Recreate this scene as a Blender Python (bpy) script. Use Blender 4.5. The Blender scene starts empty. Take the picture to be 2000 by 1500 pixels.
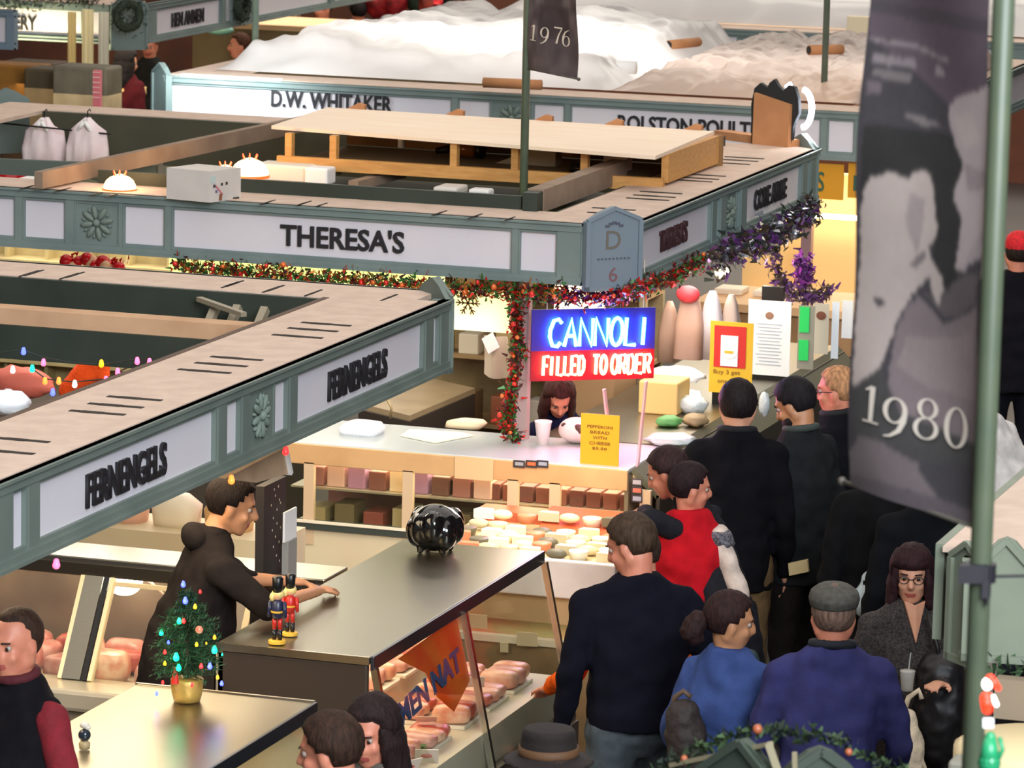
import bpy, bmesh, math, random
from mathutils import Vector, Matrix, Euler, noise
R = random.Random(7)
sc = bpy.context.scene
COL = sc.collection
PI = math.pi
# ---------------------------------------------------------------- camera
HC = 5.2; FPX = 8200.0; TH = math.atan(.1696); YAW = math.radians(18); ROLL = .022
FW = Vector((-math.sin(YAW)*math.cos(TH), math.cos(YAW)*math.cos(TH), -math.sin(TH)))
r0 = Vector((math.cos(YAW), math.sin(YAW), 0)); u0 = r0.cross(FW)
RT = math.cos(ROLL)*r0 + math.sin(ROLL)*u0; UP = -math.sin(ROLL)*r0 + math.cos(ROLL)*u0
EYE = Vector((0, 0, HC))
cam_d = bpy.data.cameras.new('camera'); cam = bpy.data.objects.new('camera', cam_d); COL.objects.link(cam)
cam.matrix_world = Matrix((( RT.x, UP.x, -FW.x, 0), (RT.y, UP.y, -FW.y, 0), (RT.z, UP.z, -FW.z, HC), (0, 0, 0, 1)))
cam_d.sensor_width = 36; cam_d.lens = 36*FPX/2000; cam_d.clip_end = 300
sc.camera = cam
cam_d.dof.use_dof = True; cam_d.dof.focus_distance = 18.5; cam_d.dof.aperture_fstop = 9.0
# ---------------------------------------------------------------- world, exposure
w = bpy.data.worlds.new('hall_air'); sc.world = w; w.use_nodes = True
w.node_tree.nodes['Background'].inputs[0].default_value = (.92, .96, 1.0, 1)
w.node_tree.nodes['Background'].inputs[1].default_value = .16
sc.view_settings.view_transform = 'Standard'; sc.view_settings.look = 'None'
sc.view_settings.gamma = 1; sc.view_settings.use_curve_mapping = False
sc.view_settings.exposure = .25
def area(name, loc, size, power, col, size_y=None, rot=(0, 0, 0), spread=PI):
    l = bpy.data.lights.new(name, 'AREA'); l.energy = power; l.color = col; l.size = size; l.spread = spread
    if size_y: l.shape = 'RECTANGLE'; l.size_y = size_y
    o = bpy.data.objects.new(name, l); o.location = loc; o.rotation_euler = rot; COL.objects.link(o); return o
def point(name, loc, power, col, r=.05):
    l = bpy.data.lights.new(name, 'POINT'); l.energy = power; l.color = col; l.shadow_soft_size = r
    o = bpy.data.objects.new(name, l); o.location = loc; COL.objects.link(o); return o
# overhead hall lamps, then added camera-side and far fill lights
area('hall_light', (-7, 18, 9.6), 14, 1150, (1.0, .93, .86), 26)
area('hall_light', (4, 2, 8.6), 8, 3600, (.86, .93, 1.0), 8, (math.radians(38), 0, math.radians(14)))  # fill added on the camera side to brighten the upright fascias
area('hall_light', (-10, 46, 9.6), 14, 2600, (1.0, .92, .82), 20)  # overhead fill added to lift the dark far background
# under-canopy lamps of each stall
WARM = (1.0, .78, .50)
for (x, y, sx, sy, p) in ((-6.9, 15.4, .9, 3.6, 55), (-8.6, 19.4, 2.6, 1.0, 30), (-7.0, 21.1, 1.4, .6, 13), (-6.2, 22.6, .3, 2.6, 26),
                          (-9.3, 22.4, 2.6, 2.0, 50), (-8.6, 27.6, 4.2, 1.2, 60), (-6.4, 28.6, .5, 3, 45), (-12.6, 27.5, 1.6, 5, 70),
                          (-16.2, 34.4, 3.5, 3, 90), (-8, 38.5, 6, 3, 80), (-14.6, 39, 5, 3, 80), (-5.1, 24.8, .9, 2.2, 10)):
    area('canopy_lamp', (x, y, 2.05 if y != 24.8 else 3.2), sx, p, WARM if y < 19 or y > 24.5 else (1, .90, .76), sy)

# ---------------------------------------------------------------- pixel helpers (real metres come out)
def ray(x, y): return FW + RT*((x-1000)/FPX) - UP*((y-750)/FPX)
def at(x, y, z): d = ray(x, y); return EYE + d*((z-HC)/d.z)
def onX(x, y, X): d = ray(x, y); return EYE + d*(X/d.x)
def onY(x, y, Y): d = ray(x, y); return EYE + d*(Y/d.y)
def dep(x, y, D): return EYE + ray(x, y)*D
# ---------------------------------------------------------------- materials
def lin(c):
    c = [v/255 for v in c]
    return tuple((v/12.92 if v <= .04045 else ((v+.055)/1.055)**2.4) for v in c) + (1,)
MATS = {}
def mat(name, col, rough=.6, metal=0, col2=None, scale=20, bump=0, bscale=60, emit=0, ecol=None, trans=0, alpha=1, sheen=0, coat=0, stretch=None, sub=0, spec=.5):
    if name in MATS: return MATS[name]
    m = bpy.data.materials.new(name); m.use_nodes = True; nt = m.node_tree; b = nt.nodes['Principled BSDF']
    b.inputs['Base Color'].default_value = lin(col); b.inputs['Roughness'].default_value = rough; b.inputs['Metallic'].default_value = metal
    tc = None
    if col2 or bump:
        tc = nt.nodes.new('ShaderNodeTexCoord'); mp = nt.nodes.new('ShaderNodeMapping'); nt.links.new(tc.outputs['Object'], mp.inputs[0])
        if stretch: mp.inputs['Scale'].default_value = stretch
    if col2:
        n = nt.nodes.new('ShaderNodeTexNoise'); n.inputs['Scale'].default_value = scale; n.inputs['Detail'].default_value = 5
        cr = nt.nodes.new('ShaderNodeValToRGB'); cr.color_ramp.elements[0].position = .35; cr.color_ramp.elements[1].position = .65
        cr.color_ramp.elements[0].color = lin(col); cr.color_ramp.elements[1].color = lin(col2)
        nt.links.new(mp.outputs[0], n.inputs['Vector']); nt.links.new(n.outputs['Fac'], cr.inputs[0]); nt.links.new(cr.outputs[0], b.inputs['Base Color'])
    if bump:
        n2 = nt.nodes.new('ShaderNodeTexNoise'); n2.inputs['Scale'].default_value = bscale; n2.inputs['Detail'].default_value = 4
        bp = nt.nodes.new('ShaderNodeBump'); bp.inputs['Strength'].default_value = bump; bp.inputs['Distance'].default_value = .01
        nt.links.new(mp.outputs[0], n2.inputs['Vector']); nt.links.new(n2.outputs['Fac'], bp.inputs['Height']); nt.links.new(bp.outputs[0], b.inputs['Normal'])
    if emit:
        b.inputs['Emission Color'].default_value = lin(ecol or col); b.inputs['Emission Strength'].default_value = emit
    if trans: b.inputs['Transmission Weight'].default_value = trans; b.inputs['IOR'].default_value = 1.3
    if alpha < 1: b.inputs['Alpha'].default_value = alpha
    b.inputs['Specular IOR Level'].default_value = spec
    if sheen: b.inputs['Sheen Weight'].default_value = sheen
    if coat: b.inputs['Coat Weight'].default_value = coat
    if sub: b.inputs['Subsurface Weight'].default_value = sub; b.inputs['Subsurface Scale'].default_value = .02
    MATS[name] = m; return m
def translucent(name, col, mixf=.5):
    if name in MATS: return MATS[name]
    m = bpy.data.materials.new(name); m.use_nodes = True; nt = m.node_tree; nt.nodes.remove(nt.nodes['Principled BSDF'])
    d = nt.nodes.new('ShaderNodeBsdfDiffuse'); t = nt.nodes.new('ShaderNodeBsdfTranslucent'); g = nt.nodes.new('ShaderNodeBsdfGlossy')
    g.inputs['Roughness'].default_value = .25
    mx = nt.nodes.new('ShaderNodeMixShader'); mx.inputs[0].default_value = mixf; m2 = nt.nodes.new('ShaderNodeMixShader'); m2.inputs[0].default_value = .08
    for n in (d, t): n.inputs[0].default_value = lin(col)
    o = nt.nodes['Material Output']
    nt.links.new(d.outputs[0], mx.inputs[1]); nt.links.new(t.outputs[0], mx.inputs[2]); nt.links.new(mx.outputs[0], m2.inputs[1]); nt.links.new(g.outputs[0], m2.inputs[2])
    nt.links.new(m2.outputs[0], o.inputs[0]); MATS[name] = m; return m
def glassmat(name='case_glass', tint=(242, 246, 243), refl=.0):
    if name in MATS: return MATS[name]
    m = bpy.data.materials.new(name); m.use_nodes = True; nt = m.node_tree; nt.nodes.remove(nt.nodes['Principled BSDF'])
    t = nt.nodes.new('ShaderNodeBsdfTransparent'); t.inputs[0].default_value = lin(tint); g = nt.nodes.new('ShaderNodeBsdfGlossy'); g.inputs['Roughness'].default_value = .06
    lw = nt.nodes.new('ShaderNodeFresnel'); ge = nt.nodes.new('ShaderNodeNewGeometry'); io = nt.nodes.new('ShaderNodeMapRange'); io.inputs['To Min'].default_value = 1.33; io.inputs['To Max'].default_value = 1/1.33
    nt.links.new(ge.outputs['Backfacing'], io.inputs['Value']); nt.links.new(io.outputs[0], lw.inputs[0])
    mth = nt.nodes.new('ShaderNodeMath'); mth.operation = 'ADD'; mth.inputs[1].default_value = refl
    mx = nt.nodes.new('ShaderNodeMixShader'); nt.links.new(lw.outputs[0], mth.inputs[0]); nt.links.new(mth.outputs[0], mx.inputs[0])
    nt.links.new(t.outputs[0], mx.inputs[1]); nt.links.new(g.outputs[0], mx.inputs[2]); nt.links.new(mx.outputs[0], nt.nodes['Material Output'].inputs[0]); MATS[name] = m; return m
def vcolmat(name, rough=.8):
    m = bpy.data.materials.new(name); m.use_nodes = True; nt = m.node_tree; b = nt.nodes['Principled BSDF']; b.inputs['Roughness'].default_value = rough
    a = nt.nodes.new('ShaderNodeVertexColor'); a.layer_name = 'print'; nt.links.new(a.outputs[0], b.inputs['Base Color']); return m
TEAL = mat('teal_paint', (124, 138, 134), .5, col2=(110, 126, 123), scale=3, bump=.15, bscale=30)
TEALD = mat('teal_paint_dull', (116, 126, 118), .55, col2=(102, 114, 107), scale=3)
PANEL = mat('acrylic_panel', (216, 212, 220), .35, col2=(224, 218, 222), scale=2)
BEIGE = mat('raw_board_top', (214, 190, 172), .85, col2=(202, 178, 160), scale=9, bump=.2, bscale=80, stretch=(1, 1, 1))
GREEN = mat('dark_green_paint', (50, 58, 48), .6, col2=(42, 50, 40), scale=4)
INK = mat('black_lettering', (34, 33, 36), .5)
SLOT = mat('slot_shadow_paint', (44, 36, 30), .9)
STEEL = mat('brushed_steel', (156, 151, 136), .30, 1, bump=.08, bscale=30, stretch=(1, 30, 1))
STEELX = mat('brushed_steel_across', (205, 198, 182), .25, 1, bump=.08, bscale=30, stretch=(30, 1, 1))
WOODY = mat('pine_timber', (214, 160, 92), .6, col2=(198, 142, 76), scale=4, bump=.2, stretch=(2, 12, 12))
PLY = mat('plywood_sheet', (252, 232, 208), .7, col2=(248, 222, 194), scale=3, stretch=(1, 6, 1))
CARD = mat('cardboard', (196, 138, 92), .85, col2=(184, 126, 82), scale=8)
WHITE = mat('white_plastic', (236, 234, 230), .4)
PAPER = mat('white_paper', (238, 236, 232), .8)
BLACK = mat('black_plastic', (20, 20, 22), .35)
GLASS = glassmat()
POLEM = mat('pole_green_paint', (104, 116, 98), .4, col2=(84, 100, 88), scale=6)
# ---------------------------------------------------------------- objects
ORG = {}
def tag(o, label=None, cat=None, group=None, kind=None):
    if label: o['label'] = label
    if cat: o['category'] = cat
    if group: o['group'] = group
    if kind: o['kind'] = kind
    return o
def thing(name, loc, label, cat, group=None, rz=0):
    o = bpy.data.objects.new(name, None); COL.objects.link(o); o.location = loc; o.rotation_euler = (0, 0, rz); o.empty_display_size = .1
    ORG[o.name] = Vector(loc); return tag(o, label, cat, group)
def finish(me, name, m, parent, smooth, local):
    o = bpy.data.objects.new(name, me); COL.objects.link(o)
    if m: me.materials.append(m)
    if smooth:
        for p in me.polygons: p.use_smooth = True
    if parent is not None:
        o.parent = parent
        if not local:
            top = parent
            while top.parent: top = top.parent
            off = ORG.get(top.name, Vector()) if parent == top else ORG[top.name]
            # every child object sits at its parent's origin
            for v in me.vertices: v.co -= off
    else:
        # put the origin at the base of the mesh
        if len(me.vertices):
            xs = [v.co.x for v in me.vertices]; ys = [v.co.y for v in me.vertices]; zs = [v.co.z for v in me.vertices]
            c = Vector(((min(xs)+max(xs))/2, (min(ys)+max(ys))/2, min(zs)))
            for v in me.vertices: v.co -= c
            o.location = c; ORG[o.name] = c
    return o
class G:
    def __init__(s): s.v = []; s.f = []
    def add(s, vs, fs): n = len(s.v); s.v += [tuple(v) for v in vs]; s.f += [tuple(i+n for i in f) for f in fs]; return s
    def bx(s, x0, x1, y0, y1, z0, z1):
        return s.add([(x, y, z) for z in (z0, z1) for y in (y0, y1) for x in (x0, x1)], [(0, 2, 3, 1), (4, 5, 7, 6), (0, 1, 5, 4), (2, 6, 7, 3), (0, 4, 6, 2), (1, 3, 7, 5)])
    def obx(s, c, ax, ay, az):   # oriented box, half axes
        c = Vector(c)
        return s.add([c+ax*i+ay*j+az*k for k in (-1, 1) for j in (-1, 1) for i in (-1, 1)], [(0, 2, 3, 1), (4, 5, 7, 6), (0, 1, 5, 4), (2, 6, 7, 3), (0, 4, 6, 2), (1, 3, 7, 5)])
    def bar(s, a, b, w, h, up=Vector((0, 0, 1))):
        a = Vector(a); b = Vector(b); d = (b-a)
        if d.length < 1e-6: return s
        x = d/2; dn = d.normalized(); side = dn.cross(up)
        if side.length < 1e-4: side = Vector((1, 0, 0))
        side.normalize(); u = side.cross(dn)
        return s.obx((a+b)/2, x, side*w/2, u*h/2)
    def ell(s, c, r, seg=12, rings=8, rot=None):
        c = Vector(c); r = r if hasattr(r, '__len__') else (r, r, r); vs = []; fs = []
        for i in range(rings+1):
            t = PI*i/rings
            for j in range(seg):
                a = 2*PI*j/seg; p = Vector((r[0]*math.sin(t)*math.cos(a), r[1]*math.sin(t)*math.sin(a), r[2]*math.cos(t)))
                if rot is not None: p = rot @ p
                vs.append(c+p)
        for i in range(rings):
            for j in range(seg):
                a, b = i*seg+j, i*seg+(j+1) % seg
                fs.append((a, a+seg, b+seg, b))
        return s.add(vs, fs)
    def tube(s, pts, r, seg=8, cap=True, ell=1.0):
        pts = [Vector(p) for p in pts]; n = len(pts); rs = r if hasattr(r, '__len__') else [r]*n; vs = []; fs = []
        prev = None
        for i, p in enumerate(pts):
            d = (pts[min(i+1, n-1)]-pts[max(i-1, 0)]).normalized()
            if prev is None:
                a = d.cross(Vector((0, 0, 1)))
                if a.length < .1: a = d.cross(Vector((0, 1, 0)))
            else: a = prev - d*prev.dot(d)
            a.normalize(); b = d.cross(a); prev = a
            for j in range(seg):
                t = 2*PI*j/seg; vs.append(p + a*math.cos(t)*rs[i] + b*math.sin(t)*rs[i]*ell)
        for i in range(n-1):
            for j in range(seg):
                q, w_ = i*seg+j, i*seg+(j+1) % seg; fs.append((q, w_, w_+seg, q+seg))
        if cap: fs.append(tuple(range(seg-1, -1, -1))); fs.append(tuple((n-1)*seg+j for j in range(seg)))
        return s.add(vs, fs)
    def lathe(s, prof, c=(0, 0, 0), seg=20):
        c = Vector(c); vs = []; fs = []; n = len(prof)
        for (r, z) in prof:
            for j in range(seg): t = 2*PI*j/seg; vs.append(c+Vector((r*math.cos(t), r*math.sin(t), z)))
        for i in range(n-1):
            for j in range(seg):
                a, b = i*seg+j, i*seg+(j+1) % seg; fs.append((a, b, b+seg, a+seg))
        fs.append(tuple(range(seg-1, -1, -1))); fs.append(tuple((n-1)*seg+j for j in range(seg)))
        return s.add(vs, fs)
    def prism(s, poly, nrm):     # poly: list of Vectors, extruded by vector nrm
        n = len(poly); poly = [Vector(p) for p in poly]
        vs = poly + [p+nrm for p in poly]
        return s.add(vs, [tuple(range(n-1, -1, -1)), tuple(range(n, 2*n))] + [(i, (i+1) % n, (i+1) % n+n, i+n) for i in range(n)])
    def loft(s, rings, seg=20, sq=2.0):    # rings: (centre, rx, ry[, xdir])
        vs = []; fs = []; n = len(rings)
        for rg in rings:
            c, rx, ry = Vector(rg[0]), rg[1], rg[2]; xd = rg[3] if len(rg) > 3 else Vector((1, 0, 0)); yd = Vector((-xd.y, xd.x, 0))
            for j in range(seg):
                t = 2*PI*j/seg; ct, st = math.cos(t), math.sin(t)
                cx = math.copysign(abs(ct)**(2/sq), ct); sx = math.copysign(abs(st)**(2/sq), st)
                vs.append(c + xd*rx*cx + yd*ry*sx)
        for i in range(n-1):
            for j in range(seg):
                a, b = i*seg+j, i*seg+(j+1) % seg; fs.append((a, b, b+seg, a+seg))
        fs.append(tuple(range(seg-1, -1, -1))); fs.append(tuple((n-1)*seg+j for j in range(seg)))
        return s.add(vs, fs)
    def cap(s, a, ra, b, rb, seg=12):
        a, b = Vector(a), Vector(b)
        s.ell(a, ra, seg, 8); s.ell(b, rb, seg, 8)
        if (b-a).length > 1e-4: s.tube([a, b], [ra, rb], seg)
        return s
    def mesh(s, name): me = bpy.data.meshes.new(name); me.from_pydata(s.v, [], s.f); me.update(); return me
    def build(s, name, m, parent=None, smooth=False, local=False, bevel=0, label=None):
        me = s.mesh(name)
        if bevel:
            bm = bmesh.new(); bm.from_mesh(me); bmesh.ops.remove_doubles(bm, verts=bm.verts, dist=1e-5)
            bmesh.ops.bevel(bm, geom=list(bm.edges), offset=bevel, segments=2, affect='EDGES', profile=.5); bm.to_mesh(me); bm.free()
        o = finish(me, name, m, parent, smooth, local)
        if label: o['label'] = label
        return o
def textmesh(s, bold=.02, ext=.03):
    cu = bpy.data.curves.new('lettering', 'FONT'); cu.body = s; cu.size = 1; cu.offset = bold; cu.extrude = ext; cu.resolution_u = 3
    ob = bpy.data.objects.new('lettering', cu); me = bpy.data.meshes.new_from_object(ob); bpy.data.objects.remove(ob); bpy.data.curves.remove(cu); return me
def lettering(s, p0, right, up, W, H, m, parent, bold=.02, ext=.006, name='lettering', label=None, local=False):
    """text fitted into W x H metres, p0 = lower left corner"""
    me = textmesh(s, bold, .5); xs = [v.co.x for v in me.vertices]; ys = [v.co.y for v in me.vertices]
    x0, x1, y0, y1 = min(xs), max(xs), min(ys), max(ys); right = Vector(right).normalized(); up = Vector(up).normalized(); n = right.cross(up); p0 = Vector(p0)
    for v in me.vertices:
        v.co = p0 + right*((v.co.x-x0)/(x1-x0)*W) + up*((v.co.y-y0)/(y1-y0)*H) + n*(v.co.z*ext*2)
    o = finish(me, name, m, parent, False, local)
    if label: o['label'] = label
    return o
# ================================================================ the hall
fl = G().bx(-40, 14, -2, 75, -.1, 0).build('floor', mat('hall_floor', (48, 42, 40), .45, col2=(38, 34, 32), scale=1.5)); tag(fl, kind='structure')
wl = G().bx(-40, 14, 72, 72.4, 0, 11).build('wall_back', mat('hall_wall', (92, 62, 48), .8, col2=(78, 50, 40), scale=.6)); tag(wl, kind='structure')
wl = G().bx(-40.4, -40, -2, 72.4, 0, 11).build('wall_left', MATS['hall_wall']); tag(wl, kind='structure')
wl = G().bx(14, 14.4, -2, 72.4, 0, 11).build('wall_right', MATS['hall_wall']); tag(wl, kind='structure')
cl = G().bx(-40, 14, -2, 72, 11, 11.2).build('ceiling', mat('hall_ceiling', (150, 140, 130), .9)); tag(cl, kind='structure')
ZT, ZB = 2.42, 2.10
ROS = mat('rosette_plaster', (116, 130, 120), .7)
def rosette(c, right, up, r, parent, m=ROS):
    g = G(); right = Vector(right); up = Vector(up); n = right.cross(up); c = Vector(c)
    g.ell(c+n*.008, r*.22)
    for k in range(8):
        a = k*PI/4+.2; d = right*math.cos(a)+up*math.sin(a); e = n.cross(d)
        M = Matrix((d, e, n)).transposed()
        g.ell(c+d*r*.6+n*.006, (r*.42, r*.17, .012), 8, 6, M)
        d2 = right*math.cos(a+.39)+up*math.sin(a+.39); M2 = Matrix((d2, n.cross(d2), n)).transposed()
        g.ell(c+d2*r*.78+n*.003, (r*.16, r*.08, .01), 6, 5, M2)
    return g.build('rosette', m, parent, smooth=True)
def fascia(root, p0, p1, panels, frame=TEAL, z0=ZB, z1=ZT, ornc=None, thick=.05):
    """p0->p1 runs left to right as seen from outside; panels: (start, end, kind, text, t0, t1, tz0, tz1) in metres along"""
    p0 = Vector((p0[0], p0[1], 0)); p1 = Vector((p1[0], p1[1], 0)); L = (p1-p0).length; d = (p1-p0)/L; n = d.cross(Vector((0, 0, 1)))
    Z = Vector((0, 0, 1))
    def B(g, a, b, za, zb, o0, o1):
        return g.obx(p0+d*(a+b)/2+n*(o0+o1)/2+Z*(za+zb)/2, d*(b-a)/2, n*(o1-o0)/2, Z*(zb-za)/2)
    g = G(); B(g, 0, L, z0, z1, -thick, -.012)
    g.build('backing_board', frame, root)
    g = G(); B(g, 0, L, z1-.045, z1, -.01, .03); B(g, 0, L, z1-.062, z1-.045, -.01, .014); B(g, 0, L, z1-.012, z1, -.01, .042); g.build('top_rail', frame, root)
    g = G(); B(g, 0, L, z0, z0+.04, -.01, .03); B(g, 0, L, z0+.04, z0+.056, -.01, .014); B(g, 0, L, z0, z0+.014, -.01, .042); g.build('bottom_rail', frame, root)
    prev = 0.0; zp0, zp1 = z0+.05, z1-.055
    for pn in list(panels)+[(L, L, 'end')]:
        a, b, kind = pn[0], pn[1], pn[2]
        if a-prev > .004:
            g = G(); B(g, prev, a, zp0-.01, zp1+.01, -.012, .016)
            if a-prev > .03: B(g, prev+.008, a-.008, zp0-.01, zp1+.01, .016, .024)
            g.build('mullion', frame, root)
        prev = b
        if kind in ('p', 's'):
            g = G(); B(g, a, b, zp0, zp1, -.011, -.004); po = g.build('sign_panel', PANEL, root)
            if kind == 's':
                _, _, _, txt, ta, tb, tz0, tz1 = pn[:8]; ink = pn[8] if len(pn) > 8 else INK
                lettering(txt, p0+d*ta+Z*tz0-n*.003, d, Z, tb-ta, tz1-tz0, ink, po, bold=.02, ext=.012)
        elif kind == 'r':
            g = G(); B(g, a, b, zp0, zp1, -.011, .008); po = g.build('ornament_panel', frame, root)
            rr = min((b-a)/2, (zp1-zp0)/2)*.9
            rosette(p0+d*(a+b)/2+n*.01+Z*(zp0+zp1)/2, d, Z, rr, po, ornc or ROS)
def gable_post(root, c, ang, w, z0=2.08, z1=2.42, zp=2.50, m=TEAL, name='corner_board', th=.03, back=True):
    d = Vector((math.cos(ang), math.sin(ang), 0)); Z = Vector((0, 0, 1)); n = d.cross(Z); c = Vector((c[0], c[1], 0))
    hw = w/2
    prof = [(-hw, z0), (hw, z0), (hw, z1), (hw*.86, z1+.012), (hw*.5, z1+(zp-z1)*.62), (hw*.22, zp-.012), (0, zp), (-hw*.22, zp-.012), (-hw*.5, z1+(zp-z1)*.62), (-hw*.86, z1+.012), (-hw, z1)]
    g = G().prism([c+d*a+Z*b for a, b in prof], n*th)
    o = g.build(name, m, root)
    g = G()
    for s_ in (-1, 1): g.obx(c+d*s_*(hw-.012)+n*(th+.006)+Z*(z0+z1)/2, d*.012, n*.008, Z*(z1-z0)/2)
    g.obx(c+n*(th+.006)+Z*(z0+.012), d*hw, n*.008, Z*.012)
    for s_ in (-1, 1):
        g.bar(c+d*s_*hw*.95+n*(th+.004)+Z*(z1+.004), c+n*(th+.004)+Z*(zp-.008), .02, .016, up=n)
    g.build('moulding', m, o)
    return o, d, n, c
def slots(root, pts, ax, L=.18, wd=.034):
    for (px, py) in pts:
        p = at(px, py, ZT+.005); e = Vector((1, 0, 0)) if ax == 'x' else Vector((0, 1, 0)); o = Vector((e.y, e.x, 0))
        g = G(); N = 5
        for k in range(N):
            t = (k/(N-1)-.5)*L; g.obx(p+e*t, e*L/N*.62, o*wd/2*(1.15 if k in (1, 2) else .9), Vector((0, 0, .0015)))
        g.build('vent_slot', SLOT, root)
X0 = -6.05
def alongY(pxs, pyrow, yref, X=X0):   # pixel columns on the side plane -> metres along +Y from yref
    out = []
    for px in pxs: out.append(onX(px, pyrow(px), X).y-yref)
    return out
# ---------------------------------------------------------------- stall 1 (near left)
S1 = thing('stall_canopy', (X0-2, 15.3, ZT), 'grey green canopy with beige top reading FERNENGELS, nearest at left', 'canopy')
ys = 12.86; ye = 17.62
row = lambda px: 1035-.436*px
K = lambda *a: [round(v, 3) for v in alongY(a, row, ys)]
a = K(16, 43, 68, 414, 434, 462, 478, 529, 530, 555, 572, 821, 838, 851)
t1 = K(168, 323); t2 = K(641, 754)
fascia(S1, (X0, ys), (X0, ye), [(a[0], a[1], 'p'), (a[2], a[3], 's', 'FERNENGELS', t1[0], t1[1], 2.185, 2.312), (a[4], a[5], 'p'), (a[6], a[7], 'r'), (a[8], a[9], 'p'),
       (a[10], a[11], 's', 'FERNENGELS', t2[0], t2[1], 2.185, 2.312), (a[12], a[13], 'p')], TEALD)
g = G().bx(X0-.48, X0+.0, ys-.1, ye-.1, ZT-.02, ZT+.004); g.build('top_board', BEIGE, S1)
g = G().bx(-11.3, X0-.1, 17.40, 17.80, ZT-.02, ZT+.0035); g.build('top_board', BEIGE, S1)
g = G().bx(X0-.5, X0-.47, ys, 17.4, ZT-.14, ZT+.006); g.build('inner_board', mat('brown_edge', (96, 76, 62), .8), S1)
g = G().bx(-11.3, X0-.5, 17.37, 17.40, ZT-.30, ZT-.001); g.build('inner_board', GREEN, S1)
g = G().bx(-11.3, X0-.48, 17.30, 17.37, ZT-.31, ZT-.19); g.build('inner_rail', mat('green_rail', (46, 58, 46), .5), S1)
# hanging beam and lower valance inside stall 1
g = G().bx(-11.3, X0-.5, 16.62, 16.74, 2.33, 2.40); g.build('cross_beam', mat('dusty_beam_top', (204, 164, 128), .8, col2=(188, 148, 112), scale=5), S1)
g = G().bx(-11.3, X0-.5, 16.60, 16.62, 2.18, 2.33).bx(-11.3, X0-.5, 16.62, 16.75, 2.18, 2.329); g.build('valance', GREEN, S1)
g = G()
p = at(455, 580, 2.40)
for px in (447, 497, 560):
    q = at(px, 575, 2.4); g.bar((q.x, 17.3, 2.37), (q.x-.02, 17.05, 2.13), .035, .035)
g.bar((at(440, 560, 2.4).x, 17.05, 2.13), (at(500, 560, 2.4).x, 17.05, 2.13), .02, .02); g.bar((at(445, 560, 2.4).x, 17.32, 2.39), (at(590, 560, 2.4).x, 17.1, 2.37), .03, .02)
g.build('bracket', mat('dull_bracket', (150, 138, 116), .5), S1)
o_, d_, n_, c_ = gable_post(S1, (X0-.10, 17.72), math.radians(135), .30, m=TEALD)
slots(S1, [(41, 859), (10, 882), (263, 778), (226, 792), (190, 806), (462, 700), (432, 712), (399, 725), (637, 633), (611, 644), (581, 657)], 'x')
slots(S1, [(57, 534), (66, 533), (136, 539), (146, 537), (450, 556), (458, 554), (530, 565), (538, 563), (612, 572), (760, 581)], 'y', .17, .012)
fascia(S1, (X0-.2, 17.82), (-11.3, 17.82), [(.3, 1.6, 'p'), (1.75, 3.4, 'p')], TEALD)
g = G()
for y in (15.9,): g.bx(-11.0, X0-.5, y-.03, y+.0, 2.28, 2.40)
pp = [at(0, 838, 2.40), at(305, 700, 2.40)]
# ---------------------------------------------------------------- stall 2 (middle)
YF = 20.43
S2 = thing('stall_canopy', (-8.6, 22.4, ZT), "grey green canopy with beige top reading THERESA'S, in the middle of the picture", 'canopy')
xa = -11.35; xb = -6.27
def AX(px, Y=YF, ref=xa): return onY(px, 470, Y).x-ref
a = [AX(v) for v in (-40, 30, 50, 128, 150, 232, 245, 322, 340, 1000, 1018, 1088)]
tt = [AX(548), AX(790)]
extra = [(.02, .45, 'p'), (.6, max(.65, a[0]-.06), 'p')] if a[0] > .9 else []
fascia(S2, (xa, YF), (xb, YF), extra+[(a[0], a[1], 'p'), (a[2], a[3], 'p'), (a[4], a[5], 'r'), (a[6], a[7], 'p'), (a[8], a[9], 's', "THERESA'S", tt[0], tt[1], 2.20, 2.318), (a[10], a[11], 'p')])
ys = YF+.22; ye = 24.42
row = lambda px: 495-.42*(px-1220)
K = lambda *a: [round(v, 3) for v in alongY(a, row, ys)]
a = K(1226, 1239, 1248, 1383, 1393, 1400, 1412, 1434, 1435, 1440, 1452, 1560, 1570, 1576)
t1 = K(1288, 1341); t2 = K(1473, 1535)
BRN = mat('brown_lettering', (70, 40, 44), .6)
fascia(S2, (X0, ys), (X0, ye), [(a[2], a[3], 's', "THERESA'S", t1[0], t1[1], 2.20, 2.318, BRN), (a[4], a[5], 'p'), (a[6], a[7], 'r'), (a[8], a[9], 'p'),
       (a[10], a[11], 's', 'CORE AIRLE', t2[0], t2[1], 2.20, 2.318), (a[12], a[13], 'p')])
g = G().bx(xa, X0-.22, YF+.0, YF+.34, ZT-.02, ZT+.004).prism([(X0-.221, YF, ZT-.02), (X0, YF+.22, ZT-.02), (X0, YF+.24, ZT-.02), (X0-.221, YF+.24, ZT-.02)], Vector((0, 0, .0238))); g.build('top_board', BEIGE, S2)
g = G().bx(X0-.47, X0, YF+.2, ye, ZT-.02, ZT+.0033); g.build('top_board', BEIGE, S2)
g = G().bx(xa, X0-.4, 24.08, 24.42, ZT-.02, ZT+.0028); g.build('top_board', BEIGE, S2)
g = G().bx(xa, xa+.4, YF+.2, 24.2, ZT-.02, ZT+.0024); g.build('top_board', BEIGE, S2)
c_l = at(470, 385, ZT).x
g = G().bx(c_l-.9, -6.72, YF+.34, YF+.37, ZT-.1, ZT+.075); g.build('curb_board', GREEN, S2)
g = G().bx(xa+.4, X0-.45, 24.04, 24.08, 2.02, ZT-.003); g.build('inner_board', mat('olive_board', (74, 72, 54), .7, col2=(64, 64, 50), scale=3), S2)
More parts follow.
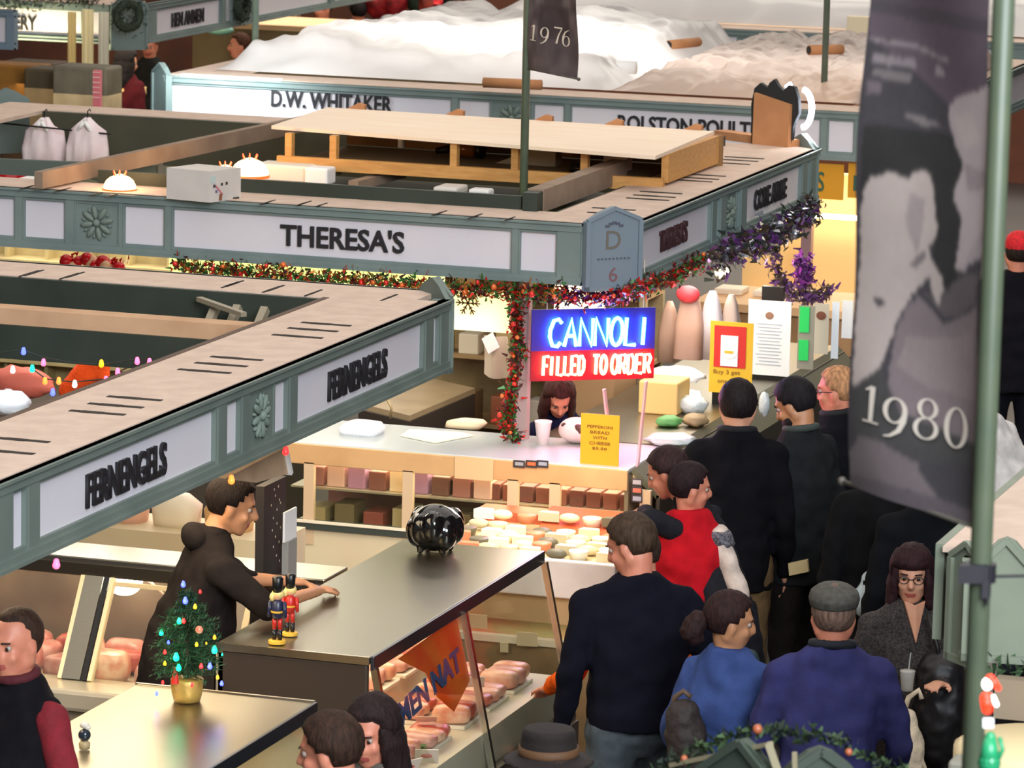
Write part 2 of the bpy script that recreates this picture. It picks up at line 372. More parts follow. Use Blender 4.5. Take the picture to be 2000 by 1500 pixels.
g = G().bx(X0-.50, X0-.47, YF+.4, 24.0, ZT-.25, ZT-.003); g.build('inner_board', MATS['olive_board'], S2)
BEAM = mat('brown_beam', (150, 128, 108), .8, col2=(134, 112, 94), scale=5)
g = G(); g.bar((-6.66, YF+.40, ZT+.05), (-6.66, 22.35, ZT+.05), .09, .12); g.build('side_beam', BEAM, S2)
g = G().bx(-6.70, -6.62, YF+.30, YF+.40, ZT-.05, ZT+.10); g.build('beam_end', GREEN, S2)
p, q = at(75, 352, ZT+.06), at(600, 240, ZT+.06)
g = G(); g.bar(p, q, .05, .09); g.build('long_beam', BEAM, S2)
p, q = at(225, 322, 2.42), at(300, 307, 2.42)
p, q = at(0, 314, 2.35), at(215, 326, 2.35)
g = G(); g.obx((at(0, 325, 2.35)+at(235, 335, 2.35))/2, (at(235, 335, 2.35)-at(0, 325, 2.35))/2*1.6, Vector((0, .02, 0)), Vector((0, 0, .045))); g.build('cross_board', mat('slate_board', (86, 96, 88), .6), S2)
p, q = at(690, 362, 2.36), at(785, 338, 2.36)
g = G(); g.bar(p, q, .06, .05); g.build('short_beam', BEAM, S2)
for (ax, ay) in ((276, 310), (300, 306)):
    pass
g = G(); p = at(290, 330, 2.33); g.bx(p.x-.07, p.x+.07, p.y-.05, p.y+.05, 2.28, 2.40); g.build('beam_bracket', mat('grey_bracket', (150, 148, 140), .5), S2)
slots(S2, [(52, 366), (60, 364), (118, 372), (126, 370), (187, 379), (218, 382), (519, 396), (526, 394), (590, 398), (597, 396), (628, 400), (855, 417), (862, 415), (925, 423), (932, 421), (996, 427)], 'y', .13, .012)
slots(S2, [(1199, 408), (1190, 417), (1291, 376), (1278, 383), (1265, 389), (1378, 342), (1364, 348), (1351, 353), (1454, 308), (1442, 313), (1426, 319)], 'x', .19, .03)
o_, d_, n_, c_ = gable_post(S2, (-6.155, YF+.11), math.radians(45), .33, z0=2.07, z1=2.43, zp=2.505, m=mat('corner_board_paint', (124, 138, 148), .5))
GOLD = mat('dull_gold_lettering', (112, 106, 96), .5)
RED6 = mat('maroon_lettering', (128, 92, 96), .5)
Zv = Vector((0, 0, 1))
lettering('D', c_+n_*.03+d_*(-.045)+Zv*2.285, d_, Zv, .085, .095, GOLD, o_, .0, .003)
lettering('6', c_+n_*.03+d_*(-.024)+Zv*2.115, d_, Zv, .05, .075, RED6, o_, .0, .003)
g = G()
for k in range(9): g.obx(c_+n_*.032+d_*((k-4)*.022)+Zv*2.235, d_*.006, n_*.002, Zv*.004)
for k in range(5): g.obx(c_+n_*.032+d_*((k-2)*.02)+Zv*(2.41+.012*math.cos(k-2)), d_*.012, n_*.003, Zv*.006)
g.build('scroll', mat('scroll_grey', (88, 92, 104), .5), o_)
gable_post(S2, (X0-.10, ye+.02), math.radians(135), .3)
gable_post(S2, (-11.40, 24.5), math.radians(225), .3)
# white drop cloth piece on side strip
# plywood shelf over stall 2
SH = thing('storage_loft', (-7.8, 23.3, ZT), 'pine framed storage loft roofed with a pale plywood sheet above the middle stall', 'shelf')
zp = 2.60
A, Bc, Cc, Dc = at(530, 252, zp), at(1280, 312, zp), at(1395, 263, zp), at(640, 216, zp)
yA = (A.y+Bc.y)/2; yC = (Cc.y+Dc.y)/2; xA = (A.x); xB = Bc.x
print('ply', A, Bc, Cc, Dc)
G().prism([A, Bc, Cc, Dc], Vector((0, 0, .02))).build('plywood_sheet', PLY, SH)
g = G().bx(xA+.1, xB-.02, yA+.03, yA+.07, 2.40, 2.47); g.build('front_rail', WOODY, SH)
for t in (.02, .14, .46, .62, .80):
    x = xA+.1+(xB-xA-.15)*t; G().bx(x, x+.04, yA+.04, yA+.09, 2.44, 2.60).build('stud', WOODY, SH)
g = G().bx(xA+.1, xB, yC-.08, yC-.04, 2.42, 2.60); g.build('back_panel', mat('brown_backing', (150, 110, 66), .8), SH)
G().bx(xB-.05, xB-.01, yA+.1, yC-.1, 2.44, 2.60).build('end_rail', WOODY, SH)
G().bx(xA+.1, xB, yA+.08, yC-.08, 2.40, 2.415).build('shelf_deck', mat('deck_board', (150, 130, 96), .8), SH)
for i, t in enumerate((.06, .32, .55, .73, .93)):
    q = Dc.lerp(Cc, t) ; g = G(); g.prism([q+Vector((-.09, 0, 0)), q+Vector((.09, 0, 0)), q+Vector((.09, 0, .045)), q+Vector((.05, 0, .055)), q+Vector((-.02, 0, .02))], Vector((0, .04, 0))); g.build('ledge_block', CARD, SH)
# things stored on the loft
def stored(px, py, z, fn): return fn(at(px, py, z))
b = thing('bottle', at(905, 312, 2.42)+Vector((0, .1, 0)), 'amber bottle with black cap lying in the loft over the middle stall', 'bottle')
p = ORG[b.name]; G().tube([p+Vector((-.10, 0, .05)), p+Vector((.02, 0, .05)), p+Vector((.05, 0, .05))], [.045, .045, .03], 12).build('body', mat('amber_glass', (150, 84, 24), .2), b, True)
G().tube([p+Vector((.05, 0, .05)), p+Vector((.09, 0, .05))], .05, 12).build('cap', BLACK, b, True); G().tube([p+Vector((-.2, 0, .03)), p+Vector((-.1, 0, .05))], [.02, .025], 8).build('handle', BLACK, b, True)
p = at(1035, 325, 2.42); t_ = thing('lid', (p.x, p.y+.1, 2.415), 'pale wedge shaped lid leaning in the loft beside the pole', 'lid'); p = ORG[t_.name]
G().prism([p+Vector((-.24, 0, 0)), p+Vector((.12, 0, 0)), p+Vector((.12, 0, .08)), p+Vector((0, 0, .10))], Vector((0, .12, 0))).build('shell', mat('old_cream', (178, 160, 128), .7), t_)
p = at(1185, 335, 2.42); t_ = thing('carton', (p.x, p.y+.1, 2.415), 'small pink and white carton on the loft shelf by a black tool', 'box'); p = ORG[t_.name]
G().bx(p.x-.05, p.x+.09, p.y, p.y+.1, 2.415, 2.50).build('carton_body', mat('pinkish_card', (222, 190, 170), .8), t_); G().bx(p.x-.05, p.x+.09, p.y, p.y+.1, 2.50, 2.51).build('lid', PAPER, t_)
p = at(1150, 342, 2.42); t_ = G().tube([(p.x-.12, p.y+.06, 2.45), (p.x, p.y+.06, 2.44), (p.x+.09, p.y+.06, 2.43)], [.035, .03, .02], 10).build('power_tool', BLACK, smooth=True); tag(t_, 'black tapered tool lying on the loft shelf right of the pole', 'tool')
p = at(783, 305, 2.42); t_ = G().lathe([(.02, 0), (.02, .07), (.012, .08), (.012, .09)], (p.x, p.y, 2.47), 10).build('white_bottle', WHITE, smooth=True); tag(t_, 'tiny white bottle standing on the loft rail by the left stud', 'bottle')
# glowing domed lamps on the canopy
def dome_lamp(px, py, r, label, z=ZT):
    p = at(px, py, z); t = thing('dome_lamp', p, label, 'lamp', )
    G().lathe([(r, 0), (r, r*.18), (r*.96, r*.36), (r*.82, r*.62), (r*.6, r*.8), (r*.3, r*.93), (.01, r)], p, 20).build('glowing_shade', mat('lamp_glow', (255, 226, 180), .5, emit=9, ecol=(255, 190, 120)), t, True)
    G().lathe([(r*1.05, -.004), (r*1.05, .012)], p, 20).build('rim', mat('lamp_rim', (190, 80, 40), .5, emit=1.2, ecol=(255, 90, 30)), t)
    g = G()
    for k in range(6): a_ = k; g.tube([p+Vector((.3*r*math.cos(a_), .3*r*math.sin(a_), r*.85)), p+Vector((.45*r*math.cos(a_), .45*r*math.sin(a_), r*1.2))], [.006, .002], 5)
    g.build('crown_points', mat('ember_red', (220, 60, 30), .5, emit=1.5), t)
    point('dome_glow', p+Vector((0, 0, r*1.4)), 3, (1, .6, .3), .06)
dome_lamp(234, 372, .088, 'glowing white dome lamp on the canopy top left of the white carton')
dome_lamp(440, 352, .085, 'lower left of two glowing dome lamps behind the white carton', 2.40)
dome_lamp(488, 345, .105, 'larger right one of two glowing dome lamps behind the white carton', 2.40)
# white carton on the canopy
p0 = at(325, 388, ZT); p1 = at(410, 396, ZT); p2 = at(470, 388, ZT)
t_ = thing('carton', (p1.x, p1.y, ZT), "white carton with printed end standing on the canopy above THERESA'S", 'box')
h = .165; v = p1-p0; w_ = p2-p1
G().prism([p0, p1, p2, p2-v], Vector((0, 0, h))).build('carton_body', mat('white_card', (214, 206, 198), .8, col2=(206, 198, 190), scale=6), t_)
n2 = w_.normalized(); nn = n2.cross(Zv)
for (a_, z_, r_, m_) in ((.03, .085, .009, (70, 70, 70)), (.085, .09, .008, (70, 60, 60)), (.12, .092, .008, (80, 50, 40)), (.045, .055, .008, (110, 100, 140)), (.02, .12, .02, (190, 205, 200))):
    c = p1+n2*a_*1.1+Zv*z_; G().obx(c+nn*.0015, n2*r_, nn*.001, Zv*r_*.9).build('print_mark', mat('print%d%d%d' % m_, m_, .8), t_)
G().bar(p1+n2*.045+Zv*.085+nn*.002, p1+n2*.10+Zv*.035+nn*.002, .010, .002, up=nn).build('print_mark', mat('pink_print', (200, 120, 130), .8), t_)
G().bar(p1+n2*.085+Zv*.04+nn*.003, p1+n2*.08+Zv*.005+nn*.003, .02, .003, up=nn).build('print_mark', mat('brown_print', (140, 84, 60), .8), t_)
G().bx(p2.x-.1, p2.x+.0, p2.y-.06, p2.y-.02, ZT, ZT+.012).build('tape_scrap', mat('dark_tape', (70, 60, 52), .6), t_)
# items in the well beyond the carton
for (px, py, sx, sy, sz, m_, nm, lb) in ((560, 345, .16, .1, .06, (226, 220, 206), 'tray', 'white foam tray behind the glowing dome lamps'), (600, 335, .18, .1, .05, (196, 184, 150), 'tray', 'beige lidded tray stacked beyond the white foam tray'), (625, 352, .07, .07, .06, (240, 238, 236), 'tub', 'small white tub at the right end of the trays'),
                                         (880, 372, .07, .1, .03, (214, 208, 200), 'bowl', 'small white bowl in the well left of the pole'), (940, 378, .06, .05, .03, (230, 228, 224), 'cup', 'white cup in the well just left of the pole')):
    p = at(px, py, 2.36); o = G().bx(p.x-sx, p.x+sx, p.y-sy, p.y+sy, 2.34, 2.34+sz*1.6).build(nm, mat('c%d%d%d' % m_, m_, .6), bevel=.012); tag(o, lb, nm)
G().bx(-10.0, -6.72, 21.3, 23.2, 2.20, 2.23).build('loft_floor', mat('olive_deck', (84, 82, 54), .8), S2)
# pig shaped sign seen from behind
PG = thing('shaped_sign', at(1510, 285, ZT), 'dark pig head shaped sign backed with brown card, beside a white neon arc', 'sign')
pc = ORG[PG.name]; d = Vector((math.cos(.10), math.sin(.10)-.42, 0)).normalized(); n = d.cross(Zv)
S = 1/325.
def PS(px, py): return pc + d*((px-1510)*S*1.06) + Zv*((285-py)*S*.97-.0)
out = [(1462, 285), (1459, 205), (1465, 172), (1478, 160), (1493, 168), (1498, 158), (1508, 150), (1516, 162), (1528, 172), (1538, 160), (1552, 162), (1561, 185), (1563, 215), (1552, 240), (1548, 288)]
G().prism([PS(*q)-n*.03 for q in out], n*.03).build('silhouette', mat('charcoal_sign', (40, 42, 42), .6), PG)
G().prism([PS(*q)+n*.001 for q in ((1470, 288), (1471, 180), (1549, 198), (1548, 292))], n*.03).build('card_backing', CARD, PG)
pts = [PS(1552+20*math.cos(t), 208+38*math.sin(t))-n*.10 for t in [(-1.5+3.0*k/16) for k in range(17)]]
G().tube(pts, .018, 8).build('neon_tube', mat('white_neon', (250, 250, 255), .5, emit=18, ecol=(225, 235, 255)), PG, True)
G().bar(PS(1515, 168)-n*.1, PS(1525, 160)-n*.1, .02, .02).build('neon_tip', MATS['white_neon'], PG)
point('neon_glow', PS(1560, 208)-n*.2, 6, (.9, .95, 1), .05)
g = G(); q0, q1 = at(1405, 268, ZT), at(1550, 288, ZT); g.bar(q0+Zv*.02, q1+Zv*.02, .1, .05); g.build('cardboard_box_flat', CARD, ); tag(bpy.data.objects[-1] if False else COL.objects[-1], 'long flattened cardboard piece at the foot of the pig sign', 'cardboard')
g = G(); q = at(1365, 285, ZT); g.obx(q+Zv*.03, Vector((.1, .1, 0)), Vector((.05, -.05, 0)), Zv*.03); o = g.build('cable_coil', mat('dark_cable', (58, 50, 44), .6)); tag(o, 'dark bundle lying between plywood edge and far canopy strip', 'bundle')
# ---------------------------------------------------------------- stall 3
Y3 = 26.62
S3 = thing('stall_canopy', (-8.6, 28.6, ZT), 'grey green canopy lettered D.W. WHITAKER and ROLSTON POULTRY below plastic sheets', 'canopy')
xa3 = -11.2; xb3 = -6.25
def A3(px): return onY(px, 200, Y3).x-xa3
a = [A3(v) for v in (336, 882, 898, 958, 958, 1045, 1045, 1103, 1118, 1604, 1621, 1670)]
fascia(S3, (xa3, Y3), (xb3, Y3), [(a[0], a[1], 's', 'D.W. WHITAKER', A3(530), A3(766), onY(640, 214, Y3).z, onY(640, 182, Y3).z), (a[2], a[3], 'p'), (a[4]+.02, a[5]-.02, 'r'), (a[6], a[7], 'p'),
      (a[8], a[9], 's', 'ROLSTON POULTRY', A3(1208), A3(1508), onY(1340, 262, Y3).z, onY(1340, 231, Y3).z), (a[10], a[11], 'p'), (a[11]+.06, a[11]+.32, 'r')])
G().bx(xa3, X0-.12, Y3, Y3+.36, ZT-.02, ZT+.004).build('top_board', BEIGE, S3)
G().bx(xa3, xa3+.4, Y3+.2, 31, ZT-.02, ZT+.003).build('top_board', BEIGE, S3)
G().bx(X0-.4, X0, Y3+.2, 31, ZT-.02, ZT+.003).build('top_board', BEIGE, S3)
fascia(S3, (X0, Y3+.2), (X0, 31), [(.1, 1.6, 'p'), (1.75, 2.1, 'r'), (2.2, 4.2, 'p')])
gable_post(S3, (xa3-.03, Y3+.05), math.radians(-45), .28, m=TEAL)
gable_post(S3, (X0-.1, Y3+.1), math.radians(45), .3, m=TEAL)
# glow strip and front light added to brighten the panel's left end
SPOT = G().bx(xa3+.08, xa3+.9, Y3-.35, Y3-.30, ZT+.02, ZT+.05)
o = thing('strip_lamp', (xa3+.5, Y3-.2, ZT+.03), 'slim white lamp glaring on the left end of the D.W. WHITAKER fascia', 'lamp')
G().bx(xa3+.12, xa3+.85, Y3-.02, Y3+.02, ZT+.0, ZT+.012).build('lamp_tube', mat('cool_lamp', (240, 250, 255), .5, emit=6), o)
area('strip_glare', (xa3+.45, Y3-.45, ZT+.15), .9, 14, (.85, .95, 1), .1, (math.radians(62), 0, 0))
# plastic sheets
def sheet(name, x0, x1, y0, y1, zf, m, lb, nx=130, ny=90):
    vs = []; fs = []
    for j in range(ny+1):
        for i in range(nx+1):
            x = x0+(x1-x0)*i/nx; y = y0+(y1-y0)*j/ny; vs.append((x, y, zf(x, y, i/nx, j/ny)))
    for j in range(ny):
        for i in range(nx): q = j*(nx+1)+i; fs.append((q, q+1, q+nx+2, q+nx+1))
    o = G().add(vs, fs).build(name, m, smooth=True); return tag(o, lb, 'sheet')
def nz(x, y, s=1.0, o=0.0): return noise.noise(Vector((x*s+o, y*s*1.3, o)))
def edge(u, v, k=.07): return min(1, min(u, 1-u)/k)*min(1, min(v, 1-v)/k)
PL1 = translucent('white_plastic_sheet', (226, 222, 220), .5); PL2 = translucent('beige_plastic_sheet', (206, 188, 178), .5)
hump = lambda x, c, w_: math.exp(-((x-c)/w_)**2)
sheet('plastic_sheet', -11.0, -8.1, Y3+.35, 30.6, lambda x, y, u, v: ZT+.02+edge(u, v)*(.10+.20*hump(x, -8.9, .9)*hump(y, 29.2, 1.5)+.10*hump(x, -10.2, .4)+.12*abs(nz(x, y, 1.4, 3))+.06*abs(nz(x, y, 4, 9))+.02*abs(nz(x, y, 11, 2))), PL1, 'billowing white plastic sheet over the stall lettered D.W. WHITAKER')
sheet('plastic_sheet', -8.12, -6.15, Y3+.35, 30.6, lambda x, y, u, v: ZT+.02+edge(u, v)*(.05+.08*abs(nz(x, y, 2, 5))+.07*abs(nz(x, y, 5, 1))+.03*abs(nz(x, y, 12, 4))+.06*v), PL2, 'flatter beige plastic sheet over the stall lettered ROLSTON POULTRY')
for (x, y, p) in ((-10.4, 28.0, 8), (-9.6, 28.2, 14), (-8.9, 28.0, 14), (-8.3, 28.4, 7), (-7.3, 28.8, 4), (-6.6, 28.2, 4), (-7.6, 28.0, 5)):
    area('lamp_under_sheet', (x, y, 2.05), .7, p, (1, .97, .92), .7, (PI, 0, 0))
def ctube(px, py, px2, py2, z, r, lb):
    a_, b_ = at(px, py, z), at(px2, py2, z); t = thing('cardboard_tube', (a_+b_)/2, lb, 'tube')
    G().tube([a_, b_], r, 14).build('tube_wall', CARD, t, True); dd = (b_-a_).normalized()
    G().tube([a_-dd*.002, a_+dd*.02], r*.82, 14).build('open_end', BLACK, t)
ctube(944, 161, 1058, 166, 2.52, .034, 'cardboard tube lying behind the fascia left of the 1976 banner pole')
ctube(1306, 88, 1364, 82, 2.60, .034, 'cardboard tube with dark open end on plastic sheet before the far fascia')
ctube(1580, 98, 1644, 96, 2.60, .036, 'cardboard tube right behind the thin pole near the large banner')
p = at(1158, 146, 2.5); t_ = G().bx(p.x-.06, p.x+.06, p.y, p.y+.12, 2.50, 2.60).build('black_box', BLACK, bevel=.008); tag(t_, 'small black box on plastic sheet right of the 1976 banner', 'box')
p = at(1205, 143, 2.5); t_ = G().tube([(p.x-.1, p.y+.05, 2.54), (p.x+.12, p.y+.05, 2.54)], .045, 14).build('paper_roll', PAPER, smooth=True); tag(t_, 'white paper roll beside the small black box', 'roll')
# ---------------------------------------------------------------- stall 4
Y4 = 32.5
S4 = thing('stall_canopy', (-8.6, 34.6, ZT), 'farthest grey green canopy under white plastic at the top of the picture', 'canopy')
xa4 = -11.05
def A4(px): return onY(px, 80, Y4).x-xa4
a = [A4(v) for v in (945, 1383, 1396, 1440, 1440, 1512, 1512, 1555, 1568, 1690)]
fascia(S4, (xa4, Y4), (X0-.2, Y4), [(a[0], a[1], 's', 'MEATS', A4(1222), A4(1282), 2.22, 2.29), (a[2], a[3], 'p'), (a[4]+.02, a[5]-.02, 'r'), (a[6], a[7], 'p'), (a[8], a[9], 'p'), (a[9]+.1, a[9]+1.1, 'p')])
G().bx(xa4, X0, Y4, Y4+.36, ZT-.02, ZT+.004).build('top_board', BEIGE, S4)
gable_post(S4, (xa4-.03, Y4+.05), math.radians(-45), .28)
fascia(S4, (X0, Y4+.2), (X0, 37), [(.1, 1.6, 'p'), (1.75, 2.1, 'r'), (2.2, 4.2, 'p')])
sheet('plastic_sheet', -10.9, -6.3, Y4+.3, 36.6, lambda x, y, u, v: ZT+.02+edge(u, v)*(.12+.15*hump(y, 34.6, 1.5)+.12*abs(nz(x, y, 1.6, 7))), PL1, 'bright white plastic sheet over the farthest canopy at top right')
for (x, y, p) in ((-10.2, 34, 18), (-9, 34.4, 18), (-7.8, 34.2, 16), (-6.8, 34.4, 12)): area('lamp_under_sheet', (x, y, 2.05), .7, p, (1, .95, .88), .7, (PI, 0, 0))
p = at(1685, 58, 2.5); t_ = G().bx(p.x-.13, p.x+.05, p.y, p.y+.1, 2.43, 2.60).build('white_box', mat('cream_card', (232, 214, 180), .7), bevel=.006); tag(t_, 'cream box on the farthest canopy beside the large banner', 'box')
# ---------------------------------------------------------------- top left stall with ERY
cp = at(215, 86, ZB); YE = cp.y
S5 = thing('stall_canopy', (cp.x-2, YE+1.5, ZT), 'grey green canopy hung with dark wreaths at the top left, lettered ERY', 'canopy')
xE = onY(0, 45, YE).x-1.0
def A5(px): return onY(px, 40, YE).x-xE
fascia(S5, (xE, YE), (cp.x, YE), [(.05, A5(160), 's', 'BAKERY', A5(-20), A5(72), 2.18, 2.30), (A5(172), A5(207), 'p')])
xs_ = cp.x+.22; ysd = YE+.22
def A6(px): return onX(px, 75-.17*(px-300), xs_).y-ysd
fascia(S5, (xs_, ysd), (xs_, ysd+9), [(A6(302), A6(428), 's', 'HEN ANMEN', A6(335), A6(397), 2.19, 2.31), (A6(437), A6(448), 'p'), (A6(500), A6(640), 'p'), (A6(650), A6(700), 'p')])
gable_post(S5, (cp.x+.11, YE+.11), math.radians(45), .33, z0=2.05)
G().bx(xE, cp.x+.1, YE, YE+.5, ZT-.02, ZT+.004).build('top_board', BEIGE, S5)
GREENL = mat('wreath_green', (34, 46, 36), .8, col2=(58, 70, 52), scale=30)
def wreath(c, r, lb, dn, th=.06, m=GREENL, sc_=1.0):
    c = Vector(c); dn = Vector(dn).normalized(); right = Zv.cross(dn).normalized(); t = thing('wreath', c, lb, 'wreath'); g = G(); R_ = random.Random(int(abs(c.x*100)))
    for k in range(420):
        a_ = R_.random()*2*PI; rr = r+R_.gauss(0, th*.5); p = c+right*rr*math.cos(a_)+Zv*rr*math.sin(a_)*sc_+dn*R_.uniform(0, th)
        v_ = Vector((R_.gauss(0, 1), R_.gauss(0, 1), R_.gauss(0, 1))).normalized()*.045; s_ = v_.cross(Vector((.3, .5, .7))).normalized()*.007
        g.add([p-s_, p+s_, p+v_], [(0, 1, 2)])
    g.tube([c+right*r*math.cos(k*PI/8)+Zv*r*math.sin(k*PI/8)*sc_+dn*th*.4 for k in range(17)], th*.55, 8, False)
    f = g.build('needles', m, t); f['kind'] = 'stuff'; return t
wreath(onX(248, 30, cp.x+.25), .10, 'dark wreath on the corner post right of the ERY sign', (1, -1, 0), .07)
wreath(onX(468, 12, xs_+.05), .10, 'dark wreath on the receding fascia left of the thin pole', (1, 0, 0), .07)
def garland(pts, n, r, cols, lb, name='garland', cat='garland', bl=0, balls=None, seed=3, leaf=.035, group=None):
    pts = [Vector(p) for p in pts]; R_ = random.Random(seed); t = thing(name, pts[0], lb, cat, group); gs = [G() for _ in cols]
    L = [0]
    for i in range(1, len(pts)): L.append(L[-1]+(pts[i]-pts[i-1]).length)
    def P(s):
        for i in range(1, len(pts)):
            if s <= L[i]: return pts[i-1].lerp(pts[i], (s-L[i-1])/max(1e-6, L[i]-L[i-1]))
        return pts[-1]
    for k in range(n):
        p = P(R_.random()*L[-1])+Vector((R_.gauss(0, r*.5), R_.gauss(0, r*.5), R_.gauss(0, r*.55)))
        v_ = Vector((R_.gauss(0, 1), R_.gauss(0, 1), R_.gauss(0, 1))).normalized()*leaf*R_.uniform(.5, 1.2); s_ = v_.cross(Vector((R_.random(), R_.random(), R_.random()))).normalized()*leaf*.28
        gs[k % len(cols)].add([p-s_, p+s_, p+v_+s_*.3, p+v_-s_*.3], [(0, 1, 2, 3)])
    for g, m in zip(gs, cols): o = g.build('leaves', m, t); o['kind'] = 'stuff'
    if balls:
        R2 = random.Random(seed+1)
        for k in range(balls[0]):
            p = P((k+.5)/balls[0]*L[-1])+Vector((R2.gauss(0, r*.4), R2.gauss(0, r*.4)-.02, R2.gauss(0, r*.5))); G().ell(p, balls[1]*R2.uniform(.8, 1.2), 10, 8).build('bauble', balls[2][k % len(balls[2])], t, True)
    return t
garland([onY(x, y, YE+.0)+Vector((0, -.03, 0)) for x, y in ((-40, 3), (60, 8), (130, -2), (200, 6))], 700, .05, [GREENL], 'dark evergreen garland along the top of the ERY sign')
# stub canopy at the far left edge
cp = at(30, 97, ZB)
S6 = thing('stall_canopy', (cp.x-1.5, cp.y+1, ZT), 'end of a grey blue canopy peeping in at the left edge below ERY', 'canopy')
fascia(S6, (cp.x-2.5, cp.y), (cp.x, cp.y), [(.1, 2.2, 'p'), (2.32, 2.42, 'p')], mat('blue_grey_paint', (118, 136, 150), .5))
cp2 = at(0, 195, ZT)
# ================================================================ poles and banners
def pole(base, top, r, lb, mt=None):
    t = thing('pole', base, lb, 'pole'); b = Vector(base)
    G().tube([b, (b.x, b.y, top)], r, 20).build('shaft', mt or POLEM, t, True)
    return t
pb1 = Vector((-6.97, 21.58, 2.2)); t_ = pole(pb1, 6.4, .0225, 'slim grey green pole rising through the middle stall, carrying the 1976 banner')
pb2 = at(498, 132, 2.42)
t_ = pole((pb2.x, pb2.y, 2.43), 6, .024, 'slim pole standing behind the D.W. WHITAKER fascia'); q = ORG[t_.name]
G().lathe([(.11, 0), (.10, .015), (.04, .03)], q).build('foot', mat('rusty_foot', (110, 94, 76), .7), t_)
pb3 = at(1609, 186, 2.44); pole((pb3.x, pb3.y, 2.44), 6, .022, 'slim pole between pig shaped sign and large 1980 banner')
pn = dep(1930, 750, 8.9); NP = pole((pn.x, pn.y, 0.0), 7, .0235, 'thick looking pole nearest the camera at the right, carrying the 1980 banner', mat('near_pole_paint', (78, 86, 66), .45, col2=(66, 76, 60), scale=5))  # darker copy of the pole paint, offsets the close front light
z_ = dep(1912, 1150, 8.85).z
g = G().lathe([(.034, -.02), (.034, .02)], (pn.x, pn.y, z_+.01), 14); q = Vector((pn.x, pn.y, z_))
g.obx(q+Vector((-.01, -.03, .012)), RT*.028, Vector((0, .012, 0)), Zv*.02); g.obx(q+RT*.02+Vector((0, -.03, -.02)), RT*.008, Vector((0, .01, 0)), Zv*.02); g.bar(q, q+RT*.20+Zv*.004, .006, .006)
g.tube([q+Vector((.01, -.03, -.02)), q+RT*.024+Vector((0, -.035, -.03)), q+RT*.022+Vector((0, -.035, -.055))], .004, 6)
g.build('black_clamp', mat('clamp_black', (30, 28, 34), .5), NP)
# digit shapes, 1 unit high, thick and thin strokes
def ring2(cx, cy, rx, ry, tx, ty, n=28, a0=0, a1=2*PI):
    out = []
    for k in range(n+1):
        t = a0+(a1-a0)*k/n; out.append(((cx+rx*math.cos(t), cy+ry*math.sin(t)), (cx+(rx-tx)*math.cos(t), cy+(ry-ty)*math.sin(t))))
    return out
def strip(pts):   # (x, y, w) with horizontal pen width
    out = []
    for i, (x, y, w_) in enumerate(pts):
        a_ = pts[max(0, i-1)]; b_ = pts[min(len(pts)-1, i+1)]; dx, dy = b_[0]-a_[0], b_[1]-a_[1]; l = math.hypot(dx, dy) or 1
        out.append(((x-dy/l*w_/2, y+dx/l*w_/2), (x+dy/l*w_/2, y-dx/l*w_/2)))
    return out
DG = {'1': [strip([(.22, .04, .10), (.22, .96, .13)]), strip([(.02, .02, .045), (.42, .02, .045)]), strip([(.06, .84, .04), (.22, .95, .07)])],
      '9': [ring2(.27, .68, .25, .32, .10, .04), strip([(.48, .70, .09), (.46, .45, .11), (.38, .2, .10), (.22, .04, .06), (.08, .0, .03)])],
      '8': [ring2(.25, .75, .21, .25, .09, .035), ring2(.25, .26, .25, .27, .09, .035)],
      '0': [ring2(.28, .5, .27, .5, .11, .04)],
      '7': [strip([(.02, .95, .09), (.5, .95, .09)]), strip([(.48, .93, .05), (.3, .5, .08), (.22, .0, .11)])],
      '6': [ring2(.27, .32, .25, .32, .10, .04), strip([(.05, .35, .09), (.08, .6, .11), (.18, .84, .09), (.36, .97, .05), (.46, .99, .03)])]}
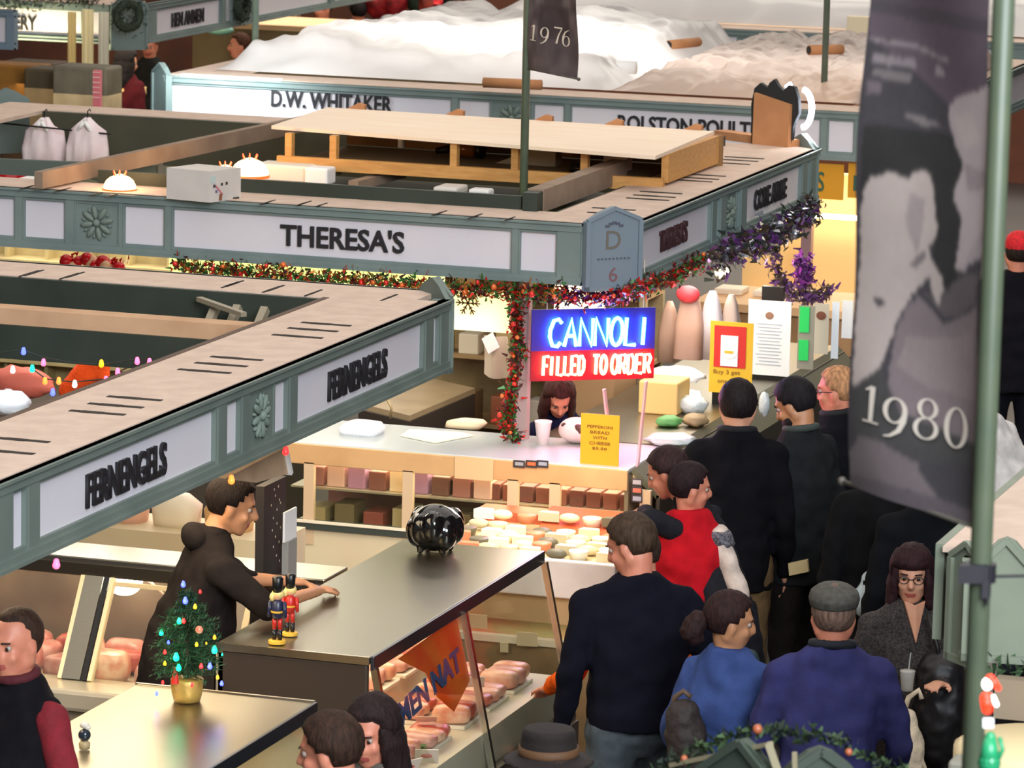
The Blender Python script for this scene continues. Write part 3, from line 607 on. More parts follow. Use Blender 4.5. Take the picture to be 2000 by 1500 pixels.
def banner(name_label, pole_p, side, w_, zbot, ztop, colf, digits, dsize, dx, dz, slope_n=0, nx=90, nz_=300, wave=.012):
    """hangs from an arm on the pole; side = -1 runs to the far left, +1 to the near right"""
    t = thing('banner', (pole_p.x, pole_p.y, zbot), name_label, 'banner')
    D = Vector((math.cos(-PI/4), math.sin(-PI/4), 0)); n = D.cross(Zv); off = .03
    st = pole_p + D*(off if side > 0 else -(off+w_))
    def S(u, v): return st + D*w_*u + Zv*(zbot+(ztop-zbot)*v-st.z) + n*(wave*math.sin(u*5+v*7)+.006*math.sin(v*23+u*3))
    vs = []; cols = []
    for j in range(nz_+1):
        for i in range(nx+1):
            u, v = i/nx, j/nz_; vs.append(S(u, v)); cols.append(colf(u, v))
    for _ in range(2):      # soften the print
        src = cols[:]
        for j in range(1, nz_):
            for i in range(1, nx):
                q = j*(nx+1)+i; a_, b_, c_, d_, e_ = src[q], src[q-1], src[q+1], src[q-nx-1], src[q+nx+1]
                cols[q] = tuple((a_[k]*2+b_[k]+c_[k]+d_[k]+e_[k])/6 for k in range(3))
    fs = [(j*(nx+1)+i, j*(nx+1)+i+1, (j+1)*(nx+1)+i+1, (j+1)*(nx+1)+i) for j in range(nz_) for i in range(nx)]
    g = G().add(vs, fs); me = g.mesh('cloth'); ca = me.color_attributes.new('print', 'FLOAT_COLOR', 'POINT')
    for k, c in enumerate(cols): ca.data[k].color = lin(c)
    o = finish(me, 'cloth', vcolmat('banner_print', .75), t, True, False)
    for ch, du, dv, sz in digits:
        g2 = G()
        for st_ in DG[ch]:
            q = []
            for (pa, pb) in st_:
                for pt in (pa, pb):
                    u = du+pt[0]*sz/w_*1.9; v = dv+pt[1]*sz*1.0/(ztop-zbot); p = S(u, v)+n*.004; q.append(p)
            m_ = len(st_); g2.add(q, [(2*k, 2*k+1, 2*k+3, 2*k+2) for k in range(m_-1)])
        g2.build('numeral', mat('cream_numerals', (232, 220, 206), .7), o)
    # rods in hems
    g3 = G().tube([st-D*.03+Zv*(zbot-st.z), st+D*(w_+.03)+Zv*(zbot-st.z)], .005, 8); e = (st-D*.035 if side < 0 else st+D*(w_+.035)); g3.ell(Vector((e.x, e.y, zbot)), .010)
    g3.build('bottom_rod', mat('rod_dark', (84, 78, 70), .5), t, True)
    G().tube([pole_p+Zv*(ztop-pole_p.z), (st if side < 0 else st+D*w_)+Zv*(ztop-st.z)], .01, 8).build('arm', POLEM, t, True)
    return t
def inpoly(x, y, P):
    c = False; j = len(P)-1
    for i in range(len(P)):
        if (P[i][1] > y) != (P[j][1] > y) and x < (P[j][0]-P[i][0])*(y-P[i][1])/(P[j][1]-P[i][1])+P[i][0]: c = not c
        j = i
    return c
B80 = [((62, 58, 62), [(1600, -900), (2000, -900), (2000, 1100), (1600, 1100)]),
       ((88, 76, 84), [(1690, -60), (1950, -60), (1950, 110), (1890, 170), (1860, 190), (1690, 70)]),
       ((74, 66, 72), [(1690, 0), (1950, 0), (1950, 30), (1690, 24)]),
       ((138, 128, 128), [(1690, 70), (1760, 72), (1852, 92), (1850, 99), (1760, 80), (1690, 77)]),
       ((128, 118, 120), [(1696, 98), (1775, 104), (1778, 122), (1700, 120)]), ((112, 104, 104), [(1700, 126), (1770, 132), (1768, 150), (1700, 142)]),
       ((140, 128, 130), [(1812, 108), (1836, 110), (1838, 126), (1815, 124)]), ((104, 92, 98), [(1690, 150), (1715, 152), (1716, 175), (1690, 178)]),
       ((120, 112, 112), [(1757, 208), (1812, 214), (1830, 224), (1790, 228), (1760, 216)]),
       ((44, 42, 42), [(1690, 240), (1700, 236), (1870, 240), (1880, 290), (1862, 350), (1875, 400), (1868, 470), (1862, 520), (1836, 540), (1815, 480), (1826, 420), (1818, 360), (1812, 320), (1790, 312), (1770, 332), (1740, 320), (1700, 335), (1682, 385)]),
       ((164, 150, 150), [(1960, 118), (1936, 130), (1912, 145), (1860, 163), (1844, 195), (1850, 225), (1862, 262), (1878, 288), (1872, 312), (1862, 345), (1858, 362), (1868, 380), (1878, 400), (1872, 420), (1872, 455), (1862, 502), (1882, 505), (1925, 460), (1960, 300)]),
       ((140, 128, 130), [(1880, 290), (1930, 300), (1925, 330), (1890, 345)]), ((172, 160, 156), [(1856, 200), (1900, 190), (1920, 240), (1880, 262)]),
       ((150, 138, 140), [(1905, 440), (1930, 400), (1920, 470), (1880, 505)]),
       ((172, 158, 152), [(1684, 395), (1690, 362), (1704, 334), (1738, 322), (1768, 334), (1790, 312), (1812, 320), (1818, 352), (1822, 392), (1827, 420), (1820, 446), (1808, 462), (1812, 485), (1833, 520), (1836, 548), (1822, 578), (1812, 560), (1806, 520), (1790, 545), (1775, 560), (1742, 620), (1722, 712), (1664, 748), (1672, 560)]),
       ((150, 136, 134), [(1775, 360), (1800, 370), (1798, 430), (1785, 480), (1765, 420)]), ((112, 102, 102), [(1770, 500), (1800, 470), (1806, 480), (1782, 506)]),
       ((70, 64, 66), [(1702, 570), (1722, 576), (1728, 586), (1708, 584)]),
       ((118, 106, 108), [(1742, 640), (1760, 590), (1785, 560), (1810, 585), (1830, 612), (1880, 590), (1910, 560), (1905, 700), (1898, 860), (1760, 800), (1735, 740)]),
       ((92, 82, 84), [(1790, 548), (1812, 575), (1836, 600), (1868, 592), (1905, 560), (1915, 500), (1860, 520), (1836, 556), (1822, 580), (1808, 560)]),
       ((132, 118, 118), [(1745, 700), (1765, 640), (1850, 640), (1895, 620), (1890, 760), (1800, 740)]),
       ((64, 62, 62), [(1665, 755), (1722, 706), (1735, 740), (1750, 790), (1890, 850), (1895, 925), (1760, 870), (1700, 860), (1662, 840)]),
       ((104, 94, 96), [(1655, 880), (1680, 842), (1722, 850), (1790, 890), (1830, 960), (1700, 925), (1652, 925)]),
       ((58, 55, 58), [(1790, 900), (1850, 880), (1895, 900), (1895, 985), (1830, 965)]), ((86, 78, 82), [(1652, 922), (1700, 925), (1830, 962), (1896, 985), (1896, 1014), (1648, 950)])]
zb80 = .5
D45 = Vector((math.cos(-PI/4), math.sin(-PI/4), 0))
W80 = .51
stL = pn - D45*(.03+W80); zL = None
# height of banner's lower left corner from the picture
def z_on(px, py, P):   # z where the ray crosses vertical line nearest P
    d = ray(px, py); t = (Vector((P.x, P.y))-Vector((0, 0))).length/Vector((d.x, d.y)).length; return HC+d.z*t
zb80 = z_on(1650, 945, stL); zt80 = zb80+2.3
print('banner z', zb80, z_on(1897, 1010, pn), z_on(1690, 0, stL))
Z0T = z_on(1690, 0, stL)
def c80(u, v):
    z = zb80+(zt80-zb80)*v; f = (Z0T-z)/(Z0T-zb80)      # 0 at picture top, 1 at hem
    xl = 1690-40*f; xr = 1945-48*f; x = xl+(xr-xl)*u; y = f*(942+70*u)
    nn = noise.noise(Vector((x*.02, y*.02, 1)))*5+noise.noise(Vector((x*.11, y*.08, 4)))*6; x += nn*.6; y += nn*.6
    c = (62, 58, 62)
    for col, P in B80:
        if inpoly(x, y, P): c = col
    k = nn*.9
    if f < .92 and 640 < y < 860 and c[0] in (118, 132): k += 5*math.sin(x*.9+y*.25)
    return tuple(max(0, min(255, q*1.14+k)) for q in c)
def uv80(px, py):
    f = py/990; 
    for _ in range(4): xl = 1690-40*f; xr = 1945-48*f; u = (px-xl)/(xr-xl); f = py/(942+70*u)
    z = Z0T-(Z0T-zb80)*f; return u, (z-zb80)/(zt80-zb80)
dg = []
for ch, px, py, s_ in (('1', 1691, 812, .078), ('9', 1727, 838, .082), ('8', 1781, 838, .082), ('0', 1829, 852, .082)):
    u, v = uv80(px, py); dg.append((ch, u, v, s_*1.08))
banner('large grey photo banner reading 1980, hanging at the right', pn, -1, W80, zb80, zt80, c80, dg, .08, 0, 0, nx=110, nz_=420)
# 1976
W76 = .545; st = Vector((pb1.x, pb1.y, 0)); zb76 = z_on(1038, 134, pb1); ZT76 = z_on(1038, 0, pb1)
def c76(u, v):
    y = (1-v)*2.0; n_ = noise.noise(Vector((u*6, v*22, 2)))+.5*noise.noise(Vector((u*14, v*50, 8))); 
    b_ = 92+n_*46
    if v < .10: b_ = 84+n_*20
    elif v < .19 and .2 < u < .8: b_ = 60+n_*14
    return (b_+6, b_-4, b_)
zt76 = zb76+1.9; hh = zt76-zb76
dg = []
for ch, px, py in (('1', 1045, 78), ('9', 1062, 84), ('7', 1083, 84), ('6', 1097, 90)):
    u = (px-1038)/90; z = zb76+(ZT76-zb76)*(1-(py-18*u)/134*.99); dg.append((ch, u, (z-zb76)/hh, .088))
banner('small grey banner reading 1976 hanging from the middle pole', Vector((pb1.x, pb1.y, 3)), 1, W76, zb76, zt76, c76, dg, .1, 0, 0, nx=50, nz_=160)
# ================================================================ right hand stalls
c7 = at(1885, 1085, ZT)
S7 = thing('stall_canopy', (c7.x+1.2, c7.y+1, ZT), 'grey green canopy corner at the right behind the near pole', 'canopy')
TG = mat('sage_paint', (128, 136, 118), .55, col2=(116, 124, 108), scale=4)
fascia(S7, (c7.x, c7.y), (c7.x+2.2, c7.y), [(.16, .50, 'r'), (.6, 1.6, 'p')], TG, ornc=TG)
xl = c7.x-.10
G().prism([Vector((c7.x, c7.y, ZT)), Vector((c7.x+2.2, c7.y, ZT)), Vector((c7.x+2.2, c7.y+.5, ZT)), Vector((c7.x, c7.y+.5, ZT))], Vector((0, 0, -.02))).build('top_board', BEIGE, S7)
G().bx(xl, xl+.42, c7.y+.12, c7.y+5, ZT-.02, ZT-.001).build('top_board', BEIGE, S7)
G().bx(xl-.03, xl, c7.y+.15, c7.y+5, ZB, ZT).build('side_fascia', TG, S7)
gp = (c7.x+.03, c7.y+.02); gable_post(S7, gp, math.radians(-45), .20, z0=2.06, z1=2.40, zp=2.47, m=TG)
gable_post(S7, (c7.x+.14, c7.y-.02), 0.12, .26, z0=2.09, z1=2.36, zp=2.50, m=TG)
garland([(c7.x+.1, c7.y-.06, 2.08), (c7.x+.6, c7.y-.06, 2.06), (c7.x+1.2, c7.y-.06, 2.08)], 260, .03, [mat('pine_green', (58, 84, 52), .8)], 'green pine garland under the canopy corner at the right edge', leaf=.04)
c8 = at(1525, 1449, 2.50)
S8 = thing('stall_canopy', (c8.x+1, c8.y+1, ZT), 'dark green gabled canopy corner at the bottom edge below the blue coat', 'canopy')
DG2 = mat('bottle_green_paint', (62, 72, 62), .55); EDG = mat('gable_edge_cream', (150, 140, 112), .6)
for (ang, off) in ((math.radians(-28), -.10), (math.radians(22), .10)):
    cc = Vector((c8.x+off*.95, c8.y+abs(off)*.3, 0)); o, d, n, c = gable_post(S8, cc, ang, .30, z0=2.0, z1=2.38, zp=2.495, m=DG2)
G().bar((c8.x-.34, c8.y+.18, 2.36), (c8.x-.02, c8.y-.03, 2.50), .02, .012).bar((c8.x-.02, c8.y-.05, 2.505), (c8.x+.03, c8.y-.03, 2.36), .012, .02).bar((c8.x+.05, c8.y-.05, 2.49), (c8.x+.06, c8.y-.05, 2.3), .008, .012).build('gable_edge', EDG, S8)
fascia(S8, (c8.x+.05, c8.y+.0), (c8.x+2.5, c8.y+.0), [(.3, 1.2, 'p'), (1.4, 2.2, 'p')], DG2)
garland([(c8.x-.40, c8.y+.2, 2.33), (c8.x-.22, c8.y+.14, 2.44), (c8.x-.08, c8.y+.10, 2.50), (c8.x+.1, c8.y+.10, 2.50), (c8.x+.28, c8.y+.14, 2.42), (c8.x+.5, c8.y+.1, 2.34)], 420, .016, [mat('pine_green2', (62, 84, 50), .8), MATS['wreath_green']], 'evergreen garland draped over the gabled corner at the bottom edge', leaf=.03, balls=(4, .012, [mat('copper_berry', (168, 92, 60), .4)]))
# lit santa string by the near pole
q = dep(1936, 1330, 8.6)
t_ = thing('santa_light', q, 'glowing red and white plastic santa light hanging right of the near pole', 'light')
def dq(px, py): return dep(px, py, 8.6)
RG = mat('red_glow', (230, 50, 30), .4, emit=1.4, ecol=(255, 60, 30)); WG = mat('white_glow', (255, 250, 245), .4, emit=3.0)
G().ell(dq(1928, 1336), (.011, .011, .013)).build('face', WG, t_, True)
G().cap(dq(1934, 1326), .010, dq(1950, 1344), .006).build('hat', RG, t_, True)
G().cap(dq(1926, 1364), .013, dq(1928, 1384), .012).build('body', RG, t_, True); G().cap(dq(1940, 1362), .005, dq(1946, 1376), .005).build('arm', WG, t_, True)
t2 = thing('elf_figure', dq(1935, 1420), 'green plastic figure with white collar hanging below the santa light', 'ornament')
G().obx(dq(1930, 1412), RT*.011, UP*.010, FW*.004).build('collar', WHITE, t2); G().cap(dq(1934, 1440), .012, dq(1932, 1490), .024).build('body', mat('emerald_plastic', (38, 140, 92), .3), t2, True)
G().tube([dq(1952, 1440), dq(1958, 1465), dq(1948, 1486)], .005, 6).build('arm', MATS['emerald_plastic'], t2, True)
p = dq(1990, 1470); 
q = at(1975, 1500, 1.9); o = G().lathe([(.22, 0), (.27, .06), (.27, .2), (.24, .22)], (q.x+.05, q.y+.2, 1.72), 24).build('straw_hat', mat('straw', (226, 204, 158), .8), smooth=True); tag(o, 'pale straw hat shape at the lower right corner', 'hat')
G().bx(q.x-.3, q.x+1.2, q.y-.1, q.y+.8, 1.1, 1.7).build('display_counter', mat('dark_counter', (48, 42, 36), .5)); tag(COL.objects[-1], 'dark counter under the canopy at the lower right corner', 'counter')
q = at(1985, 1350, 2.05); o = G().bx(q.x-.09, q.x+1.5, q.y+.1, q.y+.16, 1.93, 2.06).build('shelf_edge', mat('taupe_board', (140, 124, 104), .7)); tag(o, 'taupe board hanging under the right edge canopy', 'board')
G().bx(c7.x+.05, c7.x+2.2, c7.y+.3, c7.y+.4, .0, 1.95).build('stall_wall', mat('dark_stall_interior', (40, 34, 34), .8)); tag(COL.objects[-1], 'dark back wall inside the stall at the right edge', 'wall panel')
q = at(1885, 1490, 2.2); o = G().bx(q.x-.05, q.x+.035, q.y, q.y+.1, 2.0, 2.2).build('grey_block', mat('grey_block', (128, 124, 110), .6), bevel=.01); tag(o, 'small grey block left of the near pole at the bottom edge', 'block')
# ================================================================ counters and cases
ORDN = ['first', 'second', 'third', 'fourth', 'fifth', 'sixth', 'seventh', 'eighth', 'ninth', 'tenth', 'eleventh', 'twelfth']
GLOWW = mat('case_tube', (255, 240, 205), .5, emit=5); DARKP = mat('dark_brown_panel', (58, 46, 36), .5); INN = mat('case_interior', (186, 168, 138), .5, col2=(170, 150, 120), scale=3)
MEAT = [mat('meat_pink', (196, 112, 102), .35, col2=(224, 168, 154), scale=14), mat('meat_salmon', (224, 140, 112), .35, col2=(240, 196, 170), scale=18), mat('meat_red', (176, 62, 54), .35, col2=(206, 112, 96), scale=20), mat('meat_pale', (236, 186, 164), .4, col2=(218, 150, 130), scale=16)]
def slab(c, sx, sy, sz, m, lb, name='meat_cut', cat='meat', rz=0, group=None, seed=0):
    R_ = random.Random(seed+int(c[0]*1000)); g = G(); M = Matrix.Rotation(rz, 3, 'Z'); c = Vector(c)
    vs = []; fs = []; n, k_ = 14, 9
    for i in range(k_+1):
        th_ = PI*i/k_
        for j in range(n):
            a_ = 2*PI*j/n; st_, ct = math.sin(th_), math.cos(th_); ca, sa = math.cos(a_), math.sin(a_)
            f = lambda v, e: math.copysign(abs(v)**e, v)
            p = Vector((sx*f(st_, .45)*f(ca, .5), sy*f(st_, .45)*f(sa, .5), sz*f(ct, .6))); p *= 1+.10*noise.noise(p*14+Vector((seed, c.x, 0))); vs.append(c+M@p+Vector((0, 0, sz)))
    for i in range(k_):
        for j in range(n): a, b = i*n+j, i*n+(j+1) % n; fs.append((a, a+n, b+n, b))
    o = g.add(vs, fs).build(name, m, smooth=True); return tag(o, lb, cat, group)
def card(c, w, h, rz, tilt, m, lb, name='price_card', group=None, mk=None):
    c = Vector(c); r = Vector((math.cos(rz), math.sin(rz), 0)); u = Vector((-math.sin(rz)*math.sin(tilt), math.cos(rz)*math.sin(tilt), math.cos(tilt))); n = r.cross(u)
    t = thing(name, c, lb, 'card', group); G().obx(c+u*h/2, r*w/2, u*h/2, n*.0015).build('face', m, t)
    if mk: G().ell(c+u*h*.55+n*.002, (w*.25, h*.16, .002), 10, 6, Matrix((r, u, n)).transposed()).build('print_mark', mk, t)
    return t
# --- case 1: meat case seen under FERNENGELS' corner
y0, y1, xL, xR = 15.80, 18.10, -6.40, -5.72
C1 = thing('meat_case', (-6.05, 16.9, 0), 'steel topped glass meat case with raised top, nearest the navy sweater', 'display case')
G().bx(xL, xR, y0, y1, 1.17, 1.20).build('steel_top', STEEL, C1, bevel=.006)
G().bx(xR, xR+.018, y0, y1, 1.145, 1.205).build('top_edge', mat('dark_steel_edge', (92, 98, 106), .3, .9), C1, bevel=.004)
G().bx(xL, xR, y0-.012, y0, 1.17, 1.203).build('end_edge', STEELX, C1)
G().bx(xL, xR-.01, y0, y0+.03, .12, 1.17).build('end_panel', DARKP, C1, bevel=.01)
G().bx(xL, xL+.03, y0, y1, .12, 1.17).build('back_panel', INN, C1)
G().bx(xL, xR+.20, y0+.0, y1, .10, .42).build('base', mat('case_base', (90, 80, 66), .5), C1)
G().bx(xL+.03, xR+.12, y0+.03, y1, .42, .62).build('deck', mat('deck_white', (220, 206, 186), .5), C1)
G().bx(xL+.03, xL+.28, y0+.03, y1, .62, .74).build('deck_step', MATS['deck_white'], C1)
gx0, gx1 = xR+.005, xR+.16
def xg(z): return gx0+(gx1-gx0)*(1.15-z)/(1.15-.45)
G().prism([(gx0, y0+.03, 1.15), (gx0, y1, 1.15), (gx1, y1, .45), (gx1, y0+.03, .45)], Vector((.006, 0, 0))).build('front_glass', GLASS, C1)
for yy in (y0+.015, 16.95, y1): G().bar((gx0+.01, yy, 1.15), (gx1+.01, yy, .43), .028, .028, up=Vector((0, 1, 0))).build('post', STEELX, C1)
G().bar((gx1, y0, .44), (gx1, y1, .44), .05, .05).build('sill', STEEL, C1)
G().bx(xL+.10, xL+.16, y0+.1, y1-.1, 1.13, 1.155).build('light_tube', GLOWW, C1)
area('case_light', (-6.1, 16.95, 1.14), .3, 10, (1.0, .82, .58), 2.1)
# trays and meat
GRN = mat('parsley_green', (74, 104, 48), .6)
for k, (yy, rows) in enumerate([(15.98, 3), (16.30, 3), (16.66, 3), (17.1, 3), (17.45, 3), (17.8, 3)]):
    for q in range(3):
        xx = -6.18+q*.20; zz = .74 if q == 0 else .625
        G().bx(xx-.085, xx+.085, yy-.14, yy+.14, zz-.005, zz+.012).build('tray', mat('tray_white', (232, 224, 210), .4), C1, bevel=.004)
        for r in range(3):
            m = MEAT[(k+q+r) % 4]
            slab((xx+R.uniform(-.01, .01), yy-.09+.09*r, zz+.014), .07+.018*(q == 2), .042+.01*(q == 2), .026+.012*((k+q) % 2), m, 'meat cut, %s tray from the near end, %s column, %s of three, steel case' % (('first', 'second', 'third', 'fourth', 'fifth', 'sixth')[k], ('inner', 'middle', 'glass side')[q], ('nearest', 'middle', 'farthest')[r]), rz=R.uniform(-.25, .25), group='meat cuts in the raised steel topped case', seed=k*9+q*3+r)
tag(G().add(*(lambda vs: (vs, [(3*i, 3*i+1, 3*i+2) for i in range(len(vs)//3)]))([Vector((-5.98+R.uniform(-.3, .3), 16.48+R.gauss(0, .012), .64))+Vector((R.uniform(-.02, .02), R.uniform(-.02, .02), R.uniform(0, .03))) for _ in range(360)])).build('garnish', GRN), 'row of green parsley garnish between meat trays', 'garnish', kind='stuff')
slab((-5.86, 16.12, .64), .12, .20, .055, MEAT[3], 'long pale pork loin at the front of the near case', 'pork_loin', seed=99)
card(Vector((-5.62, 15.98, .66)), .10, .10, math.radians(60), math.radians(-30), mat('card_cream', (232, 212, 190), .7), 'tilted cream price card left of the middle glass post', mk=mat('card_pink', (220, 120, 110), .7))
card(Vector((-5.64, 16.30, .64)), .10, .10, math.radians(20), math.radians(-40), MATS['card_cream'], 'diamond tilted price card right of the middle glass post', mk=MATS['card_pink'])
card(Vector((-5.80, 16.75, .70)), .09, .05, math.radians(20), math.radians(-50), MATS['card_cream'], 'small price card lying among the sausages')
card(Vector((-5.80, 17.35, .72)), .12, .10, math.radians(20), math.radians(-50), PAPER, 'pale paper card farther back in the near case')
# orange and blue lettered poster on the glass
PO = thing('glass_poster', (gx0, 16.45, 1.1), 'orange poster with blue lettering behind the slanting case glass', 'poster')
ORB = mat('poster_orange', (240, 112, 34), .5, col2=(232, 76, 26), scale=5)
def gp_(y, z, o=-.012): return Vector((xg(z)+o, y, z))
G().prism([gp_(16.14, 1.12), gp_(16.90, 1.14), gp_(16.92, .86), gp_(16.66, .78), gp_(16.5, .88), gp_(16.42, 1.0)], Vector((.003, 0, 0))).build('sheet', ORB, PO)
lettering('MEN NAT', gp_(16.02, .86, -.004), gp_(16.86, .93)-gp_(16.02, .86), gp_(16.02, 1.0)-gp_(16.02, .86), .82, .10, mat('poster_blue', (66, 84, 130), .5), PO, .03, .002)
# --- black glossy ball figure
q = at(850, 1078, 1.20)
t_ = thing('piggy_bank', q, 'glossy black lumpy ball shaped pig figure on the steel counter', 'figurine')
g = G(); c = q+Vector((0, 0, .115))
g.ell(c, (.125, .12, .11), 20, 14)
for k in range(9): a_ = k*.7; g.ell(c+Vector((.085*math.cos(a_), .085*math.sin(a_), .02*math.sin(k*2.1))), (.055, .055, .075), 12, 8)
for sx_ in (-1, 1):
    for sy_ in (-1, 1): g.cap(c+Vector((sx_*.05, sy_*.05, -.07)), .026, c+Vector((sx_*.055, sy_*.055, -.10)), .018, 8)
# (remeshed in the figure section below)
PIGG = (g, t_)
# --- nutcrackers
def nutcracker(px, py, s, coatc, lb):
    b = at(px, py, 1.205); t = thing('nutcracker', b, lb, 'figurine')
    def c_(n, c): return mat(n, c, .35)
    V = lambda x, y, z: b+Vector((x*s, y*s, z*s))
    G().lathe([(.034*s, 0), (.034*s, .012*s), (.028*s, .014*s)], b, 16).build('base', c_('nut_yellow', (226, 178, 60)), t)
    for sx in (-1, 1):
        G().cap(V(sx*.012, 0, .02), .010*s, V(sx*.012, 0, .05), .010*s, 8).build('boot', BLACK, t, True); G().cap(V(sx*.012, 0, .06), .009*s, V(sx*.011, 0, .10), .010*s, 8).build('leg', c_('nut_red', (196, 44, 34)), t, True)
        G().cap(V(sx*.030, 0, .16), .009*s, V(sx*.034, -.004, .11), .008*s, 8).build('arm', c_('nut_coat%d' % coatc[0], coatc), t, True)
    G().lathe([(.020*s, .10*s), (.024*s, .125*s), (.022*s, .165*s), (.012*s, .175*s)], b, 14).build('coat', c_('nut_coat%d' % coatc[0], coatc), t, True)
    G().tube([V(0, 0, .124), V(0, 0, .131)], .0255*s, 14).build('belt', c_('nut_yellow', (226, 178, 60)), t)
    G().ell(V(0, 0, .19), .020*s, 12, 8).build('head', SKINN, t, True)
    G().ell(V(.0, .004, .196), (.027*s, .024*s, .022*s), 12, 8).ell(V(-.018, -.010, .185), (.012*s, .012*s, .018*s), 8, 6).build('hair', c_('nut_hair', (232, 206, 130)), t, True)
    G().lathe([(.019*s, .205*s), (.021*s, .235*s), (.022*s, .262*s), (.014*s, .268*s)], b, 14).build('hat', BLACK, t, True)
SKINN = mat('doll_skin', (226, 170, 130), .4)
nutcracker(541, 1256, 1.06, (40, 44, 70), 'nutcracker figure with black hat and dark coat, left one of the pair')
nutcracker(566, 1240, .98, (190, 40, 32), 'nutcracker figure in red coat, right one of the pair')
# --- case 2 : counter with the tree
xL2, xR2, ya, yb = -6.42, -5.66, 12.4, 15.0
C2 = thing('counter_case', (-6.0, 13.8, 0), 'steel topped counter at the lower left carrying the small lit tree', 'display case')
G().bx(xL2, xR2, ya, yb, 1.17, 1.20).build('steel_top', STEEL, C2, bevel=.006)
G().bx(xR2, xR2+.016, ya, yb, 1.145, 1.205).build('top_edge', MATS['dark_steel_edge'], C2, bevel=.004)
G().bx(xL2, xR2, yb, yb+.014, 1.15, 1.206).build('end_edge', STEELX, C2)
G().bx(xL2, xL2+.03, ya, yb, .0, 1.17).bx(xL2, xR2-.01, yb-.03, yb, .0, 1.17).build('panels', INN, C2)
G().bx(xL2+.03, xR2+.14, ya, yb-.03, .0, .6).build('deck', MATS['deck_white'], C2)
G().prism([(xR2, ya, 1.15), (xR2, yb, 1.15), (xR2+.15, yb, .6), (xR2+.15, ya, .6)], Vector((.005, 0, 0))).build('front_glass', GLASS, C2)
G().bar((xR2+.005, yb, 1.15), (xR2+.155, yb, .6), .026, .026, up=Vector((0, 1, 0))).build('post', STEELX, C2)
area('case_light', (-6.0, 13.8, 1.13), .3, 8, (1.0, .82, .58), 2.0)
G().bx(-6.45, -6.40, 15.03, 15.78, .0, 1.1).build('gap_cabinet', DARKP); tag(COL.objects[-1], 'dark cabinet between the two steel counters', 'cabinet')  # thin dark panel closing the gap between the counters
# --- tabletop tree
tb = at(365, 1368, 1.205)
T = thing('christmas_tree', tb, 'small lit Christmas tree with coloured bulbs in a gold pot on the counter', 'tree')
G().lathe([(.052, 0), (.060, .03), (.066, .085), (.062, .09)], tb, 20).build('pot', mat('gold_pot', (206, 168, 84), .35, .3, bump=.2), T, True)
G().tube([tb+Vector((0, 0, .08)), tb+Vector((0, 0, .44))], [.008, .003], 8).build('trunk', mat('trunk', (70, 50, 34), .8), T)
g = G(); rt = random.Random(5); NE = mat('tree_needles', (38, 76, 46), .7, col2=(58, 98, 58), scale=30)
for k in range(260):
    h = rt.random()**1.2*.33; rr = .135*min(1, (1-h/.35)*1.75)**.9+.012; a_ = rt.random()*2*PI; c0 = tb+Vector((0, 0, .10+h)); d = Vector((math.cos(a_), math.sin(a_), rt.uniform(-.1, .35))).normalized(); L_ = rr*rt.uniform(.7, 1.05)
    for q in range(26):
        p = c0+d*L_*rt.uniform(.1, 1); v_ = (d*.6+Vector((rt.gauss(0, 1), rt.gauss(0, 1), rt.gauss(0, 1)))*.6).normalized()*.024; s_ = v_.cross(Vector((.2, .4, .8))).normalized()*.0030
        g.add([p-s_, p+s_, p+v_], [(0, 1, 2)])
    g.tube([c0, c0+d*L_], [.003, .001], 4)
o = g.build('branches', NE, T); o['kind'] = 'stuff'
BULB = {'b': mat('bulb_blue', (70, 90, 255), .3, emit=7, ecol=(50, 60, 255)), 'g': mat('bulb_green', (30, 220, 160), .3, emit=4, ecol=(10, 225, 140)), 'r': mat('bulb_red', (240, 40, 40), .3, emit=4, ecol=(255, 30, 30)), 'y': mat('bulb_yellow', (255, 200, 40), .3, emit=2.4, ecol=(255, 170, 20)), 'w': mat('bulb_white', (255, 240, 220), .3, emit=4), 'p': mat('bulb_pink', (255, 120, 150), .3, emit=3, ecol=(255, 80, 120)), 'o': mat('bulb_orange', (255, 130, 60), .3, emit=4, ecol=(255, 90, 30))}
for (px, py, cl, r) in ((358, 1140, 'b', .010), (362, 1172, 'b', .011), (391, 1155, 'r', .006), (381, 1184, 'y', .008), (350, 1212, 'g', .010), (359, 1212, 'r', .008), (315, 1235, 'g', .009), (329, 1254, 'b', .006), (322, 1273, 'r', .007), (384, 1258, 'y', .007), (419, 1244, 'y', .007), (403, 1256, 'y', .004), (419, 1268, 'g', .012), (344, 1282, 'g', .013), (349, 1303, 'g', .011), (322, 1295, 'y', .007), (393, 1300, 'r', .008), (410, 1300, 'b', .010), (425, 1322, 'y', .007), (433, 1334, 'b', .008), (318, 1332, 'r', .006), (375, 1337, 'r', .007), (306, 1354, 'b', .007), (434, 1278, 'g', .004)):
    Y_ = tb.y-.06-.05*min(1, max(0, (py-1140)/150)); p = onY(px, py, Y_); b_ = G().cap(p+Vector((0, 0, r*.6)), r*.6, p-Vector((0, 0, r*.5)), r, 8).build('bulb', BULB[cl], T, True)
    if cl in 'bgr' and r > .007: point('bulb_light', p-Vector((0, .02, 0)), .055, {'b': (.25, .25, 1), 'g': (.1, 1, .6), 'r': (1, .1, .1)}[cl], .008)
p = onY(389, 1230, tb.y-.12); G().ell(p, .0155, 14, 10).build('bauble', mat('salmon_bauble', (232, 96, 70), .2, col2=(250, 180, 140), scale=60), T, True)
p = onY(342, 1320, tb.y-.09); G().lathe([(.016, -.03), (.012, 0), (.003, .035)], p, 10).build('red_bow', mat('ribbon_red', (206, 40, 26), .6), T)
p = at(165, 1462, 1.205); t_ = thing('snow_globe', p, 'small dark snow globe ornament on the steel counter at the lower left', 'ornament')
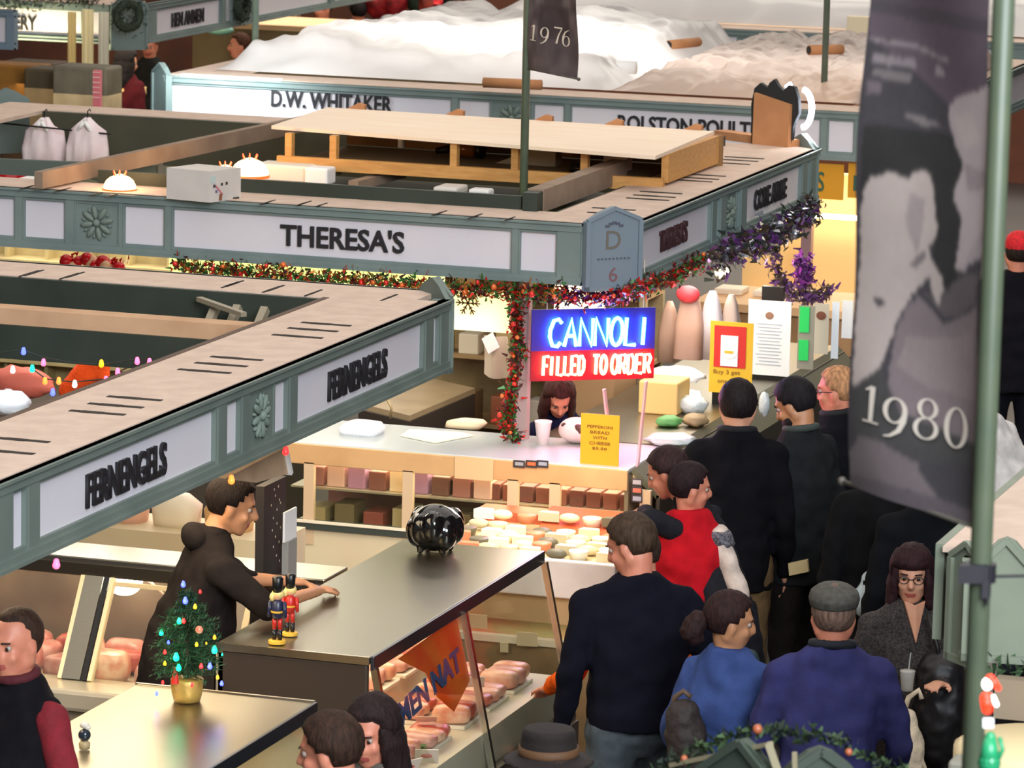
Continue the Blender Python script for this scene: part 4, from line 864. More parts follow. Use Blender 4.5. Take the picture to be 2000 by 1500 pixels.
G().lathe([(.020, 0), (.022, .02), (.016, .03)], p, 14).build('base', mat('pale_gold', (170, 150, 110), .4), t_, True); G().ell(p+Vector((0, 0, .052)), .024, 14, 10).build('globe', mat('dark_globe', (40, 46, 56), .15), t_, True); G().ell(p+Vector((0, 0, .09)), (.02, .014, .014), 10, 8).ell(p+Vector((.012, 0, .082)), (.014, .012, .01), 8, 6).build('topper', mat('frost', (214, 206, 190), .5), t_, True)
# --- case 3 : glass fronted case running left behind the hoodie
yT = 17.42
C3 = thing('glass_case', (-7.2, 17.3, 0), 'long glass fronted meat case with steel ledges behind the black hoodie', 'display case')
G().bx(-9.2, xL-.02, yT-.30, yT, 1.17, 1.20).build('steel_top', STEELX, C3, bevel=.005)
G().bx(-9.2, xL-.02, yT-.315, yT-.30, 1.12, 1.175).build('dark_rail', mat('dark_rail', (44, 40, 34), .4), C3)
def gf(x, z): return Vector((x, yT-.32-(1.12-z)*.62, z))
G().prism([gf(-9.2, 1.12), gf(xL-.02, 1.12), gf(xL-.02, .70), gf(-9.2, .70)], Vector((0, -.006, 0))).build('front_glass', GLASS, C3)
xx = onY(185, 1090, yT-.33).x
for (x_, w_, m_) in ((xx, .09, STEEL), (xx+.062, .025, BLACK), (xx+.09, .02, mat('ivory_trim', (226, 208, 170), .5)), (xx-.055, .02, MATS['ivory_trim']), (-6.75, .03, MATS['ivory_trim'])):
    G().bar(gf(x_, 1.12), gf(x_, .70), w_, .03, up=Vector((0, 1, .6))).build('post', m_, C3)
G().bar(gf(xx+.1, 1.10), gf(-6.75, 1.10), .02, .02).build('glass_trim', MATS['ivory_trim'], C3)
G().bx(-7.75, xL-.02, yT-.76, yT-.50, .60, .70).build('ledge', mat('ledge_steel', (232, 220, 196), .3, .6), C3, bevel=.02)
G().bx(-7.7, xL-.02, yT-.70, yT-.1, .0, .60).build('lower_panel', mat('champagne_panel', (176, 160, 132), .4, .4), C3)
G().bx(-9.2, xL-.02, yT-.02, yT, .6, 1.17).build('back', mat('taupe_back', (120, 98, 80), .6, col2=(96, 76, 62), scale=4), C3); G().bx(-9.2, xL-.02, yT-.6, yT-.02, .60, .66).build('deck', mat('dim_deck', (170, 146, 122), .6), C3)  # the interior's dimness is put into these darker colours
area('case_light', (-7.4, yT-.2, 1.10), 2.4, 2.6, (1.0, .82, .6), .12)
G().bx(-9, xL-.1, yT-.14, yT-.10, 1.09, 1.11).build('light_tube', GLOWW, C3)
for k in range(18):
    x = -8.5+(k % 9)*.22; y = yT-.42+.22*(k//9); slab((x, y, .67), .095, .085, .05+.02*(k % 2), MEAT[k % 4] if k % 3 else MEAT[0], 'meat joint, %s from the left, %s row of the long glass case' % (ORDN[k % 9], ('front', 'back')[k//9]), rz=R.uniform(-.5, .5), group='meat joints in the long glass fronted case', seed=k)
for k in range(8):
    x = -8.4+k*.24; slab((x, yT-.14, .66), .11, .06, .07, MEAT[2] if k % 2 else MEAT[0], 'raised meat pile, %s from the left at the back of the long glass case' % ORDN[k], rz=R.uniform(-.3, .3), group='meat piled at the back of the long glass case', seed=k+40)
q = onY(240, 1128, yT-.16); t_ = thing('heat_lamp', (q.x, q.y, q.z-.06), 'round bright lamp glaring inside the long glass case', 'lamp')  # glowing disc added in place of a bulb's reflection on the glass
G().ell(q, (.10, .02, .085), 18, 12).build('globe', mat('hot_lamp', (255, 250, 235), .4, emit=7), t_, True); G().tube([q+Vector((.08, 0, .02)), q+Vector((.14, 0, -.01)), q+Vector((.2, 0, -.06))], .006, 6).build('cable', mat('pale_cable', (240, 220, 200), .5), t_, True)
point('heat_lamp_light', q-Vector((0, .12, 0)), 2, (1, .9, .75), .05)
# curtain like clear wrap hanging in front of the glass
# roll / wrapped bundle under the fascia near the hoodie
q = at(500, 915, 1.75)
t_ = thing('paper_lampshade', q, 'beige paper covered box hanging under the canopy above the black hoodie', 'shade')
P0, P1, P2, P3 = onX(440, 935, -6.25), onX(555, 875, -6.25), onX(565, 925, -6.25), onX(500, 943, -6.25)
G().prism([P0, P1, P2, P3], Vector((-.12, .05, 0))).build('cover', mat('kraft_beige', (206, 176, 142), .7, col2=(190, 160, 128), scale=8), t_)
G().bar(P1, P2, .03, .02).build('white_edge', PAPER, t_)
# dark patterned post
q = onX(540, 960, -6.55)
t_ = thing('menu_post', (q.x, q.y, 1.2), 'tall dark chalk speckled post beside the black hoodie', 'post')
yq = q.y; a_, b_ = onX(512, 948, -6.55), onX(552, 940, -6.55); zl = onX(530, 1125, -6.55).z
G().bx(-6.58, -6.54, a_.y, b_.y+.02, zl, b_.z+.02).build('board', mat('charcoal_board', (46, 40, 36), .6), t_)
CH = mat('chalk_mark', (200, 186, 160), .8)
for (px, py) in ((538, 968), (546, 976), (530, 987), (541, 995), (548, 982), (534, 1012), (541, 1022), (548, 1030), (532, 1036), (538, 1048), (545, 1058), (534, 1068), (544, 950), (536, 956), (540, 1085), (546, 1095)):
    c = onX(px, py, -6.535); G().ell(c, (.001, .006, .006), 8, 6).build('chalk_mark', CH, t_)
G().bx(-6.6, -6.5, a_.y-.02, b_.y+.04, zl-.03, zl).build('foot', DARKP, t_)
G().bx(-6.6, -6.5, a_.y-.0, b_.y+.04, 0, zl-.03).build('stand', DARKP, t_)
q = onX(575, 1022, -6.5); t_ = thing('register_screen', (q.x, q.y, 1.2), 'white slip holder standing behind the speckled post', 'paper stand')
a_, b_ = onX(556, 1060, -6.5), onX(580, 990, -6.5); G().bx(-6.51, -6.50, a_.y, b_.y, a_.z, b_.z).build('slip', PAPER, t_); G().bx(-6.52, -6.49, a_.y+.02, b_.y-.02, 1.2, a_.z).build('stand', MATS['grey_bracket'], t_)
# --- case 4 : counter in front of the neon
yF, yB = 19.97, 20.66; x40, x41 = -7.72, -5.86
C4 = thing('counter_case', (-6.7, 20.3, 0), 'steel topped bakery counter with glass front below the neon sign', 'display case')
G().bx(x40, x41, yF, yB, 1.225, 1.25).build('steel_top', mat('pale_counter', (176, 184, 186), .25), C4, bevel=.006)
TAN = mat('tan_trim', (206, 164, 116), .4, col2=(192, 150, 104), scale=4)
G().bx(x40, x41, yF-.02, yF, 1.14, 1.245).build('front_rail', TAN, C4, bevel=.004)
G().bx(x40, x41-.0, yF-.012, yF-.006, .84, 1.14).build('front_glass', GLASS, C4)
G().bx(x40, x41, yB-.03, yB, .0, 1.22).build('back_panel', mat('maroon_shelf', (112, 66, 62), .5, col2=(140, 86, 84), scale=6), C4)
for z in (1.0, .80): G().bx(x40, x41, yF+.1, yB-.03, z-.01, z).build('shelf', mat('shelf_steel', (190, 180, 160), .3, .7), C4)
for px in (605, 798, 1003, 1085, 1262):
    x = onY(px, 980, yF).x; G().bx(x-.028, x+.028, yF-.02, yF+.01, .72, 1.15).build('post', mat('ivory_post', (206, 178, 144), .5), C4)
G().bx(x40, onY(1010, 1055, yF).x, yF-.03, yF+.02, .80, .845).build('sill', mat('dark_sill', (56, 64, 60), .4), C4)
G().bx(x40, onY(1010, 1055, yF).x, yF-.034, yF-.028, .835, .85).build('sill_edge', mat('pale_edge', (236, 224, 200), .4), C4)
G().bx(x40, onY(1010, 1055, yF).x, yF-.015, yF, .1, .80).build('kick_panel', mat('cream_panel', (214, 196, 164), .5, col2=(222, 208, 172), scale=2), C4)
G().bx(onY(1010, 1055, yF).x, x41, yF+.0, yF+.012, .1, .62).build('lower_panel', mat('tan_panel', (180, 146, 104), .5), C4)
G().bx(x41-.02, x41, yF, yB, .0, 1.22).build('end_panel', mat('taupe_end', (150, 132, 108), .5), C4)
area('case_light', (-6.7, 20.25, 1.21), 1.8, 26, (1.0, .78, .5), .4)
cc = [(148, 96, 88), (206, 166, 150), (168, 120, 150), (120, 70, 60), (222, 196, 160), (150, 110, 140), (96, 60, 50)]
for k in range(9):
    x = -7.6+k*.115; o = G().bx(x-.05, x+.045, yF+.14, yF+.3, 1.0, 1.0+.10+.02*(k % 3)).build('pastry_box', mat('box%d' % (k % 7), cc[k % 7], .6), bevel=.006); tag(o, 'pastry box, %s from the left on the upper shelf of the bakery counter' % ORDN[k], 'box', 'pastry boxes on the upper shelf of the bakery counter')
for k in range(12):
    x = -6.9+k*.09; o = G().bx(x-.04, x+.035, yF+.16, yF+.3, 1.0, 1.085).build('pastry_box', mat('boxd%d' % (k % 3), ((110, 60, 52), (126, 72, 60), (96, 52, 48))[k % 3], .6), bevel=.005); tag(o, 'dark red packet, %s from the left on the upper bakery counter shelf' % ORDN[k], 'packet', 'dark red packets on the bakery counter shelf')
for k in range(10):
    x = -7.6+k*.16; o = G().bx(x-.06, x+.05, yF+.16, yF+.34, .80, .88+.03*(k % 2)).build('loaf_box', mat('boxl%d' % (k % 4), ((176, 150, 100), (120, 100, 66), (150, 70, 56), (200, 176, 130))[k % 4], .6), bevel=.006); tag(o, 'brown packet, %s from the left on the lower bakery counter shelf' % ORDN[k], 'packet', 'packets on the lower shelf of the bakery counter')
# stickers and slips on the counter
def plate(pa, pb, Y, m, lb, name='sticker', cat='sticker', th=.004, ex=None):
    a_, b_ = onY(*pa, Y), onY(*pb, Y); t = thing(name, ((a_.x+b_.x)/2, Y, min(a_.z, b_.z)), lb, cat); G().bx(min(a_.x, b_.x), max(a_.x, b_.x), Y-th, Y, min(a_.z, b_.z), max(a_.z, b_.z)).build('sheet', m, t); return t
plate((889, 890), (963, 940), yF-.024, mat('tan_slip', (216, 178, 134), .8), 'tan paper slip taped on the front rail of the bakery counter', 'paper_slip', 'paper')
for k, (px, m_) in enumerate(((1003, (150, 150, 160)), (1027, (214, 100, 60)), (1049, (150, 156, 176)))):
    t_ = plate((px, 898), (px+22, 914), yF-.024, mat('sticker_dark', (50, 46, 50), .5), ('left grey', 'middle orange', 'right blue grey')[k]+' card sticker in the row of three on the counter rail')
    a_ = onY(px+3, 902, yF-.029); b_ = onY(px+19, 910, yF-.029); G().bx(a_.x, b_.x, yF-.030, yF-.028, b_.z, a_.z).build('print_mark', mat('stk%d' % k, m_, .5), t_)
for k, (py, m_) in enumerate(((940, (170, 166, 170)), (956, (196, 110, 90)), (972, (160, 160, 176)))):
    t_ = plate((1234, py-6), (1254, py+10), yF-.024, MATS['sticker_dark'], ('top', 'middle orange', 'bottom')[k]+' sticker in the vertical column on the counter corner post')
    a_ = onY(1236, py-3, yF-.029); b_ = onY(1252, py+7, yF-.029); G().bx(a_.x, b_.x, yF-.030, yF-.028, b_.z, a_.z).build('print_mark', mat('stv%d' % k, m_, .5), t_)
# yellow notice
a_, b_ = onY(1133, 912, 20.02), onY(1211, 812, 20.02)
t_ = thing('notice', (a_.x, 20.02, a_.z), 'yellow notice reading PEPPERONI BREAD WITH CHEESE on the bakery counter', 'sign')
G().bx(a_.x, b_.x, 20.015, 20.02, a_.z, b_.z).build('sheet', mat('notice_yellow', (206, 150, 22), .7), t_)
TX = mat('notice_ink', (110, 70, 14), .7)
for k, (tx, w_) in enumerate((('PEPPERONI', .66), ('BREAD', .50), ('WITH', .36), ('CHEESE', .54), ('$5.50', .38))):
    W_ = (b_.x-a_.x); h_ = b_.z-a_.z; lettering(tx, Vector((a_.x+W_*(.5-w_/2), 20.013, b_.z-h_*(.26+.10*k))), Vector((1, 0, 0)), Zv, W_*w_, h_*.055, TX, t_, .01, .0008)
G().bx(a_.x+.05, a_.x+.09, 20.02, 20.06, 1.25, 1.30).build('stand', BLACK, t_)
# cup, spotted bowl, towel, board, tap on the counter
q = at(1060, 868, 1.25); t_ = thing('paper_cup', q, 'pink lit white paper cup on the bakery counter', 'cup'); G().lathe([(.028, 0), (.043, .115), (.046, .118), (.046, .124), (.040, .124), (.026, .01)], q, 20).build('cup', mat('cup_white', (244, 226, 226), .6), t_, True)
q = at(1125, 866, 1.25); t_ = thing('bowl_dog', q, 'round white dark spotted cow shaped jar beside the paper cup', 'jar'); g = G().ell(q+Vector((0, 0, .07)), (.095, .08, .068), 20, 14); g.build('body', mat('jar_white', (240, 216, 214), .3), t_, True)
G().ell(q+Vector((.03, -.062, .085)), (.03, .014, .03), 10, 8).ell(q+Vector((-.05, -.045, .10)), (.02, .014, .014), 10, 8).build('spot', mat('spot_brown', (90, 50, 50), .4), t_, True)
q = at(707, 846, 1.25); o = G().loft([(q, .105, .10), (q+Vector((0, .0, .03)), .11, .105), (q+Vector((.005, 0, .055)), .09, .09), (q+Vector((0, 0, .065)), .05, .05)], 18, 4).build('towel', mat('white_towel', (240, 242, 250), .9, bump=.5), smooth=True); tag(o, 'folded white towel at the left end of the bakery counter', 'towel')
p_ = [at(782, 852, 1.252), at(850, 866, 1.252), at(924, 852, 1.252), at(900, 846, 1.252), at(800, 840, 1.252)]
o = G().prism(p_, Vector((0, 0, .006))).build('parchment', mat('parchment', (244, 236, 214), .8)); tag(o, 'cream parchment sheet lying on the bakery counter', 'paper')
q = at(735, 815, 1.25); t_ = thing('tap', q, 'thin arched tap behind the folded towel', 'tap'); G().tube([q+Vector((.08, 0, -.0)), q+Vector((.085, 0, .06)), q+Vector((.06, 0, .10)), q+Vector((.02, 0, .11)), q+Vector((-.02, 0, .10))], .007, 8).build('spout', mat('brass_tap', (170, 150, 110), .4, .5), t_, True)
q = at(905, 835, 1.25); o = G().loft([(q, .10, .05), (q+Vector((.02, 0, .03)), .11, .06), (q+Vector((.04, 0, .045)), .07, .05)], 16, 3).build('crumpled_bag', mat('cream_bag', (240, 218, 180), .8), smooth=True); tag(o, 'crumpled cream bag at the back of the bakery counter', 'bag')
# back counters in the cannoli stall
K1 = thing('work_table', at(780, 790, .95), 'brown topped work table behind the bakery counter', 'table')
q = [at(720, 802, 1.0), at(905, 752, 1.0), at(960, 760, 1.0), at(790, 818, 1.0)]
z_ = 1.12; c0, c1 = at(800, 815, z_), at(925, 762, z_)
G().prism([at(690, 795, z_), at(800, 822, z_), at(928, 768, z_), at(840, 748, z_)], Vector((0, 0, .03))).build('top', mat('taupe_top', (158, 138, 108), .5, col2=(144, 124, 96), scale=4), K1)
a_, b_ = at(700, 800, z_), at(800, 824, z_); e_ = at(928, 770, z_)
G().prism([a_, b_, e_, at(835, 756, z_)], Vector((0, 0, -z_+.01))).build('cabinet', mat('dark_cabinet', (52, 44, 40), .5), K1)
K2 = thing('shelf_unit', (-7.3, 22.9, 0), 'shelving of goods and cables inside the middle stall', 'shelving')
for z in (.5, .9, 1.3, 1.7): G().bx(-8.0, -6.6, 22.7, 23.1, z-.02, z).build('shelf', mat('brown_shelf', (150, 124, 88), .6), K2)
G().bx(-8.0, -6.6, 23.1, 23.14, 0, 2.0).build('back_panel', mat('khaki_back', (150, 134, 100), .7, col2=(120, 104, 78), scale=6), K2)
for x in (-8.0, -7.3, -6.6): G().bx(x-.02, x+.02, 22.68, 22.72, 0, 2.0).build('upright', MATS['khaki_back'], K2)
for k in range(26):
    z = (.5, .9, 1.3, 1.7)[k % 4]; x = -7.95+(k//4)*.2+R.uniform(0, .06); m_ = R.choice([(190, 168, 120), (170, 140, 96), (214, 206, 190), (120, 96, 66), (206, 180, 60), (150, 86, 60), (220, 214, 208)])
    o = G().bx(x, x+.12, 22.74, 22.9, z, z+R.uniform(.1, .26)).build('packet', mat('pk%d%d%d' % m_, m_, .6), bevel=.006); tag(o, 'packet on the %s shelf, %s from the left, shelving in the middle stall' % (('lowest', 'second', 'third', 'top')[k % 4], ORDN[k//4]), 'packet', 'packets on the shelving inside the middle stall')
# lit yellow menu box with snowflake
Y_ = 20.62; a_, b_ = onY(868, 642, Y_), onY(994, 574, Y_)
t_ = thing('light_box', (a_.x, Y_, a_.z), 'glowing pale yellow light box with a snowflake under the middle canopy', 'sign')
G().bx(a_.x, b_.x, Y_, Y_+.05, a_.z, b_.z).build('lit_face', mat('lightbox_glow', (255, 252, 215), .5, emit=1.0, ecol=(255, 250, 170)), t_)
G().bx(a_.x+.1, a_.x+.11, Y_+.02, Y_+.03, b_.z, ZT-.03).bx(b_.x-.11, b_.x-.10, Y_+.02, Y_+.03, b_.z, ZT-.03).build('hanger', BLACK, t_)
SF = thing('snowflake', onY(914, 592, Y_-.05), 'brown glitter snowflake hanging before the light box', 'ornament'); g = G(); c = ORG[SF.name]
for k in range(6):
    a1 = k*PI/3; d = Vector((math.cos(a1), 0, math.sin(a1))); g.bar(c, c+d*.068, .007, .004, up=Vector((0, 1, 0)))
    for s_ in (-1, 1):
        d2 = Vector((math.cos(a1+s_*.7), 0, math.sin(a1+s_*.7))); g.bar(c+d*.040, c+d*.040+d2*.024, .006, .004, up=Vector((0, 1, 0))); g.bar(c+d*.022, c+d*.022+d2*.016, .006, .004, up=Vector((0, 1, 0)))
g.build('flake', mat('brown_glitter', (130, 90, 50), .4), SF)
LB = [(onY(330, 528, 20.7), onY(860, 572, 20.7))]
t_ = thing('light_strip', (-8.6, 20.75, 1.95), 'long yellowish lit panel behind the garland under the middle canopy', 'lamp')
a_, b_ = onY(330, 540, 20.75), onY(862, 590, 20.75); G().bx(a_.x, b_.x, 20.75, 20.8, a_.z-.06, ZB-.02).build('lit_face', mat('strip_glow', (245, 250, 180), .5, emit=1.0, ecol=(240, 248, 150)), t_)
a_, b_ = onY(1082, 607, 20.9), onY(1180, 575, 20.9); t_ = thing('light_strip', (a_.x, 20.9, a_.z), 'short lit cream strip above the blue neon letters', 'lamp'); G().bx(a_.x, b_.x, 20.9, 20.93, a_.z, b_.z+.03).build('lit_face', mat('cream_glow', (255, 246, 205), .5, emit=1.4), t_)
# garlands under the canopy
TIN = [mat('tinsel_red', (206, 38, 30), .3, .3), mat('tinsel_green', (52, 112, 48), .4, .2), mat('tinsel_dark', (70, 30, 30), .5), mat('tinsel_gold', (206, 130, 60), .35, .4)]
RB = [mat('red_shine', (230, 60, 50), .15, .4), mat('orange_shine', (240, 120, 60), .2, .3)]
def row_pts(pp, Y): return [onY(x, y, Y) for x, y in pp]
garland(row_pts([(340, 517), (430, 530), (520, 533), (600, 545), (700, 548), (800, 556), (900, 566), (1010, 570), (1100, 576)], YF-.05), 3000, .042, [TIN[0], TIN[1], TIN[2], TIN[3], TIN[1]], "red and green tinsel garland under the THERESA'S fascia", balls=(26, .014, RB), seed=4, leaf=.032)
TIP = [mat('tinsel_purple', (96, 40, 110), .3, .3), TIN[0], mat('tinsel_ink', (40, 26, 50), .5)]
garland(row_pts([(1040, 572), (1110, 578), (1180, 580), (1222, 574)], YF+.1), 900, .042, TIP, 'purple and red tinsel garland over the neon sign', balls=(6, .012, RB), seed=14, leaf=.032)
garland([onX(x, y, X0+.04) for x, y in ((1225, 572), (1262, 556), (1300, 545), (1350, 518), (1372, 505))], 1000, .045, [TIN[0], TIN[1], TIN[2]], 'red tinsel garland under the receding canopy side', balls=(10, .014, RB), seed=24, leaf=.034)
garland([onY(x, y, YF+.0) for x, y in ((1005, 575), (1008, 620), (1012, 680), (1005, 740), (995, 790), (985, 830), (1010, 862))], 1500, .038, [TIN[0], TIN[1], TIN[2]], 'tinsel garland hanging down the post left of the neon sign', balls=(14, .013, RB), seed=34, leaf=.032)
garland([onY(x, y, 21.0) for x, y in ((128, 508), (170, 512), (240, 515))], 160, .03, [mat('ornament_red', (214, 30, 36), .25)], 'red ornaments peeping below the canopy at the left', balls=(10, .036, [mat('ball_red', (220, 30, 40), .15), mat('ball_gold', (240, 190, 150), .2), MATS['ball_red'] if 'ball_red' in MATS else RB[0]]), seed=41)
PUR = [mat('pine_dark', (40, 50, 42), .8), mat('silver_leaf', (150, 152, 160), .3, .6), mat('purple_leaf', (104, 62, 124), .4, .2), mat('brown_leaf', (70, 54, 40), .7)]
garland([onX(x, y, X0+.10) for x, y in ((1400, 510), (1450, 480), (1500, 465), (1550, 430), (1590, 405))], 1500, .075, PUR, 'dark evergreen garland with silver and purple ribbons at the far canopy corner', balls=(9, .028, [mat('silver_ball', (200, 204, 214), .12, .8), mat('purple_ball', (120, 60, 140), .2, .3), MATS['silver_ball']]), seed=51, leaf=.05)
garland([onX(x, y, X0+.10) for x, y in ((1500, 470), (1512, 510), (1522, 545), (1545, 575), (1590, 580), (1620, 570))], 500, .04, [PUR[2], PUR[3]], 'purple ribbon tail drooping from the far canopy corner', seed=61, leaf=.045)
garland([onX(x, y, X0+.12) for x, y in ((1565, 505), (1568, 530), (1572, 545))], 260, .05, [PUR[2], mat('magenta_leaf', (150, 60, 160), .4)], 'bright purple bow above the bakery bags', 'bow', 'bow', seed=71, leaf=.05)
# neon sign
na = math.radians(34); nd = Vector((math.cos(na), math.sin(na), 0)); nn_ = nd.cross(Zv)
pL = onY(1036, 605, 20.42); pL2 = onY(1036, 745, 20.42); Wn = .64/math.cos(na-math.radians(18))*1.0
Hn = pL.z-pL2.z; o0 = Vector((pL2.x, 20.42, pL2.z))
# choose width so that the right end lands at x=1276
k0 = 1276; best = min(((abs(1000+FPX*(o0+nd*w_-EYE).dot(RT)/(o0+nd*w_-EYE).dot(FW)-k0), w_) for w_ in [.4+.005*i for i in range(120)])); Wn = best[1]
NS = thing('neon_sign', o0, 'neon window sign reading CANNOLI in blue over FILLED TO ORDER in red', 'sign')
def NP_(u, v, o=0): return o0+nd*(Wn*u)+Zv*(Hn*v)+nn_*o
G().prism([NP_(0, .42), NP_(1, .42), NP_(1, 1), NP_(0, 1)], -nn_*.012).build('upper_board', mat('neon_board_blue', (60, 44, 150), .4), NS)
G().prism([NP_(0, 0), NP_(1, 0), NP_(1, .42), NP_(0, .42)], -nn_*.012).build('lower_board', mat('neon_board_red', (150, 20, 40), .4), NS)
NB = mat('neon_blue', (120, 230, 255), .3, emit=16, ecol=(60, 170, 255)); NR = mat('neon_red', (255, 200, 170), .3, emit=16, ecol=(255, 120, 80))
ST = {'C': [[(.95, .85), (.7, 1), (.3, .95), (.05, .6), (.05, .35), (.3, .03), (.7, 0), (.95, .15)]], 'A': [[(0, 0), (.5, 1), (1, 0)], [(.22, .38), (.78, .38)]], 'N': [[(0, 0), (0, 1), (1, 0), (1, 1)]],
      'O': [[(.5+.48*math.cos(k*PI/8), .5+.5*math.sin(k*PI/8)) for k in range(17)]], 'L': [[(0, 1), (0, 0), (.85, 0)]], 'I': [[(.5, 0), (.5, 1)]], 'F': [[(.9, 1), (0, 1), (0, 0)], [(0, .52), (.7, .52)]],
      'E': [[(.9, 1), (0, 1), (0, 0), (.9, 0)], [(0, .52), (.7, .52)]], 'D': [[(0, 0), (0, 1), (.5, 1), (.9, .75), (.9, .25), (.5, 0), (0, 0)]], 'T': [[(0, 1), (1, 1)], [(.5, 1), (.5, 0)]], 'R': [[(0, 0), (0, 1), (.7, 1), (.9, .8), (.7, .52), (0, .52)], [(.4, .52), (.9, 0)]]}
def neon(word, u0, u1, v0, v1, m, r, gap=.25, sl=.10):
    n = len(word); w_ = (u1-u0)/(n+gap*(n-1))
    for i, ch in enumerate(word):
        if ch == ' ': continue
        x0 = u0+i*w_*(1+gap); g = G()
        ww = w_*(.3 if ch == 'I' else 1)
        for s_ in ST[ch]: g.tube([NP_(x0+(a+sl*b)*ww if ch != 'I' else x0+w_*(.2+sl*b), v0+(v1-v0)*b, .022) for a, b in s_], r, 6)
        g.build('neon_letter', m, NS, True)
neon('CANNOLI', .13, .97, .49, .87, NB, .0105)
neon('FILLED', .09, .42, .09, .35, NR, .0088); neon('TO', .49, .60, .09, .35, NR, .0088); neon('ORDER', .64, .96, .09, .35, NR, .0088)
for u in (.12, .9): G().tube([NP_(u, 1), NP_(u, 1)+Vector((0, 0, .25))], .003, 5).build('hanger', MATS['pale_cable'], NS)
area('neon_spill_blue', NP_(.55, .7, .05), .5, 7, (.25, .35, 1), .15).rotation_euler = nn_.to_track_quat('-Z', 'Y').to_euler()
area('neon_spill_red', NP_(.5, .2, .05), .5, 9, (1, .25, .3), .12).rotation_euler = nn_.to_track_quat('-Z', 'Y').to_euler()
point('neon_under', NP_(.6, -.1, -.1), 3, (1, .35, .55), .1)
# stall post left of the neon, apron hanging, wooden column right
a_ = onY(1022, 760, 20.55); G().bx(a_.x-.035, a_.x+.03, 20.52, 20.58, 0, ZB).build('stall_post', mat('mauve_post', (176, 152, 150), .5)); tag(COL.objects[-1], 'pale mauve stall post left of the neon sign', 'post')
a_ = onX(1258, 560, X0-.05); 
t_ = thing('clear_post', (-5.80, 20.1, 1.25), 'clear plastic sneeze guard upright at the right end of the bakery counter', 'sneeze guard')
for (pa, pb) in (((1180, 760), (1196, 905)), ((1262, 745), (1245, 915))): G().bar(onY(*pa, 20.1), onY(*pb, 20.1), .035, .01).build('upright', mat('pink_acrylic', (240, 190, 200), .2, alpha=.55), t_)
a_, b_ = onY(945, 655, 21.2), onY(1000, 735, 21.2)
t_ = thing('apron', (a_.x, 21.2, b_.z), 'white apron hanging behind the tinsel post', 'apron')
vs = []; fs = []
for j in range(11):
    for i in range(9): u, v = i/8, j/10; vs.append((a_.x+(b_.x-a_.x)*(u*(.8+.25*v))+.0, 21.2+.02*math.sin(u*9+v*2), a_.z+(b_.z-a_.z)*v-.02*math.sin(u*PI)*(v > .9)))
for j in range(10):
    for i in range(8): q = j*9+i; fs.append((q, q+1, q+10, q+9))
G().add(vs, fs).build('cloth', mat('apron_white', (176, 160, 146), .85), t_, True); c = onY(958, 670, 21.17); G().obx(c, Vector((.03, 0, .02)), Vector((-.02, 0, .04)), Vector((0, .003, 0))).build('print_patch', mat('patch_white', (232, 226, 236), .7), t_)
# --- right side of the bakery stall : menus, bags, poster
def sheetY(pa, pb, Y, m, name, cat, lb, th=.004):
    a_, b_ = onY(*pa, Y), onY(*pb, Y); t = thing(name, (a_.x, Y, min(a_.z, b_.z)), lb, cat); G().bx(a_.x, b_.x, Y, Y+th, min(a_.z, b_.z), max(a_.z, b_.z)).build('sheet', m, t); return t, a_, b_
C6 = thing('cheese_counter', (-5.9, 22.4, 0), 'sloping glass topped cheese counter along the aisle by the black coat', 'display case')
G().bx(-6.55, -5.80, 20.75, 24.3, .0, 1.22).build('body', mat('counter_dark', (66, 60, 50), .5), C6)
G().bx(-6.55, -5.84, 20.68, 24.3, 1.22, 1.25).build('steel_top', STEEL, C6)
G().prism([(-5.84, 20.0, 1.25), (-5.84, 24.3, 1.25), (-5.70, 24.3, 1.12), (-5.70, 20.0, 1.12)], Vector((-.02, 0, -.02))).build('sloped_rail', mat('olive_rail', (92, 90, 72), .4), C6)
G().prism([(-5.70, 20.0, 1.12), (-5.70, 24.3, 1.12), (-5.74, 24.3, .1), (-5.74, 20.0, .1)], Vector((-.02, 0, 0))).build('front_panel', mat('counter_dark', (66, 60, 50), .5), C6)
t_, a_, b_ = sheetY((1384, 765), (1472, 632), 22.0, mat('poster_yellow', (216, 172, 40), .7), 'poster', 'poster', 'yellow poster with red square standing above the black coat'); 
W_, H_ = b_.x-a_.x, b_.z-a_.z; G().bx(a_.x+W_*.10, b_.x-W_*.16, 21.996, 22.0, a_.z+H_*.36, b_.z-H_*.06).build('red_block', mat('poster_red', (196, 40, 34), .7), t_)
G().bx(a_.x+W_*.26, b_.x-W_*.34, 21.992, 21.996, a_.z+H_*.38, b_.z-H_*.19).build('white_block', mat('poster_white', (226, 232, 236), .7), t_)
G().ell(Vector((a_.x+W_*.46, 21.990, a_.z+H_*.58)), (W_*.19, .003, H_*.10), 16, 8).build('oval', PAPER, t_); G().bx(a_.x+W_*.36, a_.x+W_*.56, 21.984, 21.987, a_.z+H_*.565, a_.z+H_*.60).build('yellow_bar', MATS['poster_yellow'], t_)
lettering('Buy 3 get', Vector((a_.x+W_*.1, 21.998, a_.z+H_*.25)), Vector((1, 0, 0)), Zv, W_*.62, H_*.075, mat('pen_ink', (120, 86, 20), .7), t_, .0, .001); lettering('one free', Vector((a_.x+W_*.2, 21.998, a_.z+H_*.14)), Vector((1, 0, 0)), Zv, W_*.52, H_*.06, MATS['pen_ink'], t_, .0, .001)
G().bx(a_.x+.02, b_.x-.02, 22.0, 22.04, 1.25, a_.z).build('stand', BLACK, t_)
t_, a_, b_ = sheetY((1458, 730), (1546, 590), 22.9, PAPER, 'menu_board', 'menu', 'tall white menu sheet right of the yellow poster'); W_, H_ = b_.x-a_.x, b_.z-a_.z
